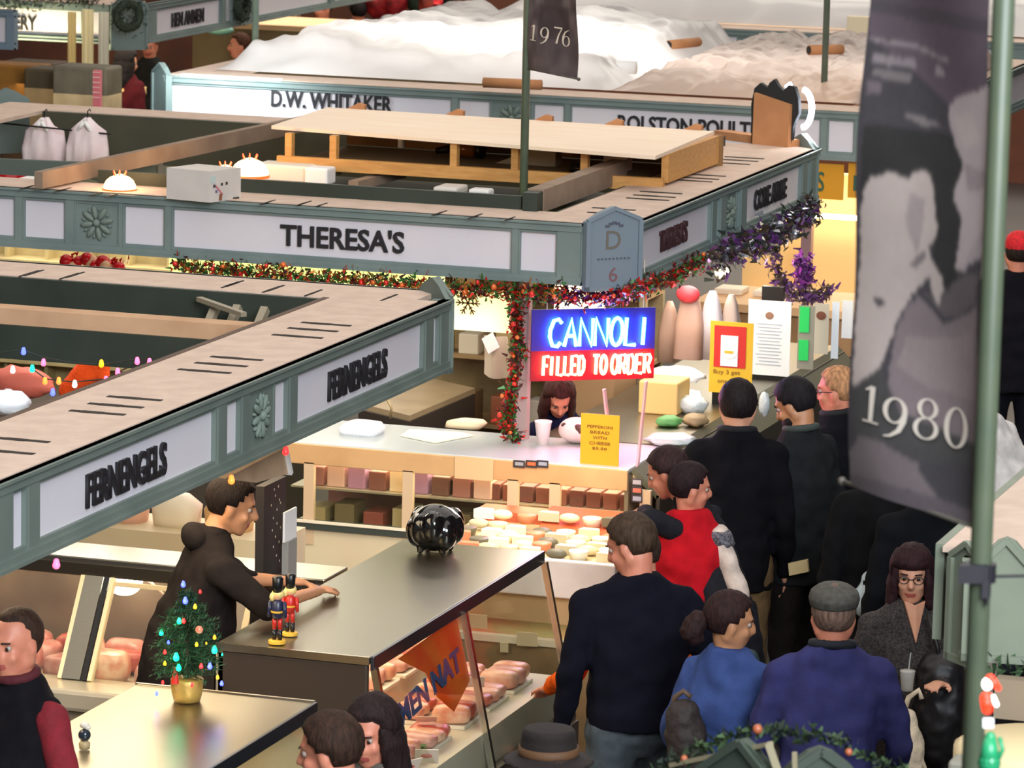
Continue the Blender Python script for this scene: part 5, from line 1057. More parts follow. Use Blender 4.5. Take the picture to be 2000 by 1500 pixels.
for k in range(13): G().bx(a_.x+W_*(.2+.04*(k % 3)), b_.x-W_*(.2+.05*(k % 2)), 22.897, 22.9, b_.z-H_*(.32+.045*k), b_.z-H_*(.31+.045*k)).build('text_line', mat('faint_text', (170, 176, 190), .8), t_)
G().ell(Vector((a_.x+W_*.5, 22.897, b_.z-H_*.2)), (W_*.10, .002, H_*.05), 12, 8).build('emblem', mat('brown_emblem', (150, 110, 90), .7), t_); G().bx(a_.x+.02, b_.x-.02, 22.91, 22.94, 1.25, a_.z).build('stand', BLACK, t_)
G().bx(a_.x+W_*.3, a_.x+W_*.8, 22.9, 22.94, b_.z, b_.z+.08).build('printer', BLACK, t_)
t_, a_, b_ = sheetY((1556, 720), (1592, 598), 23.3, mat('grey_rack', (150, 144, 128), .6), 'flyer_rack', 'rack', 'grey rack holding bright green labels beside the white menu')
for (z0_, z1_) in ((.58, .98), (.14, .46)): G().bx(a_.x+.01, b_.x-.03, 23.29, 23.3, a_.z+(b_.z-a_.z)*z0_, a_.z+(b_.z-a_.z)*z1_).build('green_label', mat('label_green', (40, 206, 96), .6, emit=.0), t_)
for k, (pa, pb, m_, lb) in enumerate((((1587, 690), (1620, 594), (196, 186, 166), 'beige flyer with brown spot, left of the hanging flyers'), ((1622, 700), (1640, 590), (226, 232, 238), 'narrow white flyer strip, middle of the hanging flyers'), ((1643, 660), (1668, 588), (236, 234, 232), 'tilted white flyer against the big banner edge'))):
    t_, a_, b_ = sheetY(pa, pb, 23.5+.05*k, mat('fl%d' % k, m_, .7), 'flyer', 'flyer', lb)
    if k == 0: G().ell(Vector(((a_.x+b_.x)/2, 23.495, b_.z-.07)), (.03, .002, .025), 12, 8).build('print_mark', mat('brown_spot', (120, 70, 50), .7), t_)
# bags and wraps on the cheese counter
def lump(px, py, z, r, m, name, cat, lb, seed=1, group=None, amp=.2):
    q = at(px, py, z); vs = []; fs = []; n, k_ = 18, 12
    for i in range(k_+1):
        for j in range(n):
            t1_, a_ = PI*i/k_, 2*PI*j/n; d = Vector((math.sin(t1_)*math.cos(a_), math.sin(t1_)*math.sin(a_), math.cos(t1_))); f = 1+amp*noise.noise(d*2.2+Vector((seed, 0, 0)))+amp*.5*noise.noise(d*6+Vector((seed, 3, 0))); vs.append(q+Vector((d.x*r[0]*f, d.y*r[1]*f, d.z*r[2]*f+r[2]*.9)))
    for i in range(k_):
        for j in range(n): a, b = i*n+j, i*n+(j+1) % n; fs.append((a, a+n, b+n, b))
    o = G().add(vs, fs).build(name, m, smooth=True); return tag(o, lb, cat, group)
BAGW = mat('white_bag', (244, 244, 246), .4); CLR = mat('cling_wrap', (206, 214, 214), .25, bump=.5)
lump(1322, 745, 1.33, (.16, .10, .045), BAGW, 'plastic_bag', 'bag', 'white plastic bag lying on top of the pile left of the yellow poster', 1)
lump(1318, 778, 1.25, (.16, .10, .03), BAGW, 'plastic_bag', 'bag', 'white plastic bag at the bottom of the pile, touching the neon end', 2)
lump(1350, 806, 1.25, (.09, .09, .05), CLR, 'wrapped_tub', 'tub', 'cling wrapped tub below the white bags', 3)
lump(1306, 832, 1.25, (.07, .08, .03), mat('green_leafy', (96, 160, 90), .6), 'greens', 'greens', 'packed green leaves on the cheese counter', 4)
lump(1358, 832, 1.25, (.07, .08, .035), mat('brown_cheese', (160, 136, 100), .6), 'wrapped_cheese', 'cheese', 'brown wrapped cheese right of the green leaves', 5)
lump(1312, 868, 1.25, (.14, .12, .03), CLR, 'wrap_sheet', 'wrap', 'crinkled clear wrap over the end of the cheese counter', 6)
o = G().bx(-6.28, -6.06, 21.55, 21.8, 1.25, 1.43).build('wooden_box', mat('honey_wood', (228, 188, 120), .6), bevel=.01); tag(o, 'honey coloured crate in front of the yellow poster', 'crate')
lump(1492, 812, 1.25, (.03, .03, .07), CLR, 'wrapped_bottle', 'bottle', 'glinting wrapped jar right of the honey coloured crate', 7)
# gift bags and baskets behind, under the receding canopy
for k, (px, py, w_, h_, m_, lb) in enumerate(((1345, 700, .085, .40, (176, 140, 124), 'brown paper gift bag with red bow right of the neon'), (1388, 700, .07, .38, (190, 180, 186), 'lilac grey gift bag beside the brown one'), (1425, 700, .06, .36, (170, 150, 140), 'taupe gift bag nearest the white menu'), (1305, 705, .06, .34, (150, 120, 104), 'dim brown bag directly beside the neon sign'))):
    q = onY(px, py, 22.3+.05*k); t_ = thing('gift_bag', q, lb, 'bag'); G().loft([(q, w_, .06), (q+Vector((0, 0, h_*.5)), w_*.95, .05), (q+Vector((0, 0, h_*.85)), w_*.6, .03), (q+Vector((0, 0, h_)), w_*.25, .02)], 16, 3).build('bag', mat('gb%d' % k, m_, .5, alpha=1), t_, True)
    if k == 0: G().ell(q+Vector((0, -.05, h_*.92)), (.07, .04, .05), 10, 8).build('red_bow', mat('bow_red', (214, 60, 70), .5), t_, True)
G().bx(-7.0, -6.60, 22.15, 22.6, .0, onY(1345, 700, 22.3).z).build('gift_shelf', mat('gift_shelf', (150, 118, 84), .6)); tag(COL.objects[-1], 'brown shelf carrying the gift bags behind the neon', 'shelf')
q = onY(1410, 530, 24.3); t_ = thing('lit_bauble', q, 'round glowing cream bauble light by the red tinsel', 'lamp'); G().ell(q, .045, 14, 10).build('globe', mat('cream_lamp', (255, 236, 190), .5, emit=2.5), t_, True); G().tube([q, q+Vector((0, 0, .2))], .003, 5).build('cord', BLACK, t_)
# wooden crates / wall of next stall seen beyond (under D.W. WHITAKER side)
B1 = thing('bakery_counter', (-4.9, 25.7, 0), 'brown wooden counter with white trays beyond the garland', 'counter')
a_, b_ = onY(1380, 560, 25.2), onY(1700, 500, 25.2)
G().bx(-7.0, -5.6, 25.2, 25.9, .0, 1.28).build('body', mat('oak_body', (176, 134, 92), .6, col2=(160, 120, 80), scale=5), B1)
G().bx(-7.0, -5.6, 25.15, 25.95, 1.28, 1.33).build('top', mat('oak_top', (226, 180, 132), .5), B1)
G().bx(-7.0, -5.6, 25.13, 25.15, .95, 1.05).build('dark_rail', DARKP, B1)
for k in range(3):
    x = onY(1430+k*75, 540, 25.6).x; o = G().bx(x-.09, x+.09, 25.5, 25.7, 1.33, 1.37).build('tray', mat('tray_white2', (240, 226, 206), .4), bevel=.01); tag(o, ('left', 'middle', 'right')[k]+' white tray on the wooden counter beyond the garland', 'tray', 'white trays on the wooden counter beyond the garland')
# yellow signs under stall 3
for k, (px0, px1, tx, lb) in enumerate(((1560, 1648, 'PS', 'orange yellow sign with green letters under the far fascia, left one'), (1655, 1720, 'D', 'orange yellow sign with green patch partly behind the banner'))):
    t_, a_, b_ = sheetY((px0, 386), (px1, 322), Y3+.02, mat('sign_ochre', (214, 150, 24), .6), 'hanging_sign', 'sign', lb, .02)
    if k == 0: lettering(tx, Vector((a_.x+.06, Y3+.015, a_.z+.05)), Vector((1, 0, 0)), Zv, .11, .13, mat('sign_green', (50, 92, 70), .6), t_, .01, .002)
    else: G().bx(a_.x+.04, a_.x+.11, Y3+.01, Y3+.02, a_.z+.05, a_.z+.15).build('green_patch', MATS['sign_green'], t_)
F1 = thing('upright_fridge', (-6.6, 27.6, 0), 'lit cream backed fridge under the far canopy by the banner', 'fridge')
a_, b_ = onY(1592, 500, 27.2), onY(1700, 420, 27.2)
G().bx(-7.3, -6.0, 27.5, 27.6, .0, 1.9).build('back', mat('fridge_cream', (206, 180, 130), .5), F1)
G().bx(-7.3, -6.0, 27.0, 27.6, 1.0, 1.04).build('shelf', mat('oak_top', (226, 180, 132), .5), F1); G().bx(-7.3, -6.0, 27.3, 27.34, 1.62, 1.65).build('light_tube', GLOWW, F1)
a_ = onY(1576, 500, 27.0); G().bx(a_.x-.04, a_.x+.03, 26.98, 27.05, .0, 1.9).build('frame_post', mat('mauve_frame', (150, 120, 120), .5), F1)
G().bx(-7.3, -6.0, 27.0, 27.6, .0, 1.0).build('base', mat('oak_body', (176, 134, 92), .6), F1)
lump(1668, 500, 1.04, (.13, .1, .30), mat('dark_grey_cloth', (60, 66, 62), .6), 'covered_appliance', 'appliance', 'dark covered appliance on the far shelf beside the banner', 9)
area('fridge_light', (-6.6, 27.2, 1.85), .8, 4, (1, .85, .55), .2)
# --- low display between the meat case and bakery counter
C5 = thing('deli_display', (-5.9, 19.1, 0), 'open cheese and antipasto display between the two glass cases', 'display case')
G().bx(-6.6, -5.62, 18.95, 19.75, .0, .80).build('base', mat('tan_panel', (180, 146, 104), .5), C5)
G().bx(-6.6, -5.60, 18.90, 18.95, .80, .985).build('front_bin', mat('white_bin', (226, 214, 206), .4, col2=(206, 190, 182), scale=3), C5, bevel=.008)
G().bx(-6.6, -5.60, 18.60, 18.95, .50, .66).build('olive_shelf', mat('olive_shelf', (150, 140, 84), .6, col2=(170, 90, 60), scale=4), C5)
G().bx(-6.6, -5.60, 18.55, 18.60, .64, .672).build('steel_rail', mat('bright_rail', (250, 240, 220), .2, .6), C5)
G().bx(-6.6, -5.60, 18.57, 18.60, .10, .64).build('lower_front', mat('umber_front', (150, 122, 86), .35, col2=(120, 96, 66), scale=3), C5)
G().bx(-6.6, -5.62, 18.95, 19.75, .955, .97).build('deck', mat('olive_tray', (196, 176, 130), .5), C5)
G().bx(-6.6, -5.70, 19.75, 19.93, .0, 1.02).build('riser', mat('maroon_panel', (190, 90, 60), .5), C5)
G().prism([(-6.2, 19.50, .975), (-5.75, 19.50, .975), (-5.75, 19.76, 1.07), (-6.2, 19.76, 1.07)], Vector((0, .01, 0))).build('liner', mat('terracotta_liner', (206, 96, 56), .6), C5)
area('case_light', (-6.05, 19.3, 1.8), .5, 12, (1.0, .86, .62), .8)
cols_ = [(246, 232, 190), (240, 220, 170), (250, 244, 226), (206, 196, 160), (110, 104, 84), (226, 140, 100), (238, 226, 200)]
KN = ['cream', 'yellowish', 'white', 'pale olive', 'dark grey', 'salmon', 'ivory']
for k in range(48):
    c_, r_ = k % 8, k//8
    x = -6.50+c_*.115+R.uniform(-.02, .02); y = 19.02+r_*.115+R.uniform(-.02, .02); z = .97; m_ = cols_[(k*5+r_) % 7]
    if y > 19.48: z += (y-19.5)*.37+.012
    kind = k % 3
    if kind == 0: o = G().lathe([(.040, 0), (.050, .04), (.048, .044), (.01, .046)], (x, y, z), 14).build('tub', mat('ch%d%d' % m_[:2], m_, .45), smooth=True)
    elif kind == 1: o = G().prism([(x-.055, y-.02, z), (x+.055, y-.02, z), (x+.035, y+.035, z), (x-.045, y+.035, z)], Vector((0, 0, .045))).build('cheese_wedge', mat('ch%d%d' % m_[:2], m_, .45))
    else: o = G().ell((x, y, z+.025), (.055, .034, .025), 12, 8).build('cheese_roll', mat('ch%d%d' % m_[:2], m_, .45), smooth=True)
    tag(o, '%s %s, %s, %s from the left on the open cheese display' % (KN[(k*5+r_) % 7], ('tub', 'wedge', 'roll')[kind], ('first row', 'second row', 'third row', 'fourth row', 'fifth row', 'last row')[r_], ('first', 'second', 'third', 'fourth', 'fifth', 'sixth', 'seventh', 'eighth')[c_]), 'cheese', 'portions on the open cheese display')
for k, (px, py, w_, h_, lb) in enumerate(((935, 1215, .09, .07, 'paper card leaning on the rail under the open display, left'), (1030, 1250, .10, .07, 'green edged paper card lower on the display front'), (985, 1262, .04, .05, 'small cream card between the paper cards'))):
    q = onY(px, py, 18.53); card(Vector((q.x, 18.53, q.z-.03)), w_, h_, .1*k, -.15, mat('tan_card', (206, 186, 150), .7), lb)
# string of coloured bulbs inside stall 1
t_ = thing('string_lights', at(0, 690, 1.6), 'string of coloured bulbs hanging inside the near left stall', 'string lights'); pts = [onY(x, y, 16.3) for x, y in ((-5, 690), (45, 683), (85, 698), (140, 708), (200, 712), (262, 702), (292, 700), (240, 722), (207, 740), (145, 746), (90, 740), (60, 718))]
G().tube(pts, .003, 5).build('wire', mat('dark_wire', (40, 50, 40), .6), t_)
for (px, py, cl) in ((25, 718, 'w'), (63, 716, 'g'), (85, 704, 'p'), (88, 740, 'o'), (115, 740, 'o'), (146, 746, 'w'), (103, 762, 'b'), (198, 706, 'y'), (207, 738, 'p'), (230, 722, 'p'), (268, 701, 'p'), (292, 703, 'p'), (46, 682, 'b')):
    p = onY(px, py, 16.28); G().cap(p, .009, p-Vector((0, 0, .014)), .012, 8).build('bulb', BULB[cl], t_, True)
for (px, py, cl) in ((558, 876, 'r'), (452, 932, 'o'), (110, 1096, 'p')):
    p = onX(px, py, X0+.02); o = G().cap(p, .010, p-Vector((0, 0, .015)), .014, 10).build('bulb', BULB[cl], smooth=True); tag(o, {'r': 'single red bulb under the canopy edge by the beige shade', 'o': 'single orange bulb under the canopy above the hoodie', 'p': 'single pink bulb under the canopy edge at the left'}[cl], 'bulb')
# orange garment, pink bundle and shelves inside stall 1
SH1 = thing('back_shelves', (-10, 22.6, 0), 'beige shelving glimpsed inside the middle stall, over the near left canopy', 'shelving')
G().bx(-11.2, -8.6, 22.6, 22.66, 0, 1.9).build('back_panel', mat('khaki_wall', (186, 170, 122), .7, col2=(160, 144, 100), scale=5), SH1)
for k in range(9):
    x = -11.0+k*.26; G().bx(x, x+.02, 22.48, 22.6, .8, 1.9).build('upright', MATS['khaki_wall'], SH1)
for z in (1.1, 1.4, 1.7): G().bx(-11.2, -8.6, 22.42, 22.6, z, z+.02).build('shelf', MATS['khaki_wall'], SH1)
OF = mat('orange_fleece', (244, 84, 16), .95, bump=.6)
g = G(); a_, b_, c_ = onY(190, 700, 21.6), onY(165, 735, 21.6), onY(128, 765, 21.6); d_ = onY(205, 742, 21.6)
OG = (g, a_, b_, c_, d_)
lump(40, 775, 1.10, (.20, .1, .09), mat('salmon_cloth', (206, 104, 88), .7), 'salmon_bundle', 'bundle', 'salmon pink bundle at the far left, seen below the dark valance', 12)
G().bx(-11.2, -8.4, 20.9, 22.2, 0, 1.02).build('inner_table', mat('dark_table', (60, 52, 44), .6)); tag(COL.objects[-1], 'dark table glimpsed below the dark valance of the near left canopy', 'table')
lump(15, 808, 2.30, (.09, .08, .05), BAGW, 'white_bundle', 'bundle', 'small white bundle at the left edge on the inner rail', 13)
# white shirts hanging in stall 2 back left
for k, (px0, px1, lb) in enumerate(((45, 128, 'white shirt on a hanger, left of the pair behind the middle canopy'), (130, 212, 'white shirt on a hanger, right of the pair behind the middle canopy'))):
    Y_ = 23.9-.08*k; a_, b_ = onY(px0, 318, Y_), onY(px1, 248, Y_); xm = (a_.x+b_.x)/2; hw_ = (b_.x-a_.x)/2; t_ = thing('shirt', (xm, Y_, a_.z), lb, 'shirt')
    g = G().loft([(Vector((xm, Y_, a_.z-.06)), hw_, .05), (Vector((xm, Y_, a_.z+.1)), hw_*.98, .055), (Vector((xm, Y_, b_.z-.03)), hw_*.86, .045), (Vector((xm, Y_, b_.z+.005)), hw_*.5, .035), (Vector((xm, Y_, b_.z+.05)), hw_*.16, .03)], 24, 2.4)
    for i, v in enumerate(g.v): q = Vector(v); g.v[i] = tuple(q+Vector((0, .02*math.sin(q.x*60+q.z*8), 0)))
    g.build('cloth', mat('shirt_white', (240, 226, 226), .85, col2=(226, 200, 202), scale=5), t_, True)
    G().tube([Vector((xm, Y_, b_.z+.02)), Vector((xm, Y_, b_.z+.09)), Vector((xm+.015, Y_, b_.z+.105)), Vector((xm+.02, Y_, b_.z+.09))], .004, 6).build('hanger_hook', BLACK, t_)
    for s_ in (-1, 1): G().cap(Vector((xm, Y_-.045, b_.z+.03)), .014, Vector((xm+s_*.04, Y_-.055, b_.z-.02)), .010, 8).build('collar', PAPER, t_, True)
a_ = onY(0, 240, 23.8); b_ = onY(215, 262, 23.8); G().tube([a_+Vector((-.3, 0, .0)), a_, b_], .006, 6).build('clothes_line', BLACK); tag(COL.objects[-1], 'dark line carrying the two white shirts', 'rail')
lump(20, 360, 2.2, (.10, .08, .05), mat('ball_red', (220, 30, 40), .3), 'red_cloth', 'cloth', 'red cloth below the slate board at the left edge', 15)
o = G().bx(at(45, 355, 2.3).x, at(125, 355, 2.3).x, 21.4, 21.6, 2.25, 2.33).build('white_tray', PAPER, bevel=.01); tag(o, 'white tray below the hanging shirts', 'tray')
lump(192, 352, 2.28, (.05, .05, .03), PAPER, 'paper_hat', 'hat', 'small white cap left of the glowing dome lamp', 16)
# far left goods
FL = thing('far_counter', (-13.2, 28.5, 0), 'brown far counter with lit panels, upper left', 'counter')
a_ = onY(20, 190, 28)
G().bx(-15.6, -12.6, 29.6, 30.2, .0, 1.15).build('body', mat('olive_brown', (96, 78, 50), .6, col2=(80, 64, 42), scale=4), FL)
G().bx(-15.6, -12.6, 29.5, 30.3, 1.15, 1.2).build('top', mat('tan_top', (170, 144, 104), .5), FL)
for k, (px0, px1, py0, py1, lb, m_) in enumerate(((132, 150, 60, 125, 'pale curtain, leftmost of the three lit ones', (240, 216, 150)), (160, 185, 55, 125, 'bright yellow white lit curtain, middle of the three', (255, 240, 190)), (192, 215, 60, 125, 'pale grey lit curtain, rightmost of the three', (232, 226, 206)))):
    a_, b_ = onY(px0, py1, 31.2), onY(px1, py0, 31.2); vs = [(a_.x+(b_.x-a_.x)*i/8, 31.2+.03*math.sin(i*2.2), z) for z in (a_.z-.05, b_.z+.15) for i in range(9)]
    o = G().add(vs, [(i, i+1, i+10, i+9) for i in range(8)]).build('curtain', translucent('lit_curtain%d' % k, m_, .5), smooth=True); tag(o, lb, 'curtain')
area('curtain_lamp', (-14.6, 31.6, 1.8), .8, 30, (1, .85, .5), .3, (math.radians(90), 0, 0))
for k, (px, py, w_, h_, m_, nm, lb) in enumerate(((52, 160, .22, .75, (84, 60, 34), 'cabinet', 'tall dark brown cabinet at the upper left'), (15, 165, .25, .45, (150, 100, 30), 'crate', 'ochre crate at the upper left edge'), (105, 175, .25, .35, (88, 74, 50), 'crate', 'olive brown crate in front of the lit curtains'), (155, 170, .22, .2, (120, 112, 92), 'bin', 'grey green bin left of the pink column'))):
    Y_ = 29.2-.25*k; q = onY(px, py, Y_); o = G().bx(q.x-w_, q.x+w_, Y_, Y_+.3, q.z-h_, q.z+.15).build(nm, mat('fg%d' % k, m_, .7, col2=tuple(int(v*.8) for v in m_), scale=5), bevel=.02); tag(o, lb, nm)
Y_ = 26.0; a_, b_ = onY(181, 196, Y_), onY(195, 138, Y_); t_ = thing('striped_column', (a_.x, Y_, a_.z), 'pink candy striped column left of the ponytailed person', 'decoration')
G().bx(a_.x, b_.x, Y_, Y_+.04, a_.z-.3, b_.z).build('column', mat('candy_pink', (226, 120, 124), .6), t_)
for k in range(6): z = a_.z+(b_.z-a_.z)*(k+.5)/6; G().bx(a_.x-.001, b_.x+.001, Y_-.002, Y_+.0, z, z+.008).build('stripe', mat('pale_pink', (240, 190, 186), .6), t_)
lump(255, 188, 1.25, (.16, .12, .06), mat('bread_gold', (226, 176, 110), .6, col2=(240, 206, 150), scale=14), 'bread_pile', 'bread', 'heap of golden bread before the ponytailed person', 21); tag(COL.objects[-1], kind='stuff')
FC = thing('far_table', (-11.9, 27.6, 0), 'far display table with pale shelves by the ponytailed person', 'table')
G().bx(-12.3, -11.5, 27.4, 28.2, .0, 1.22).build('body', MATS['olive_brown'], FC); G().bx(-12.3, -11.5, 27.4, 28.2, 1.22, 1.25).build('top', MATS['tan_top'], FC)
FS = thing('far_shelves', (-11.8, 30.5, 0), 'far tan shelves behind the ponytailed person', 'shelving')
for z in (.8, 1.15, 1.5, 1.8): G().bx(-12.6, -11.3, 30.4, 30.8, z, z+.04).build('shelf', mat('cream_shelf', (220, 192, 150), .5), FS)
G().bx(-12.6, -11.3, 30.8, 30.84, 0, 1.9).build('back', MATS['olive_brown'], FS)
for k in range(12):
    x = -12.55+(k % 6)*.2; z = (1.19, 1.54)[k//6]; m_ = R.choice([(190, 160, 110), (150, 100, 60), (120, 90, 60), (210, 190, 150)]); o = G().bx(x, x+.13, 30.5, 30.65, z, z+.15).build('jar', mat('jr%d%d' % m_[:2], m_, .4), bevel=.01); tag(o, 'jar, %s from the left on the %s far tan shelf' % (ORDN[k % 6], ('lower', 'upper')[k//6]), 'jar', 'jars on the far tan shelves')
# wide far counters near the top edge
for k, (x0, x1, Y_, m_, lb) in enumerate(((-12.6, -9.2, 40.5, (118, 66, 44), 'far red brown counter at the top behind the plastic sheet'), (-15.5, -12.8, 37.5, (120, 100, 66), 'far tan counter below the wreath hung fascia'), (-9.0, -4, 43.5, (110, 60, 40), 'far brown counter at the top right'))):
    t_ = thing('far_counter', ((x0+x1)/2, Y_, 0), lb, 'counter'); hz = 1.77 if k == 1 else 1.1; G().bx(x0, x1, Y_, Y_+.9, 0, hz).build('body', mat('fc%d' % k, m_, .6, col2=tuple(int(v*.8) for v in m_), scale=2), t_); G().bx(x0-.05, x1+.05, Y_-.05, Y_+.95, hz, hz+.05).build('top', mat('fct', (196, 160, 120), .5), t_)
q = onY(352, 62, 37.4); 
for k, (px, py, r, m_, nm, cat, lb) in enumerate(((345, 60, (.10, .06, .10), (234, 230, 232), 'white_pack', 'package', 'white pack with red mark under the wreath hung fascia'), (376, 58, (.035, .035, .14), (220, 60, 40), 'red_bottle', 'bottle', 'red bottle under the wreath hung fascia'), (430, 62, (.13, .08, .05), (120, 170, 156), 'green_pack', 'package', 'pale green pack left of the glowing white lamp'), (400, 50, (.08, .06, .14), (50, 54, 62), 'dark_box', 'box', 'dark box between red bottle and pale green pack'))):
    lump(px, py+6, 1.82, r, mat('fp%d' % k, m_, .5), nm, cat, lb, 30+k, None, .08)
q = at(495, 75, 1.35); t_ = thing('globe_lamp', q, 'glowing cream lamp shade behind the thin pole at the top', 'lamp'); G().lathe([(.20, 0), (.19, .12), (.13, .26), (.05, .32)], q, 20).build('shade', mat('shade_glow', (255, 236, 190), .5, emit=2.0, ecol=(255, 225, 160)), t_, True); G().lathe([(.08, -.2), (.03, 0)], q, 12).build('foot', DARKP, t_)
# belongings of the shoppers

t_ = thing('cream_cabinet', (-8.2, 18.2, 0), 'cream cabinet stacked with pale packages behind the long glass case', 'cabinet'); G().bx(-9.4, -7.0, 18.0, 18.4, .05, 1.15).build('body', MATS['cream_panel'], t_)
for k in range(8):
    x = -9.2+k*.27; m_ = [(250, 226, 176), (236, 190, 170), (246, 236, 214), (222, 176, 120)][k % 4]; o = G().loft([(Vector((x, 18.2, 1.15)), .11, .08), (Vector((x, 18.2, 1.25)), .12, .09), (Vector((x, 18.2, 1.30+.04*(k % 3))), .06, .05)], 14, 3).build('package', mat('pkg%d' % (k % 4), m_, .5), smooth=True); tag(o, 'pale wrapped package, %s from the left on the cream cabinet' % ORDN[k], 'package', 'packages on the cream cabinet')

# far brown hall furniture along the top edge
t_ = thing('far_partition', (-10, 46, 0), 'long far brown partition across the top of the picture', 'partition'); G().bx(-22, 2, 46, 46.2, 0, 2.6).build('panel', mat('far_brown', (128, 74, 50), .7, col2=(90, 56, 42), scale=.8), t_); G().bx(-22, 2, 45.9, 46.25, 2.6, 2.7).build('rail', mat('far_tan_rail', (180, 150, 120), .6), t_)
for k, (px, py, r, m_, nm, lb) in enumerate(((735, 22, (.16, .1, .2), (190, 40, 44), 'red_display', 'red decorated heap at the top, left part of the red display'), (772, 20, (.16, .1, .22), (206, 50, 60), 'red_display', 'red decorated heap at the top, right part of the red display'), (700, 12, (.16, .1, .24), (150, 130, 124), 'grey_heap', 'grey goods heap left of the red display at the top'), (812, 14, (.12, .1, .26), (40, 60, 46), 'small_fir', 'dark green bushy heap right of the red display'), (830, 20, (.08, .1, .16), (170, 60, 44), 'red_display', 'narrow red heap beside the green bushy heap at the top'),
                                                      (862, 34, (.09, .08, .07), (240, 214, 190), 'cream_pot', 'cream pot at the top beside the far gable'), (896, 40, (.09, .08, .07), (230, 232, 220), 'white_pot', 'white pot at the top touching the far gable'), (578, 28, (.06, .06, .14), (250, 226, 190), 'pale_figure', 'small pale upright figure at the top left of the navy coat'), (560, 18, (.08, .06, .08), (190, 170, 220), 'lilac_flowers', 'lilac flowers at the top, right of the receding fascia'), (540, 32, (.2, .1, .10), (112, 100, 74), 'olive_heap', 'olive goods heap right of the glowing shade'), (1240, 3, (.3, .2, .12), (150, 84, 54), 'brown_heap', 'brown goods heap over the far white sheet'), (1580, 5, (.16, .1, .12), (190, 130, 90), 'tan_heap', 'tan goods heap at the top right near the pole'))):
    z_ = 1.10 if px < 1000 else 2.55
    q = onY(px, py+8, 41.8 if px < 1000 else 36.9); 
    lump(px, py+8, q.z-.03, r, mat('bk%d' % k, m_, .6, col2=tuple(int(v*.6) for v in m_), scale=12), nm, 'display', lb, 50+k, None, .3)
t_ = thing('display_stand', (-11, 41.2, 0), 'far brown stepped stand below the red display at the top', 'stand'); G().bx(-14.0, -9.6, 41.6, 42.3, 0, 1.6).build('body', mat('far_brown2', (104, 62, 44), .7), t_); G().bx(-14.0, -9.6, 41.55, 42.3, 1.6, 1.66).build('top', MATS['far_tan_rail'], t_)
# ================================================================ people
SKIN = mat('skin', (214, 158, 128), .5, col2=(206, 146, 116), scale=18, sub=.05); SKIN2 = mat('skin_ruddy', (216, 140, 112), .5, col2=(206, 128, 102), scale=18, sub=.05); SKIN3 = mat('skin_olive', (190, 134, 96), .5, sub=.05)
LIP = mat('lip_skin', (170, 84, 74), .45); EYEW = mat('eye_white', (176, 160, 148), .3); IRIS = mat('iris_dark', (40, 28, 22), .2)
def remesh(g, name, m, parent, vox, smooth=2, disp=0, dsc=.12, extra=None, local=True):
    me = g.mesh(name+'_src'); o = bpy.data.objects.new(name+'_src', me); COL.objects.link(o)
    md = o.modifiers.new('r', 'REMESH'); md.mode = 'VOXEL'; md.voxel_size = vox; md.use_smooth_shade = True
    if smooth: sm = o.modifiers.new('s', 'SMOOTH'); sm.factor = .5; sm.iterations = smooth
    dg = bpy.context.evaluated_depsgraph_get(); me2 = bpy.data.meshes.new_from_object(o.evaluated_get(dg)); bpy.data.objects.remove(o); bpy.data.meshes.remove(me)
    me2.name = name
    if disp:
        sd = len(me2.vertices) % 97
        ns = [v.normal.copy() for v in me2.vertices]
        for v, n in zip(me2.vertices, ns):
            c = v.co
            q = noise.noise(Vector((c.x/dsc+sd, c.y/dsc, c.z/dsc*1.5)))+.5*noise.noise(Vector((c.x/dsc*2.3, c.y/dsc*2.3+sd, c.z/dsc*1.6)))
            v.co = c+n*disp*q
    me2.materials.clear()
    o = finish(me2, name, m, parent, True, local)
    return o
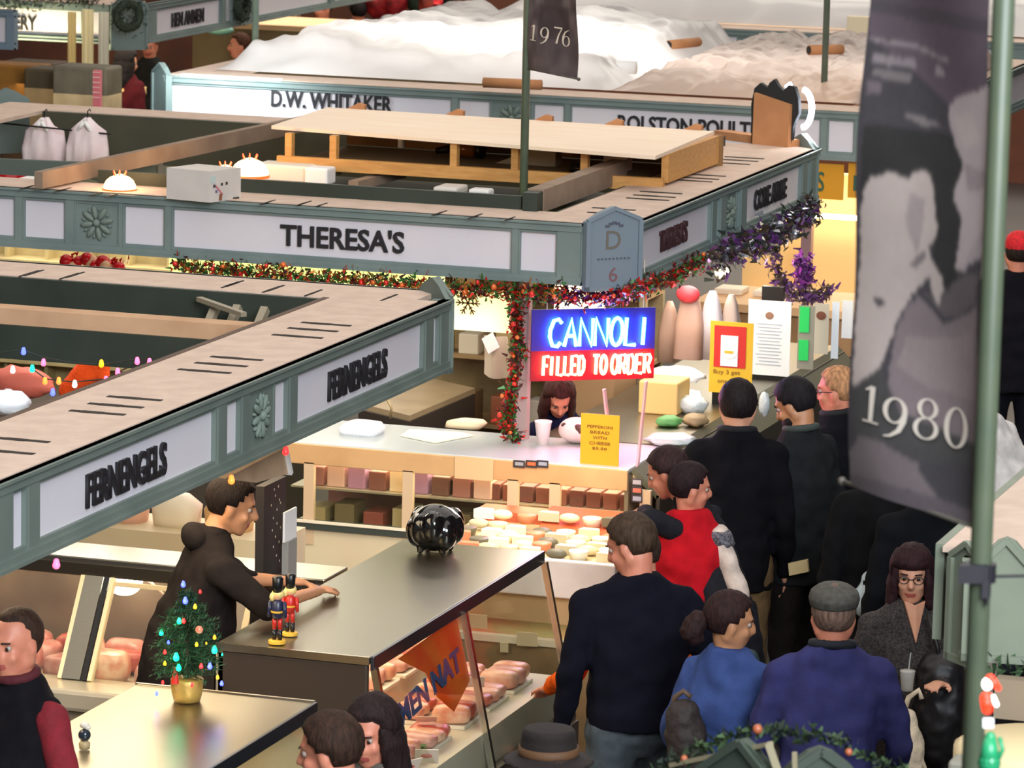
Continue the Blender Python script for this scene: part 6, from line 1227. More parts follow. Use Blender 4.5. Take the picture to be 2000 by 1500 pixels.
def person(lb, px, py, H, face, skin=SKIN, hair=(50, 36, 30), style='short', top=(30, 30, 36), pants=(50, 52, 60), build=1.0, lean=(0, 0), head=(0, 0, 0), hshift=(0, 0),
           arms=None, coat=.0, vox=.013, vest=None, collar=None, hold=None, female=False, glasses=False, hat=None, world=None, slv=1.0, beard=False, neckline=False, sleeve=None, tiltr=0, shoes=(30, 26, 24), name='person', hood=False, topmat=None):
    """px,py: top of head in the photograph; face: heading of the body in degrees (0 = +Y away, 90 = -X left); head=(yaw,pitch,roll) degrees; arms: {'L':(elbow,wrist),'R':...} local metres"""
    s = H/1.75
    hp = world if world else at(px, py, H - (.0))
    rz = math.radians(face); ca, sa = math.cos(rz), math.sin(rz)
    lx, ly = lean[0]+hshift[0], lean[1]+hshift[1]
    off = Vector((lx*ca-ly*sa, lx*sa+ly*ca, 0))
    base = Vector((hp.x-off.x, hp.y-off.y, 0))
    t = thing(name, base, lb, 'person', rz=rz)
    zs = lambda f: f*H
    hipz, shz, nkz = zs(.52), zs(.828), zs(.862); shw = .182*s*build*(.9 if female else 1); hw = .088*s*build*(1.05 if female else 1)
    def L(z):   # lean offset at height z
        k = max(0, min(1.15, (z-hipz)/(shz-hipz))); return Vector((lean[0]*k, lean[1]*k, 0))
    X, Y, Z = Vector((1, 0, 0)), Vector((0, 1, 0)), Vector((0, 0, 1))
    if arms is None: arms = {}
    A = {}
    for sd, sg in (('L', -1), ('R', 1)):
        sh = L(shz)+Vector((sg*shw*.92, 0, shz-.035*s))
        if sd in arms and len(arms[sd]) == 3:
            iv = lambda v: Vector(((v.x-base.x)*ca+(v.y-base.y)*sa, -(v.x-base.x)*sa+(v.y-base.y)*ca, v.z)); el, wr = iv(arms[sd][1]), iv(arms[sd][2])
        elif sd in arms: el, wr = Vector(arms[sd][0]), Vector(arms[sd][1])
        else: el, wr = L(shz)*.6+Vector((sg*(shw+.05), -.03, zs(.63))), L(shz)*.3+Vector((sg*(shw+.06), .06, zs(.485)))
        A[sd] = (sh, el, wr)
    HCn = L(zs(.93))+Vector((hshift[0], hshift[1], zs(.928)))
    hs = H*.133/.232 * 1.0
    hs = s*1.04
    MR = Euler((math.radians(-head[1]), math.radians(head[2]), math.radians(head[0]))).to_matrix()   # pitch>0 looks down
    def hp_(x, y, z): return HCn + MR @ (Vector((x, y, z))*hs)
    # ---- body, one skin
    g = G()
    g.ell(hp_(0, -.012, .030), [q*hs for q in (.074, .094, .088)], 20, 14, MR)
    g.ell(hp_(0, .022, -.040), [q*hs for q in (.057, .066, .072)], 16, 12, MR)
    g.ell(hp_(0, .058, -.092), .024*hs, 10, 8); g.ell(hp_(0, .07, .030), [q*hs for q in (.05, .022, .014)], 12, 8, MR)
    for sg in (-1, 1):
        g.ell(hp_(sg*.036, .060, -.028), .022*hs, 10, 8); g.ell(hp_(sg*.074, -.006, -.012), [q*hs for q in (.011, .020, .032)], 10, 8, MR); g.cap(hp_(sg*.045, -.01, -.05), .03*hs, hp_(sg*.02, .05, -.09), .02*hs, 8)
    g.cap(hp_(0, .086, .016), .011*hs, hp_(0, .106, -.024), .015*hs, 8); g.ell(hp_(0, .094, -.028), [q*hs for q in (.019, .014, .010)], 8, 6, MR)
    g.ell(hp_(0, .082, -.058), [q*hs for q in (.024, .012, .007)], 8, 6, MR); g.ell(hp_(0, .080, -.069), [q*hs for q in (.021, .012, .007)], 8, 6, MR)
    nb = L(nkz)+Vector((0, -.01, nkz-.03)); g.cap(nb, .062*s*(.85 if female else 1), hp_(0, -.02, -.05), .054*hs*(.85 if female else 1), 12)
    tr = [(L(hipz)*.0+Vector((0, 0, hipz-.08*s)), .13*s, .09*s), (Vector((0, 0, hipz+.02)), .14*s*build, .10*s*build), (L(zs(.6))+Vector((0, 0, zs(.6))), .125*s*build, .09*s*build), (L(zs(.7))+Vector((0, 0, zs(.7))), .145*s*build, .10*s), (L(zs(.78))+Vector((0, 0, zs(.78))), .145*s*build, .08*s), (L(nkz)+Vector((0, -.01, nkz-.05)), .06*s, .05*s)]
    g.loft(tr, 18)
    for sd, sg in (('L', -1), ('R', 1)):
        sh, el, wr = A[sd]; g.cap(L(shz)+Vector((sg*shw*.3, 0, shz-.045)), .045*s, sh+Vector((-sg*.015, 0, -.03)), .036*s); g.cap(sh+Vector((-sg*.01, 0, -.03)), .036*s, el, .034*s, 10); g.cap(el, .036*s, wr, .024*s, 10)
        hip = Vector((sg*hw, 0, hipz-.04)); kn = Vector((sg*(hw+.01), .02, zs(.28))); an = Vector((sg*(hw+.02), -.02, zs(.05)))
        g.cap(hip, .085*s, kn, .052*s, 10); g.cap(kn, .052*s, an, .034*s, 10); g.cap(an, .034*s, an+Vector((0, .12, -.03)), .03*s, 8)
        # hand
        f = (wr-el).normalized(); side = f.cross(Vector((0, 0, 1)) if abs(f.z) < .8 else Vector((0, 1, 0))).normalized()
        if abs(f.z) >= .8: pn_, fn_ = X*sg, Y
        else: pn_, fn_ = side.cross(f)*-1, side*sg
        pn_ = (pn_ - f*pn_.dot(f)).normalized(); fn_ = f.cross(pn_).normalized()      # fan direction
        if fn_.dot(Y if abs(f.z) >= .8 else side*sg) < 0: fn_ = -fn_
        M = Matrix((fn_, pn_, f)).transposed(); pc = wr+f*.05*s
        g.ell(pc, (.040*s, .017*s, .050*s), 12, 8, M)
        curl = -pn_ if abs(f.z) >= .8 else Vector((0, 0, -1))
        for k in range(4):
            b0 = pc+f*.035*s+fn_*(.030-.020*k)*s; ln = (.040, .045, .042, .033)[k]*s; d1 = (f+curl*.30+fn_*(.12-.08*k)).normalized(); d2 = (f+curl*1.0+fn_*(.1-.07*k)).normalized()
            g.cap(b0, .0098*s, b0+d1*ln, .0088*s, 6); g.cap(b0+d1*ln, .0088*s, b0+d1*ln+d2*ln*.8, .0075*s, 6)
        b0 = pc-f*.02*s+fn_*.03*s; g.cap(b0, .012*s, b0+(f*.6+fn_*.8+curl*.3).normalized()*.04*s, .0105*s, 6); b1 = b0+(f*.6+fn_*.8+curl*.3).normalized()*.04*s; g.cap(b1, .0105*s, b1+(f*.9+curl*.6).normalized()*.028*s, .009*s, 6)
    body = remesh(g, 'body', skin, t, min(vox, .011) if vox < .016 else vox, 2)
    # lips
    me = body.data; me.materials.append(LIP); mc = hp_(0, .09, -.063)
    for p in me.polygons:
        q = MR.transposed() @ (p.center-mc)/hs
        if abs(q.x) < .024 and abs(q.z) < .011 and q.y > -.012: p.material_index = 1
    for sg in (-1, 1):
        e = G().ell(hp_(sg*.031, .070, .006), .0108*hs, 10, 8).build('eye', EYEW, t, True, True)
        G().ell(hp_(sg*.031, .0795, .005), [q*hs for q in (.0072, .004, .0072)], 8, 6, MR).build('iris', IRIS, e, True, True)
        G().cap(hp_(sg*.018, .089, .026), .0035*hs, hp_(sg*.046, .080, .028), .003*hs, 6).build('eyebrow', mat('brow%d' % (sum(hair)), tuple(int(v*.8) for v in hair), .8), t, True, True)
    # ---- hair
    if style != 'none':
        HM = mat('hair_%d_%d_%d' % hair, tuple(int(v*.8) for v in hair), .7, spec=.2, col2=tuple(min(255, int(v*1.15+2)) for v in hair), scale=60, bump=.6, bscale=120, stretch=(1, 1, .25))
        vs = []; fs = []; sg_, rg_ = 28, 20; th = {'short': .010, 'crop': .006, 'thin': .006, 'long': .022, 'bob': .024, 'bun': .012}[style]
        for i in range(rg_+1):
            th_ = PI*i/rg_
            for j in range(sg_):
                a_ = 2*PI*j/sg_; d = Vector((math.sin(th_)*math.cos(a_), math.sin(th_)*math.sin(a_), math.cos(th_)))
                p = Vector((d.x*.078, d.y*.098-.012, d.z*.092+.030))
                fr = .048 if style != 'thin' else .020
                hl = .072 if style not in ('bob',) else .040      # hairline height in front
                if style == 'thin': hl = .09
                k1 = (p.z-hl+max(0, (fr-p.y))*2.4)/.012; k2 = (p.z+(.055 if p.y < -.02 else (.0 if p.y < .03 else -.02)))/.014
                if style in ('long', 'bob'): k2 = (p.z+.09)/.01 if p.y < .035 else k2
                mk = max(0, min(1, k1))*max(0, min(1, k2))
                q = Vector((d.x, d.y, d.z))*(th*mk*(1+.35*noise.noise(d*5+Vector((H*9, 0, 0))))-.014*(1-mk))
                vs.append(hp_(*(p+q)))
        for i in range(rg_):
            for j in range(sg_): a_, b_ = i*sg_+j, i*sg_+(j+1) % sg_; fs.append((a_, a_+sg_, b_+sg_, b_))
        gh = G().add(vs, fs)
        ho = gh.build('hair', HM, t, True, True)
        if style in ('long', 'bob'):
            g2 = G(); ln = .17 if style == 'bob' else .26
            for a_ in [PI*(-.17+1.34*k/14) for k in range(15)]:
                d = Vector((math.cos(a_), -math.sin(a_), 0)); p0 = hp_(d.x*.074, d.y*.09-.01, .05); p1 = hp_(d.x*.088, d.y*.10-.012, -.03); p2 = hp_(d.x*.092, d.y*.098-.02, -.04-ln*.5); p3 = hp_(d.x*.08, d.y*.09-.03, -.04-ln*.8)
                g2.tube([p0, p1, p2, p3], [.018*hs, .024*hs, .024*hs, .010*hs], 7)
            remesh(g2, 'hair_fall', HM, t, .012, 1, .004, .03)
        if style == 'bun':
            g2 = G().ell(hp_(0, -.135, -.02), .046*hs, 12, 10).ell(hp_(0, -.15, -.06), .050*hs, 12, 10).ell(hp_(0, -.12, -.085), .035*hs, 10, 8); remesh(g2, 'ponytail', HM, t, .010, 1, .008, .03)
            G().ell(hp_(0, -.108, .002), (.02*hs, .014*hs, .02*hs), 10, 8).build('hair_tie', mat('orange_tie', (220, 90, 40), .6), t, True, True)
    # ---- trousers
    PM = mat('trousers_%d_%d_%d' % pants, pants, .95, spec=.1, col2=tuple(int(v*.8) for v in pants), scale=14, bump=.3, bscale=300)
    g = G(); g.loft([(Vector((0, 0, hipz-.13*s)), .10*s, .09*s), (Vector((0, 0, hipz-.05)), .165*s*build, .125*s*build), (Vector((0, 0, hipz+.05)), .16*s*build, .12*s*build), (Vector((0, 0, hipz+.10)), .15*s*build, .11*s*build)], 18)
    for sg in (-1, 1):
        hip = Vector((sg*hw, 0, hipz-.04)); kn = Vector((sg*(hw+.01), .02, zs(.28))); an = Vector((sg*(hw+.02), -.02, zs(.055)))
        g.cap(hip, .102*s*build, kn, .074*s, 12); g.cap(kn, .074*s, an, .058*s, 12)
    remesh(g, 'trousers', PM, t, max(vox, .016), 2, .008)
    g = G()
    for sg in (-1, 1):
        an = Vector((sg*(hw+.02), -.02, 0)); G().loft([(an+Vector((0, .05, .0)), .048, .14), (an+Vector((0, .05, .03)), .05, .145), (an+Vector((0, .03, .06)), .044, .11), (an+Vector((0, -.01, .11)), .045, .06)], 16).build('shoe', mat('shoe_%d_%d_%d' % shoes, shoes, .5), t, True, True)
    # ---- top
    TM = topmat or mat('top_%d_%d_%d' % top, top, .95, spec=.1, col2=tuple(int(v*.86) for v in top), scale=12, bump=.35, bscale=260)
    hem = zs(.50)-coat
    def torso(g, r=1.0, fl=1.0):
        rg = []
        if coat > .12: rg.append((Vector((0, 0, hem)), .205*s*build*fl, .16*s*build*fl))
        rg += [(Vector((0, 0, hem if coat <= .12 else zs(.50))), .178*s*build*r, .145*s*build*r), (L(zs(.56))+Vector((0, 0, zs(.56))), .176*s*build*r, .142*s*build*r), (L(zs(.64))+Vector((0, 0, zs(.64))), .168*s*build*r*(.92 if female else 1), .135*s*build*r),
               (L(zs(.72))+Vector((0, 0, zs(.72))), .180*s*build*r, .138*s*r*(1.06 if female else 1)), (L(zs(.775))+Vector((0, 0, zs(.775))), .186*s*build*r, .118*s*r), (L(shz)+Vector((0, -.005, shz)), .150*s*build*r, .092*s*r), (L(nkz)+Vector((0, -.012, nkz+.012)), .085*s*r, .074*s*r)]
        g.loft(rg, 22, 2.2)
    g = G(); torso(g)
    for sd, sg in (('L', -1), ('R', 1)):
        sh, el, wr = A[sd]; wr2 = wr+(wr-el).normalized()*.01 if slv >= 1 else el.lerp(wr, slv)
        if vest is None: g.cap(L(shz)+Vector((sg*shw*.4, 0, shz-.035)), .07*s, sh+Vector((0, 0, -.02)), .071*s, 12); g.cap(sh+Vector((0, 0, -.02)), .070*s, el, .056*s, 12); g.cap(el, .056*s, wr2, .040*s, 12)
        else: g.cap(L(shz)+Vector((sg*shw*.4, 0, shz-.03)), .066*s, sh+Vector((-sg*.02, 0, -.01)), .058*s, 12)
    jk = remesh(g, 'jacket' if coat > .05 else 'top', TM, t, vox, 2, .014)
    if vest is not None:
        VM = mat('sleeve_%d_%d_%d' % vest, vest, .85, col2=tuple(int(v*.85) for v in vest), scale=16, bump=.3)
        for sd, sg in (('L', -1), ('R', 1)):
            sh, el, wr = A[sd]; g = G(); g.cap(sh+Vector((0, 0, -.02)), .062*s, el, .052*s, 12); g.cap(el, .052*s, wr, .036*s, 12); remesh(g, 'sleeve', VM, t, vox, 2, .010)
    if collar:
        CMt = mat('collar_%d_%d_%d' % collar, collar, .85)
        g = G(); c0 = L(nkz)+Vector((0, -.012, nkz+.01)); 
        for k in range(16):
            a0_, a1_ = 2*PI*k/16, 2*PI*(k+1)/16; g.cap(c0+Vector((math.cos(a0_)*.078*s, math.sin(a0_)*.07*s+(.01), .012*(-math.sin(a0_)))), .020, c0+Vector((math.cos(a1_)*.078*s, math.sin(a1_)*.07*s+.01, .012*(-math.sin(a1_)))), .020, 8)
        remesh(g, 'collar', CMt, t, .009, 1)
    if hood:
        g = G(); c0 = L(nkz)+Vector((0, -.07, nkz-.005)); g.ell(c0+Vector((0, -.015, -.01)), (.12*s, .06*s, .06*s), 16, 10); g.ell(c0+Vector((0, .06, .01)), (.10*s, .07*s, .035*s), 16, 10); remesh(g, 'hood', TM, t, .012, 2, .008)
    if beard: remesh(G().ell(hp_(0, .028, -.066), [q*hs for q in (.0615, .0700, .050)], 16, 12, MR), 'beard', HM, t, .008, 1)
    if neckline: G().prism([Vector((-.050*s, .060*s, nkz+.015)), Vector((0, .118*s, zs(.765))), Vector((.050*s, .060*s, nkz+.015)), Vector((0, .085*s, nkz))], Vector((0, .024*s, .004))).build('neckline', skin, t, False, True, bevel=.004)
    if glasses:
        g = G()
        for sg in (-1, 1):
            g.tube([hp_(sg*.032+.022*math.cos(k*PI/7), .096, .004+.016*math.sin(k*PI/7)) for k in range(15)], .0022*hs, 5, False); g.tube([hp_(sg*.054, .094, .008), hp_(sg*.078, .0, .004)], .0022*hs, 5)
        g.tube([hp_(-.01, .1, .008), hp_(.01, .1, .008)], .0022*hs, 5); g.build('glasses', mat('dark_frames', (40, 30, 34), .4), t, True, True)
    if hat:
        kind, hc = hat; HM2 = mat('hat_%d_%d_%d' % hc, hc, .85, col2=tuple(int(v*.8) for v in hc), scale=40, bump=.3)
        g = G()
        if kind == 'flat':
            vs = []; n_ = 24
            g.loft([(hp_(0, -.012, .040), .088*hs, .106*hs), (hp_(0, -.016, .075), .096*hs, .116*hs), (hp_(0, -.012, .100), .088*hs, .104*hs), (hp_(0, -.004, .122), .056*hs, .066*hs), (hp_(0, 0, .128), .02*hs, .03*hs)], 24)
            g.ell(hp_(0, .085, .050), (.06*hs, .055*hs, .014*hs), 14, 8)
        elif kind == 'ball':
            g.ell(hp_(0, -.012, .045), [q*hs for q in (.086, .106, .092)], 18, 12, MR); g.ell(hp_(0, .11, .045), [q*hs for q in (.058, .06, .012)], 12, 8, MR)
        elif kind == 'brim':
            g.lathe([(.15*hs, .0), (.155*hs, .012), (.098*hs, .022), (.094*hs, .07), (.090*hs, .085), (.092*hs, .10), (.082*hs, .118), (.03*hs, .12)], hp_(0, -.01, .035), 28)
        ho = remesh(g, 'cap' if kind != 'brim' else 'hat', HM2, t, .009, 1)
        if kind == 'brim':
            G().lathe([(.1*hs, 0), (.102*hs, .008), (.1*hs, .03)], hp_(0, -.01, .062), 28).build('hat_band', mat('band_tan', (92, 62, 36), .7), t, True, True)
    t['_'] = 0; del t['_']
    P[lb] = (t, base, rz, s, A, hp_)
    return t
P = {}
def loc2w(lb, v):
    t, b, rz, *_ = P[lb]; v = Vector(v); return Vector((b.x+v.x*math.cos(rz)-v.y*math.sin(rz), b.y+v.x*math.sin(rz)+v.y*math.cos(rz), v.z))
# face heading: 0 = away (+Y), 18 = straight away from the camera, 90 = left (-X), 180 = towards -Y, 270/-90 = right
n1 = 'person in navy sweater and grey jeans, back turned, looking down into the meat case'
person(n1, 1236, 1006, 1.80, 30, SKIN2, (64, 48, 36), 'short', (20, 20, 32), (84, 92, 98), 1.20, (-.02, .03), (48, 24, 4), (-.02, .02), vox=.011, coat=-.03, arms={'L': ((-.295, .0, 1.17), (-.30, .12, .90)), 'R': ((.31, .06, 1.14), (.22, .28, 1.05))})
n2 = 'person in long black coat and tan trousers with head lit magenta, facing the cheese counter'
person(n2, 1443, 742, 1.83, 16, SKIN, (30, 22, 24), 'short', (18, 17, 22), (120, 96, 66), 1.02, (0, 0), (-2, 6, 0), coat=.12, collar=(16, 16, 22))
n3 = 'bearded person in dark jacket looking down, holding a wallet, beside the black coat'
person(n3, 1556, 740, 1.80, 62, SKIN3, (26, 22, 26), 'short', (36, 38, 40), (38, 34, 32), .98, (0, .03), (14, 28, 0), (0, .04), beard=True, coat=.10, collar=(58, 66, 62), arms={'L': ((-.26, .05, 1.14), (-.12, .27, 1.02)), 'R': ((.27, .03, 1.14), (.10, .27, 1.02))})
n4 = 'older balding blond person with glasses in black jacket next to the big banner'
person(n4, 1637, 716, 1.76, 80, SKIN2, (178, 130, 92), 'crop', (22, 22, 26), (30, 30, 34), 1.05, (0, .02), (8, 6, 0), glasses=True, coat=.05, collar=(20, 20, 24))
n5 = 'dark haired person in red vest with white sleeve, being hugged'
person(n5, 1350, 905, 1.62, 2, SKIN2, (36, 20, 24), 'short', (200, 26, 38), (24, 26, 34), .98, (0, 0), (-58, 8, 0), female=True, vest=(226, 206, 192), coat=.04, arms={'R': ((.25, -.02, 1.02), (.22, .12, .80)), 'L': ((-.22, .12, 1.1), (-.02, .28, 1.2))})
n6 = 'person in dark grey jacket bending left to hug the red vest'
b5 = P[n5][1]
person(n6, 0, 0, 1.66, 78, SKIN2, (48, 30, 30), 'short', (38, 38, 44), (24, 24, 28), 1.0, (0, .22), (10, 24, 0), (0, .10), coat=.16, world=at(1316, 926, 1.54), arms={'L': ((-.27, .30, 1.37), (-.06, .43, 1.36)), 'R': ((.20, .30, 1.22), (.05, .5, 1.2))})
n7 = 'person in blue jacket with dark ponytail and backpack strap, seen from behind'
person(n7, 1428, 1158, 1.64, -12, SKIN3, (44, 26, 24), 'bun', (66, 86, 142), (30, 34, 44), 1.02, (0, 0), (-50, 10, 0), female=True, coat=.08, vox=.011, arms={'L': ((-.23, -.02, 1.05), (-.20, .16, .86)), 'R': ((.28, .05, 1.03), (.18, .26, .98))})
n8 = 'person in violet blue coat and grey flat cap, back to the camera'
person(n8, 1630, 1142, 1.76, 16, SKIN2, (120, 96, 84), 'crop', (64, 64, 116), (32, 34, 50), 1.12, (0, 0), (2, 4, 0), coat=.22, vox=.011, collar=(28, 30, 40), hat=('flat', (80, 78, 72)), arms={'L': ((-.275, .0, 1.14), (-.25, .16, .9)), 'R': ((.275, .0, 1.14), (.25, .18, .9))})
n9 = 'auburn haired person with glasses in black patterned cardigan, facing the camera'
person(n9, 1783, 1072, 1.62, 205, SKIN, (44, 22, 26), 'bob', (34, 32, 34), (26, 26, 30), 1.1, (0, 0), (-14, 2, 0), female=True, glasses=True, coat=.14, vox=.011, arms={'L': ((-.27, .05, 1.05), (-.10, .25, 1.10)), 'R': ((.27, .02, 1.02), (.18, .27, .95))}, topmat=mat('speckled_cardigan', (18, 17, 19), .9, col2=(66, 58, 54), scale=110), neckline=True)
n10 = 'person in bright orange hoodie reaching toward the meat case behind the navy sweater'
person(n10, 0, 0, 1.67, 62, SKIN2, (60, 44, 36), 'short', (255, 110, 20), (90, 70, 54), .92, (0, .03), (0, 20, 0), (0, .03), coat=.02, world=Vector((P[n1][1].x-.14, P[n1][1].y+.40, 0)), slv=.8, arms={'L': (0, onX(1112, 1322, -5.16), onX(1068, 1345, -5.42)), 'R': ((.24, .0, 1.1), (.2, .2, .95))})
n11 = 'person in black hoodie behind the steel counter, hand resting on its top'
person(n11, 446, 930, 1.78, -58, SKIN3, (30, 22, 20), 'short', (34, 29, 28), (40, 40, 44), 1.34, (.0, .12), (-10, 16, 0), (0, .07), vox=.012, hood=True, coat=.03, slv=.25, arms={'L': (0, onY(470, 1130, 16.45), onY(560, 1135, 16.6)), 'R': (0, onY(520, 1185, 16.15), at(622, 1154, 1.25))})
n12 = 'person in black vest with dark red sleeves at the lower left corner'
person(n12, 30, 1190, 1.80, 156, SKIN2, (56, 38, 28), 'thin', (24, 22, 26), (40, 40, 46), 1.12, (0, 0), (8, 4, 0), vest=(130, 22, 36), coat=.05, vox=.012, collar=(80, 22, 30))
n13 = 'brown haired person in profile at the bottom edge, only the head in view'
person(n13, 645, 1393, 1.79, 75, SKIN2, (52, 34, 26), 'short', (90, 84, 74), (50, 50, 56), 1.0, (0, 0), (14, 12, 0), vox=.011)
n14 = 'long dark haired person looking down at the bottom edge, beside the brown haired profile'
person(n14, 728, 1366, 1.66, 162, SKIN2, (38, 24, 24), 'long', (98, 92, 84), (40, 40, 46), 1.0, (0, 0), (8, 14, 0), (0, .02), female=True, vox=.011)
n15 = 'person in dark brown brimmed hat at the bottom edge by the meat case'
person(n15, 1070, 1438, 1.70, 40, SKIN2, (50, 36, 30), 'short', (46, 34, 28), (40, 40, 46), 1.0, hat=('brim', (30, 20, 18)), vox=.014)
n16 = 'person in red baseball cap and black jacket at the right edge'
person(n16, 1990, 448, 1.80, 20, SKIN2, (40, 30, 26), 'crop', (22, 20, 26), (24, 24, 30), 1.15, hat=('ball', (212, 24, 36)), coat=.1, world=at(1990, 448, 1.82))
n17 = 'person in white shirt bending forward at the right, arm bent'
person(n17, 0, 0, 1.72, 70, SKIN2, (70, 50, 40), 'short', (232, 226, 222), (34, 34, 44), 1.1, (0, .26), (0, 30, 0), (0, .08), world=at(1905, 775, 1.58), arms={'R': ((.30, .16, 1.06), (.10, .34, .94)), 'L': ((-.28, .22, 1.05), (-.1, .40, .95))})
n18 = 'person in black clothes with a pale plastic bag, mostly hidden by the large banner'
person(n18, 1745, 790, 1.78, 20, SKIN2, (30, 24, 24), 'short', (20, 20, 22), (24, 24, 26), 1.25, coat=.25, world=at(1748, 870, 1.7))
n18b = 'second black dressed person standing between the banner and the right hand canopy'
person(n18b, 1815, 850, 1.74, 30, SKIN2, (30, 24, 24), 'short', (19, 20, 24), (24, 24, 26), 1.2, coat=.25, world=at(1825, 900, 1.7))
n19 = 'brown haired server bent over the counter behind the neon sign'
person(n19, 0, 0, 1.50, 195, SKIN2, (58, 28, 26), 'long', (26, 26, 52), (30, 30, 40), .95, (0, .20), (10, 42, 0), (0, .10), female=True, vox=.014, world=at(1082, 760, 1.45)+Vector((0, .1, 0)))
# far people
def far(lb, px, py, H, face, **k): person(lb, px, py, H, face, vox=.02, **k)
far('person in dark red top with long black ponytail at a far counter, upper left', 248, 97, 1.68, -20, skin=SKIN, hair=(24, 20, 26), style='long', top=(78, 26, 34), female=True, head=(-30, 10, 0))
far('bald person leaning on a far counter, upper left', 292, 64, 1.72, 170, skin=SKIN2, hair=(120, 80, 60), style='crop', top=(34, 34, 34), head=(20, 14, 0))
far('young person with dark purple hair just above the far canopy strip, upper left', 210, 175, 1.35, 185, skin=SKIN2, hair=(48, 34, 54), style='crop', top=(60, 60, 110), head=(0, 20, 0))
far('brown haired person behind the thin pole at the top, seen over white plastic', 468, 64, 1.74, 120, skin=SKIN2, hair=(74, 44, 32), style='crop', top=(120, 90, 70))
far('person in red knit hat and navy coat in the far background', 630, -6, 1.78, 160, skin=SKIN2, hair=(40, 30, 30), style='crop', top=(34, 38, 52), hat=('ball', (206, 40, 44)), coat=.1)
far('far person in red coat near the top edge, left of the navy coat pair', 752, 2, 1.7, 150, skin=SKIN2, hair=(30, 24, 24), style='short', top=(170, 36, 40), coat=.2)
far('far person in black coat near the top edge', 872, -18, 1.78, 20, skin=SKIN2, hair=(30, 24, 24), style='short', top=(26, 26, 34), coat=.2)
far('far person in bright red hat near the top edge', 850, -8, 1.75, 200, skin=SKIN2, hair=(30, 24, 24), style='short', top=(48, 52, 40), hat=('ball', (226, 44, 50)), coat=.2)
far('far person in blue coat at the top edge, right of the red hat', 925, -20, 1.75, 200, skin=SKIN2, hair=(30, 24, 24), style='short', top=(40, 54, 110), coat=.2)
far('far person in navy jacket at the top edge left of the red coat', 700, 0, 1.72, 30, skin=SKIN2, hair=(30, 24, 24), style='short', top=(30, 36, 46), coat=.2)
far('far person in olive jacket above the white plastic sheet', 560, 2, 1.74, 170, skin=SKIN, hair=(60, 44, 30), style='short', top=(88, 84, 62), coat=.2)
# ================================================================ things that need the remesher
g, t_ = PIGG; remesh(g, 'body', mat('gloss_black', (16, 15, 16), .12, coat=.6), t_, .007, 3, .0, local=False)
g, a_, b_, c_, d_ = OG; t_ = thing('orange_fleece', c_, 'orange fleece hanging inside the near left stall', 'garment')
g.cap(a_, .085, b_, .075).cap(b_, .075, c_, .045).cap(a_, .08, d_, .035); remesh(g, 'cloth', OF, t_, .012, 3, .01, local=False)
def bag(pts, lb, name, cat, m, vox=.012, disp=.01):
    g = G(); p0 = Vector(pts[0][0]); t = thing(name, (p0.x, p0.y, min(p[0].z-p[1] for p in pts)), lb, cat)
    for i in range(len(pts)-1): g.cap(pts[i][0], pts[i][1], pts[i+1][0], pts[i+1][1])
    if len(pts) == 1: g.ell(*pts[0])
    remesh(g, 'bag', m, t, vox, 2, disp, .06, local=False); return t
Yb = P[n9][1].y
q = lambda x, y, dy=-.28: onY(x, y, Yb+dy)
CT = mat('cream_canvas', (226, 206, 176), .85, bump=.4)
t_ = bag([(q(1775, 1400), .035), (q(1772, 1450), .07), (q(1768, 1540), .09), (q(1766, 1600), .09)], 'cream canvas tote held by the auburn haired person', 'tote_bag', 'bag', CT)
G().tube([q(1762, 1400), q(1775, 1362), q(1795, 1348), q(1800, 1365)], .012, 8).build('strap', CT, t_, True)
t_ = bag([(q(1838, 1315, -.12), .10), (q(1838, 1400, -.12), .12), (q(1836, 1450, -.12), .10)], 'large black shoulder bag at the side of the auburn haired person', 'shoulder_bag', 'bag', mat('black_leather', (24, 22, 24), .5))
G().tube([q(1812, 1200, -.1), q(1830, 1260, -.14), q(1838, 1300, -.14)], .01, 6).build('strap', MATS['black_leather'], t_, True)
c = q(1772, 1330, -.30); t_ = thing('drink_cup', c-Vector((0, 0, .03)), 'clear plastic drink cup with straw held by the auburn haired person', 'cup'); G().lathe([(.024, -.04), (.032, .04), (.033, .045), (.01, .048)], c, 16).build('cup', mat('clear_cup', (220, 216, 206), .2, alpha=.5), t_, True); G().tube([c, c+Vector((.01, 0, .12))], .003, 6).build('straw', mat('straw_grey', (180, 180, 176), .4), t_)
Y7 = P[n7][1].y
BP = mat('brown_backpack', (44, 34, 32), .7, bump=.4)
q = lambda x, y, dy=-.2: onY(x, y, Y7+dy)
t_ = bag([(q(1335, 1400), .07), (q(1340, 1440), .085), (q(1345, 1500), .08)], 'dark brown slouchy bag on the back of the blue jacket', 'backpack', 'bag', BP)
G().tube([q(1312, 1390), q(1318, 1362), q(1335, 1350), q(1350, 1362)], .011, 8).build('handle', mat('tan_handle', (90, 68, 50), .6), t_, True)
sc_ = P[n7]; g = G(); hpf = sc_[5]; c0 = hpf(0, .02, -.15)
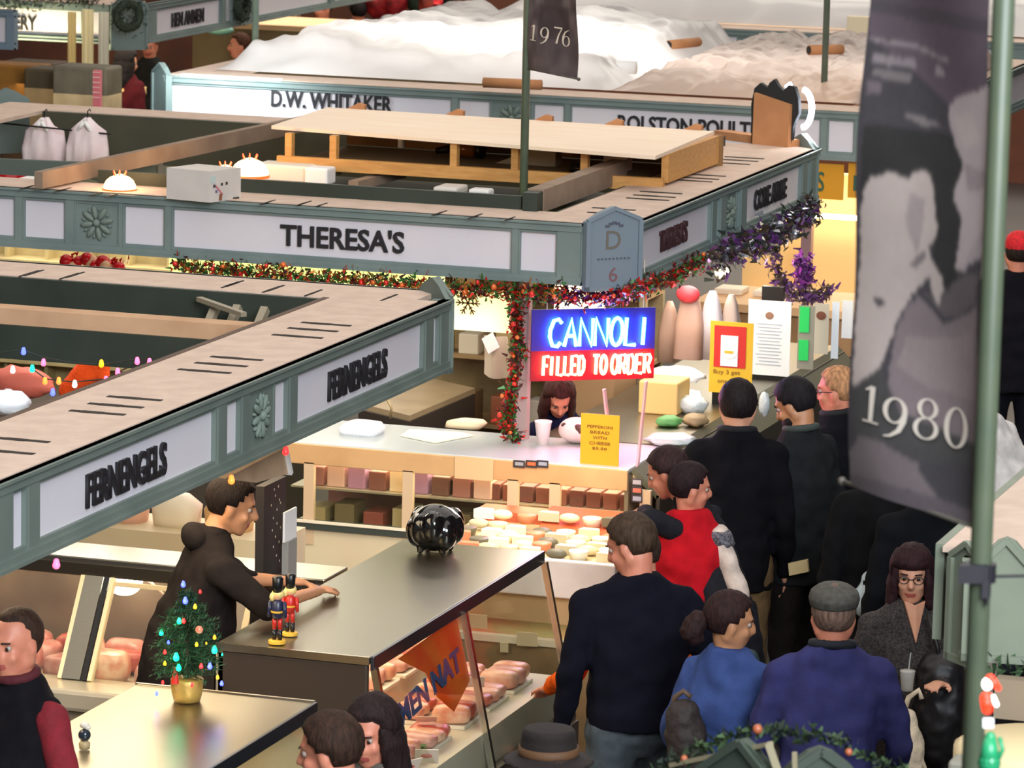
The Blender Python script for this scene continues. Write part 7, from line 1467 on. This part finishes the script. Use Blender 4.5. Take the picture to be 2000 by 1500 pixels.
for k in range(6):
    a0_, a1_ = 2*PI*k/12, 2*PI*(k+1)/12; g.cap(c0+Vector((.085*math.cos(a0_), .08*math.sin(a0_), .01*math.sin(a0_))), .030, c0+Vector((.085*math.cos(a1_), .08*math.sin(a1_), .01*math.sin(a1_))), .030)
g.cap(c0+Vector((.06, .08, 0)), .035, c0+Vector((.08, .15, -.14)), .03).cap(c0+Vector((.08, .15, -.14)), .03, c0+Vector((.06, .16, -.3)), .025)
remesh(g, 'scarf', mat('dark_teal_scarf', (34, 58, 62), .9, bump=.5), sc_[0], .010, 1, .006)
Ys = P[n18][1].y-.25
q = lambda x, y: onY(x, y, Ys)
PLB = mat('pale_blue_plastic', (186, 206, 216), .3, bump=.5, alpha=.9)
t_ = bag([(q(1703, 1105), .012), (q(1700, 1140), .05), (q(1696, 1175), .085)], 'pale blue plastic carrier bag hanging from the hand of the banner hidden person', 'carrier_bag', 'bag', PLB); 
c = q(1699, 1132); G().obx(c-Vector((0, .075, 0)), Vector((.014, 0, 0)), Vector((0, .002, 0)), Vector((0, 0, .010))).build('print_mark', BLACK, t_)
Y3_ = P[n3][1].y-.22; c = onY(1560, 1108, Y3_); t_ = thing('wallet', c, 'beige folded wallet held by the bearded person', 'wallet'); G().obx(c, Vector((.045, .01, .012)), Vector((0, .012, 0)), Vector((-.004, 0, .03))).build('flap', mat('beige_leather', (206, 188, 140), .7), t_)
c = onY(1532, 1210, Y3_+.1); o = G().tube([c+Vector((0, 0, .14)), c, c+Vector((-.02, 0, -.18))], [.006, .022, .016], 8).build('green_umbrella', mat('vivid_green', (50, 150, 70), .5), smooth=True); tag(o, 'slim green folded umbrella hanging beside the bearded person', 'umbrella')
# lace yoke of the white sleeve
t5 = P[n5]; sh = t5[4]['R'][0]; g = G()
for k in range(9): a_ = 2*PI*k/9; g.ell(sh+Vector((.052*math.cos(a_)+.01, .052*math.sin(a_), -.05+.012*(k % 2))), .022, 8, 6)
g.ell(sh+Vector((.005, 0, -.02)), (.066, .066, .045), 12, 8); remesh(g, 'lace_trim', mat('black_lace', (50, 48, 56), .8, col2=(120, 116, 124), scale=70), t5[0], .010, 1)
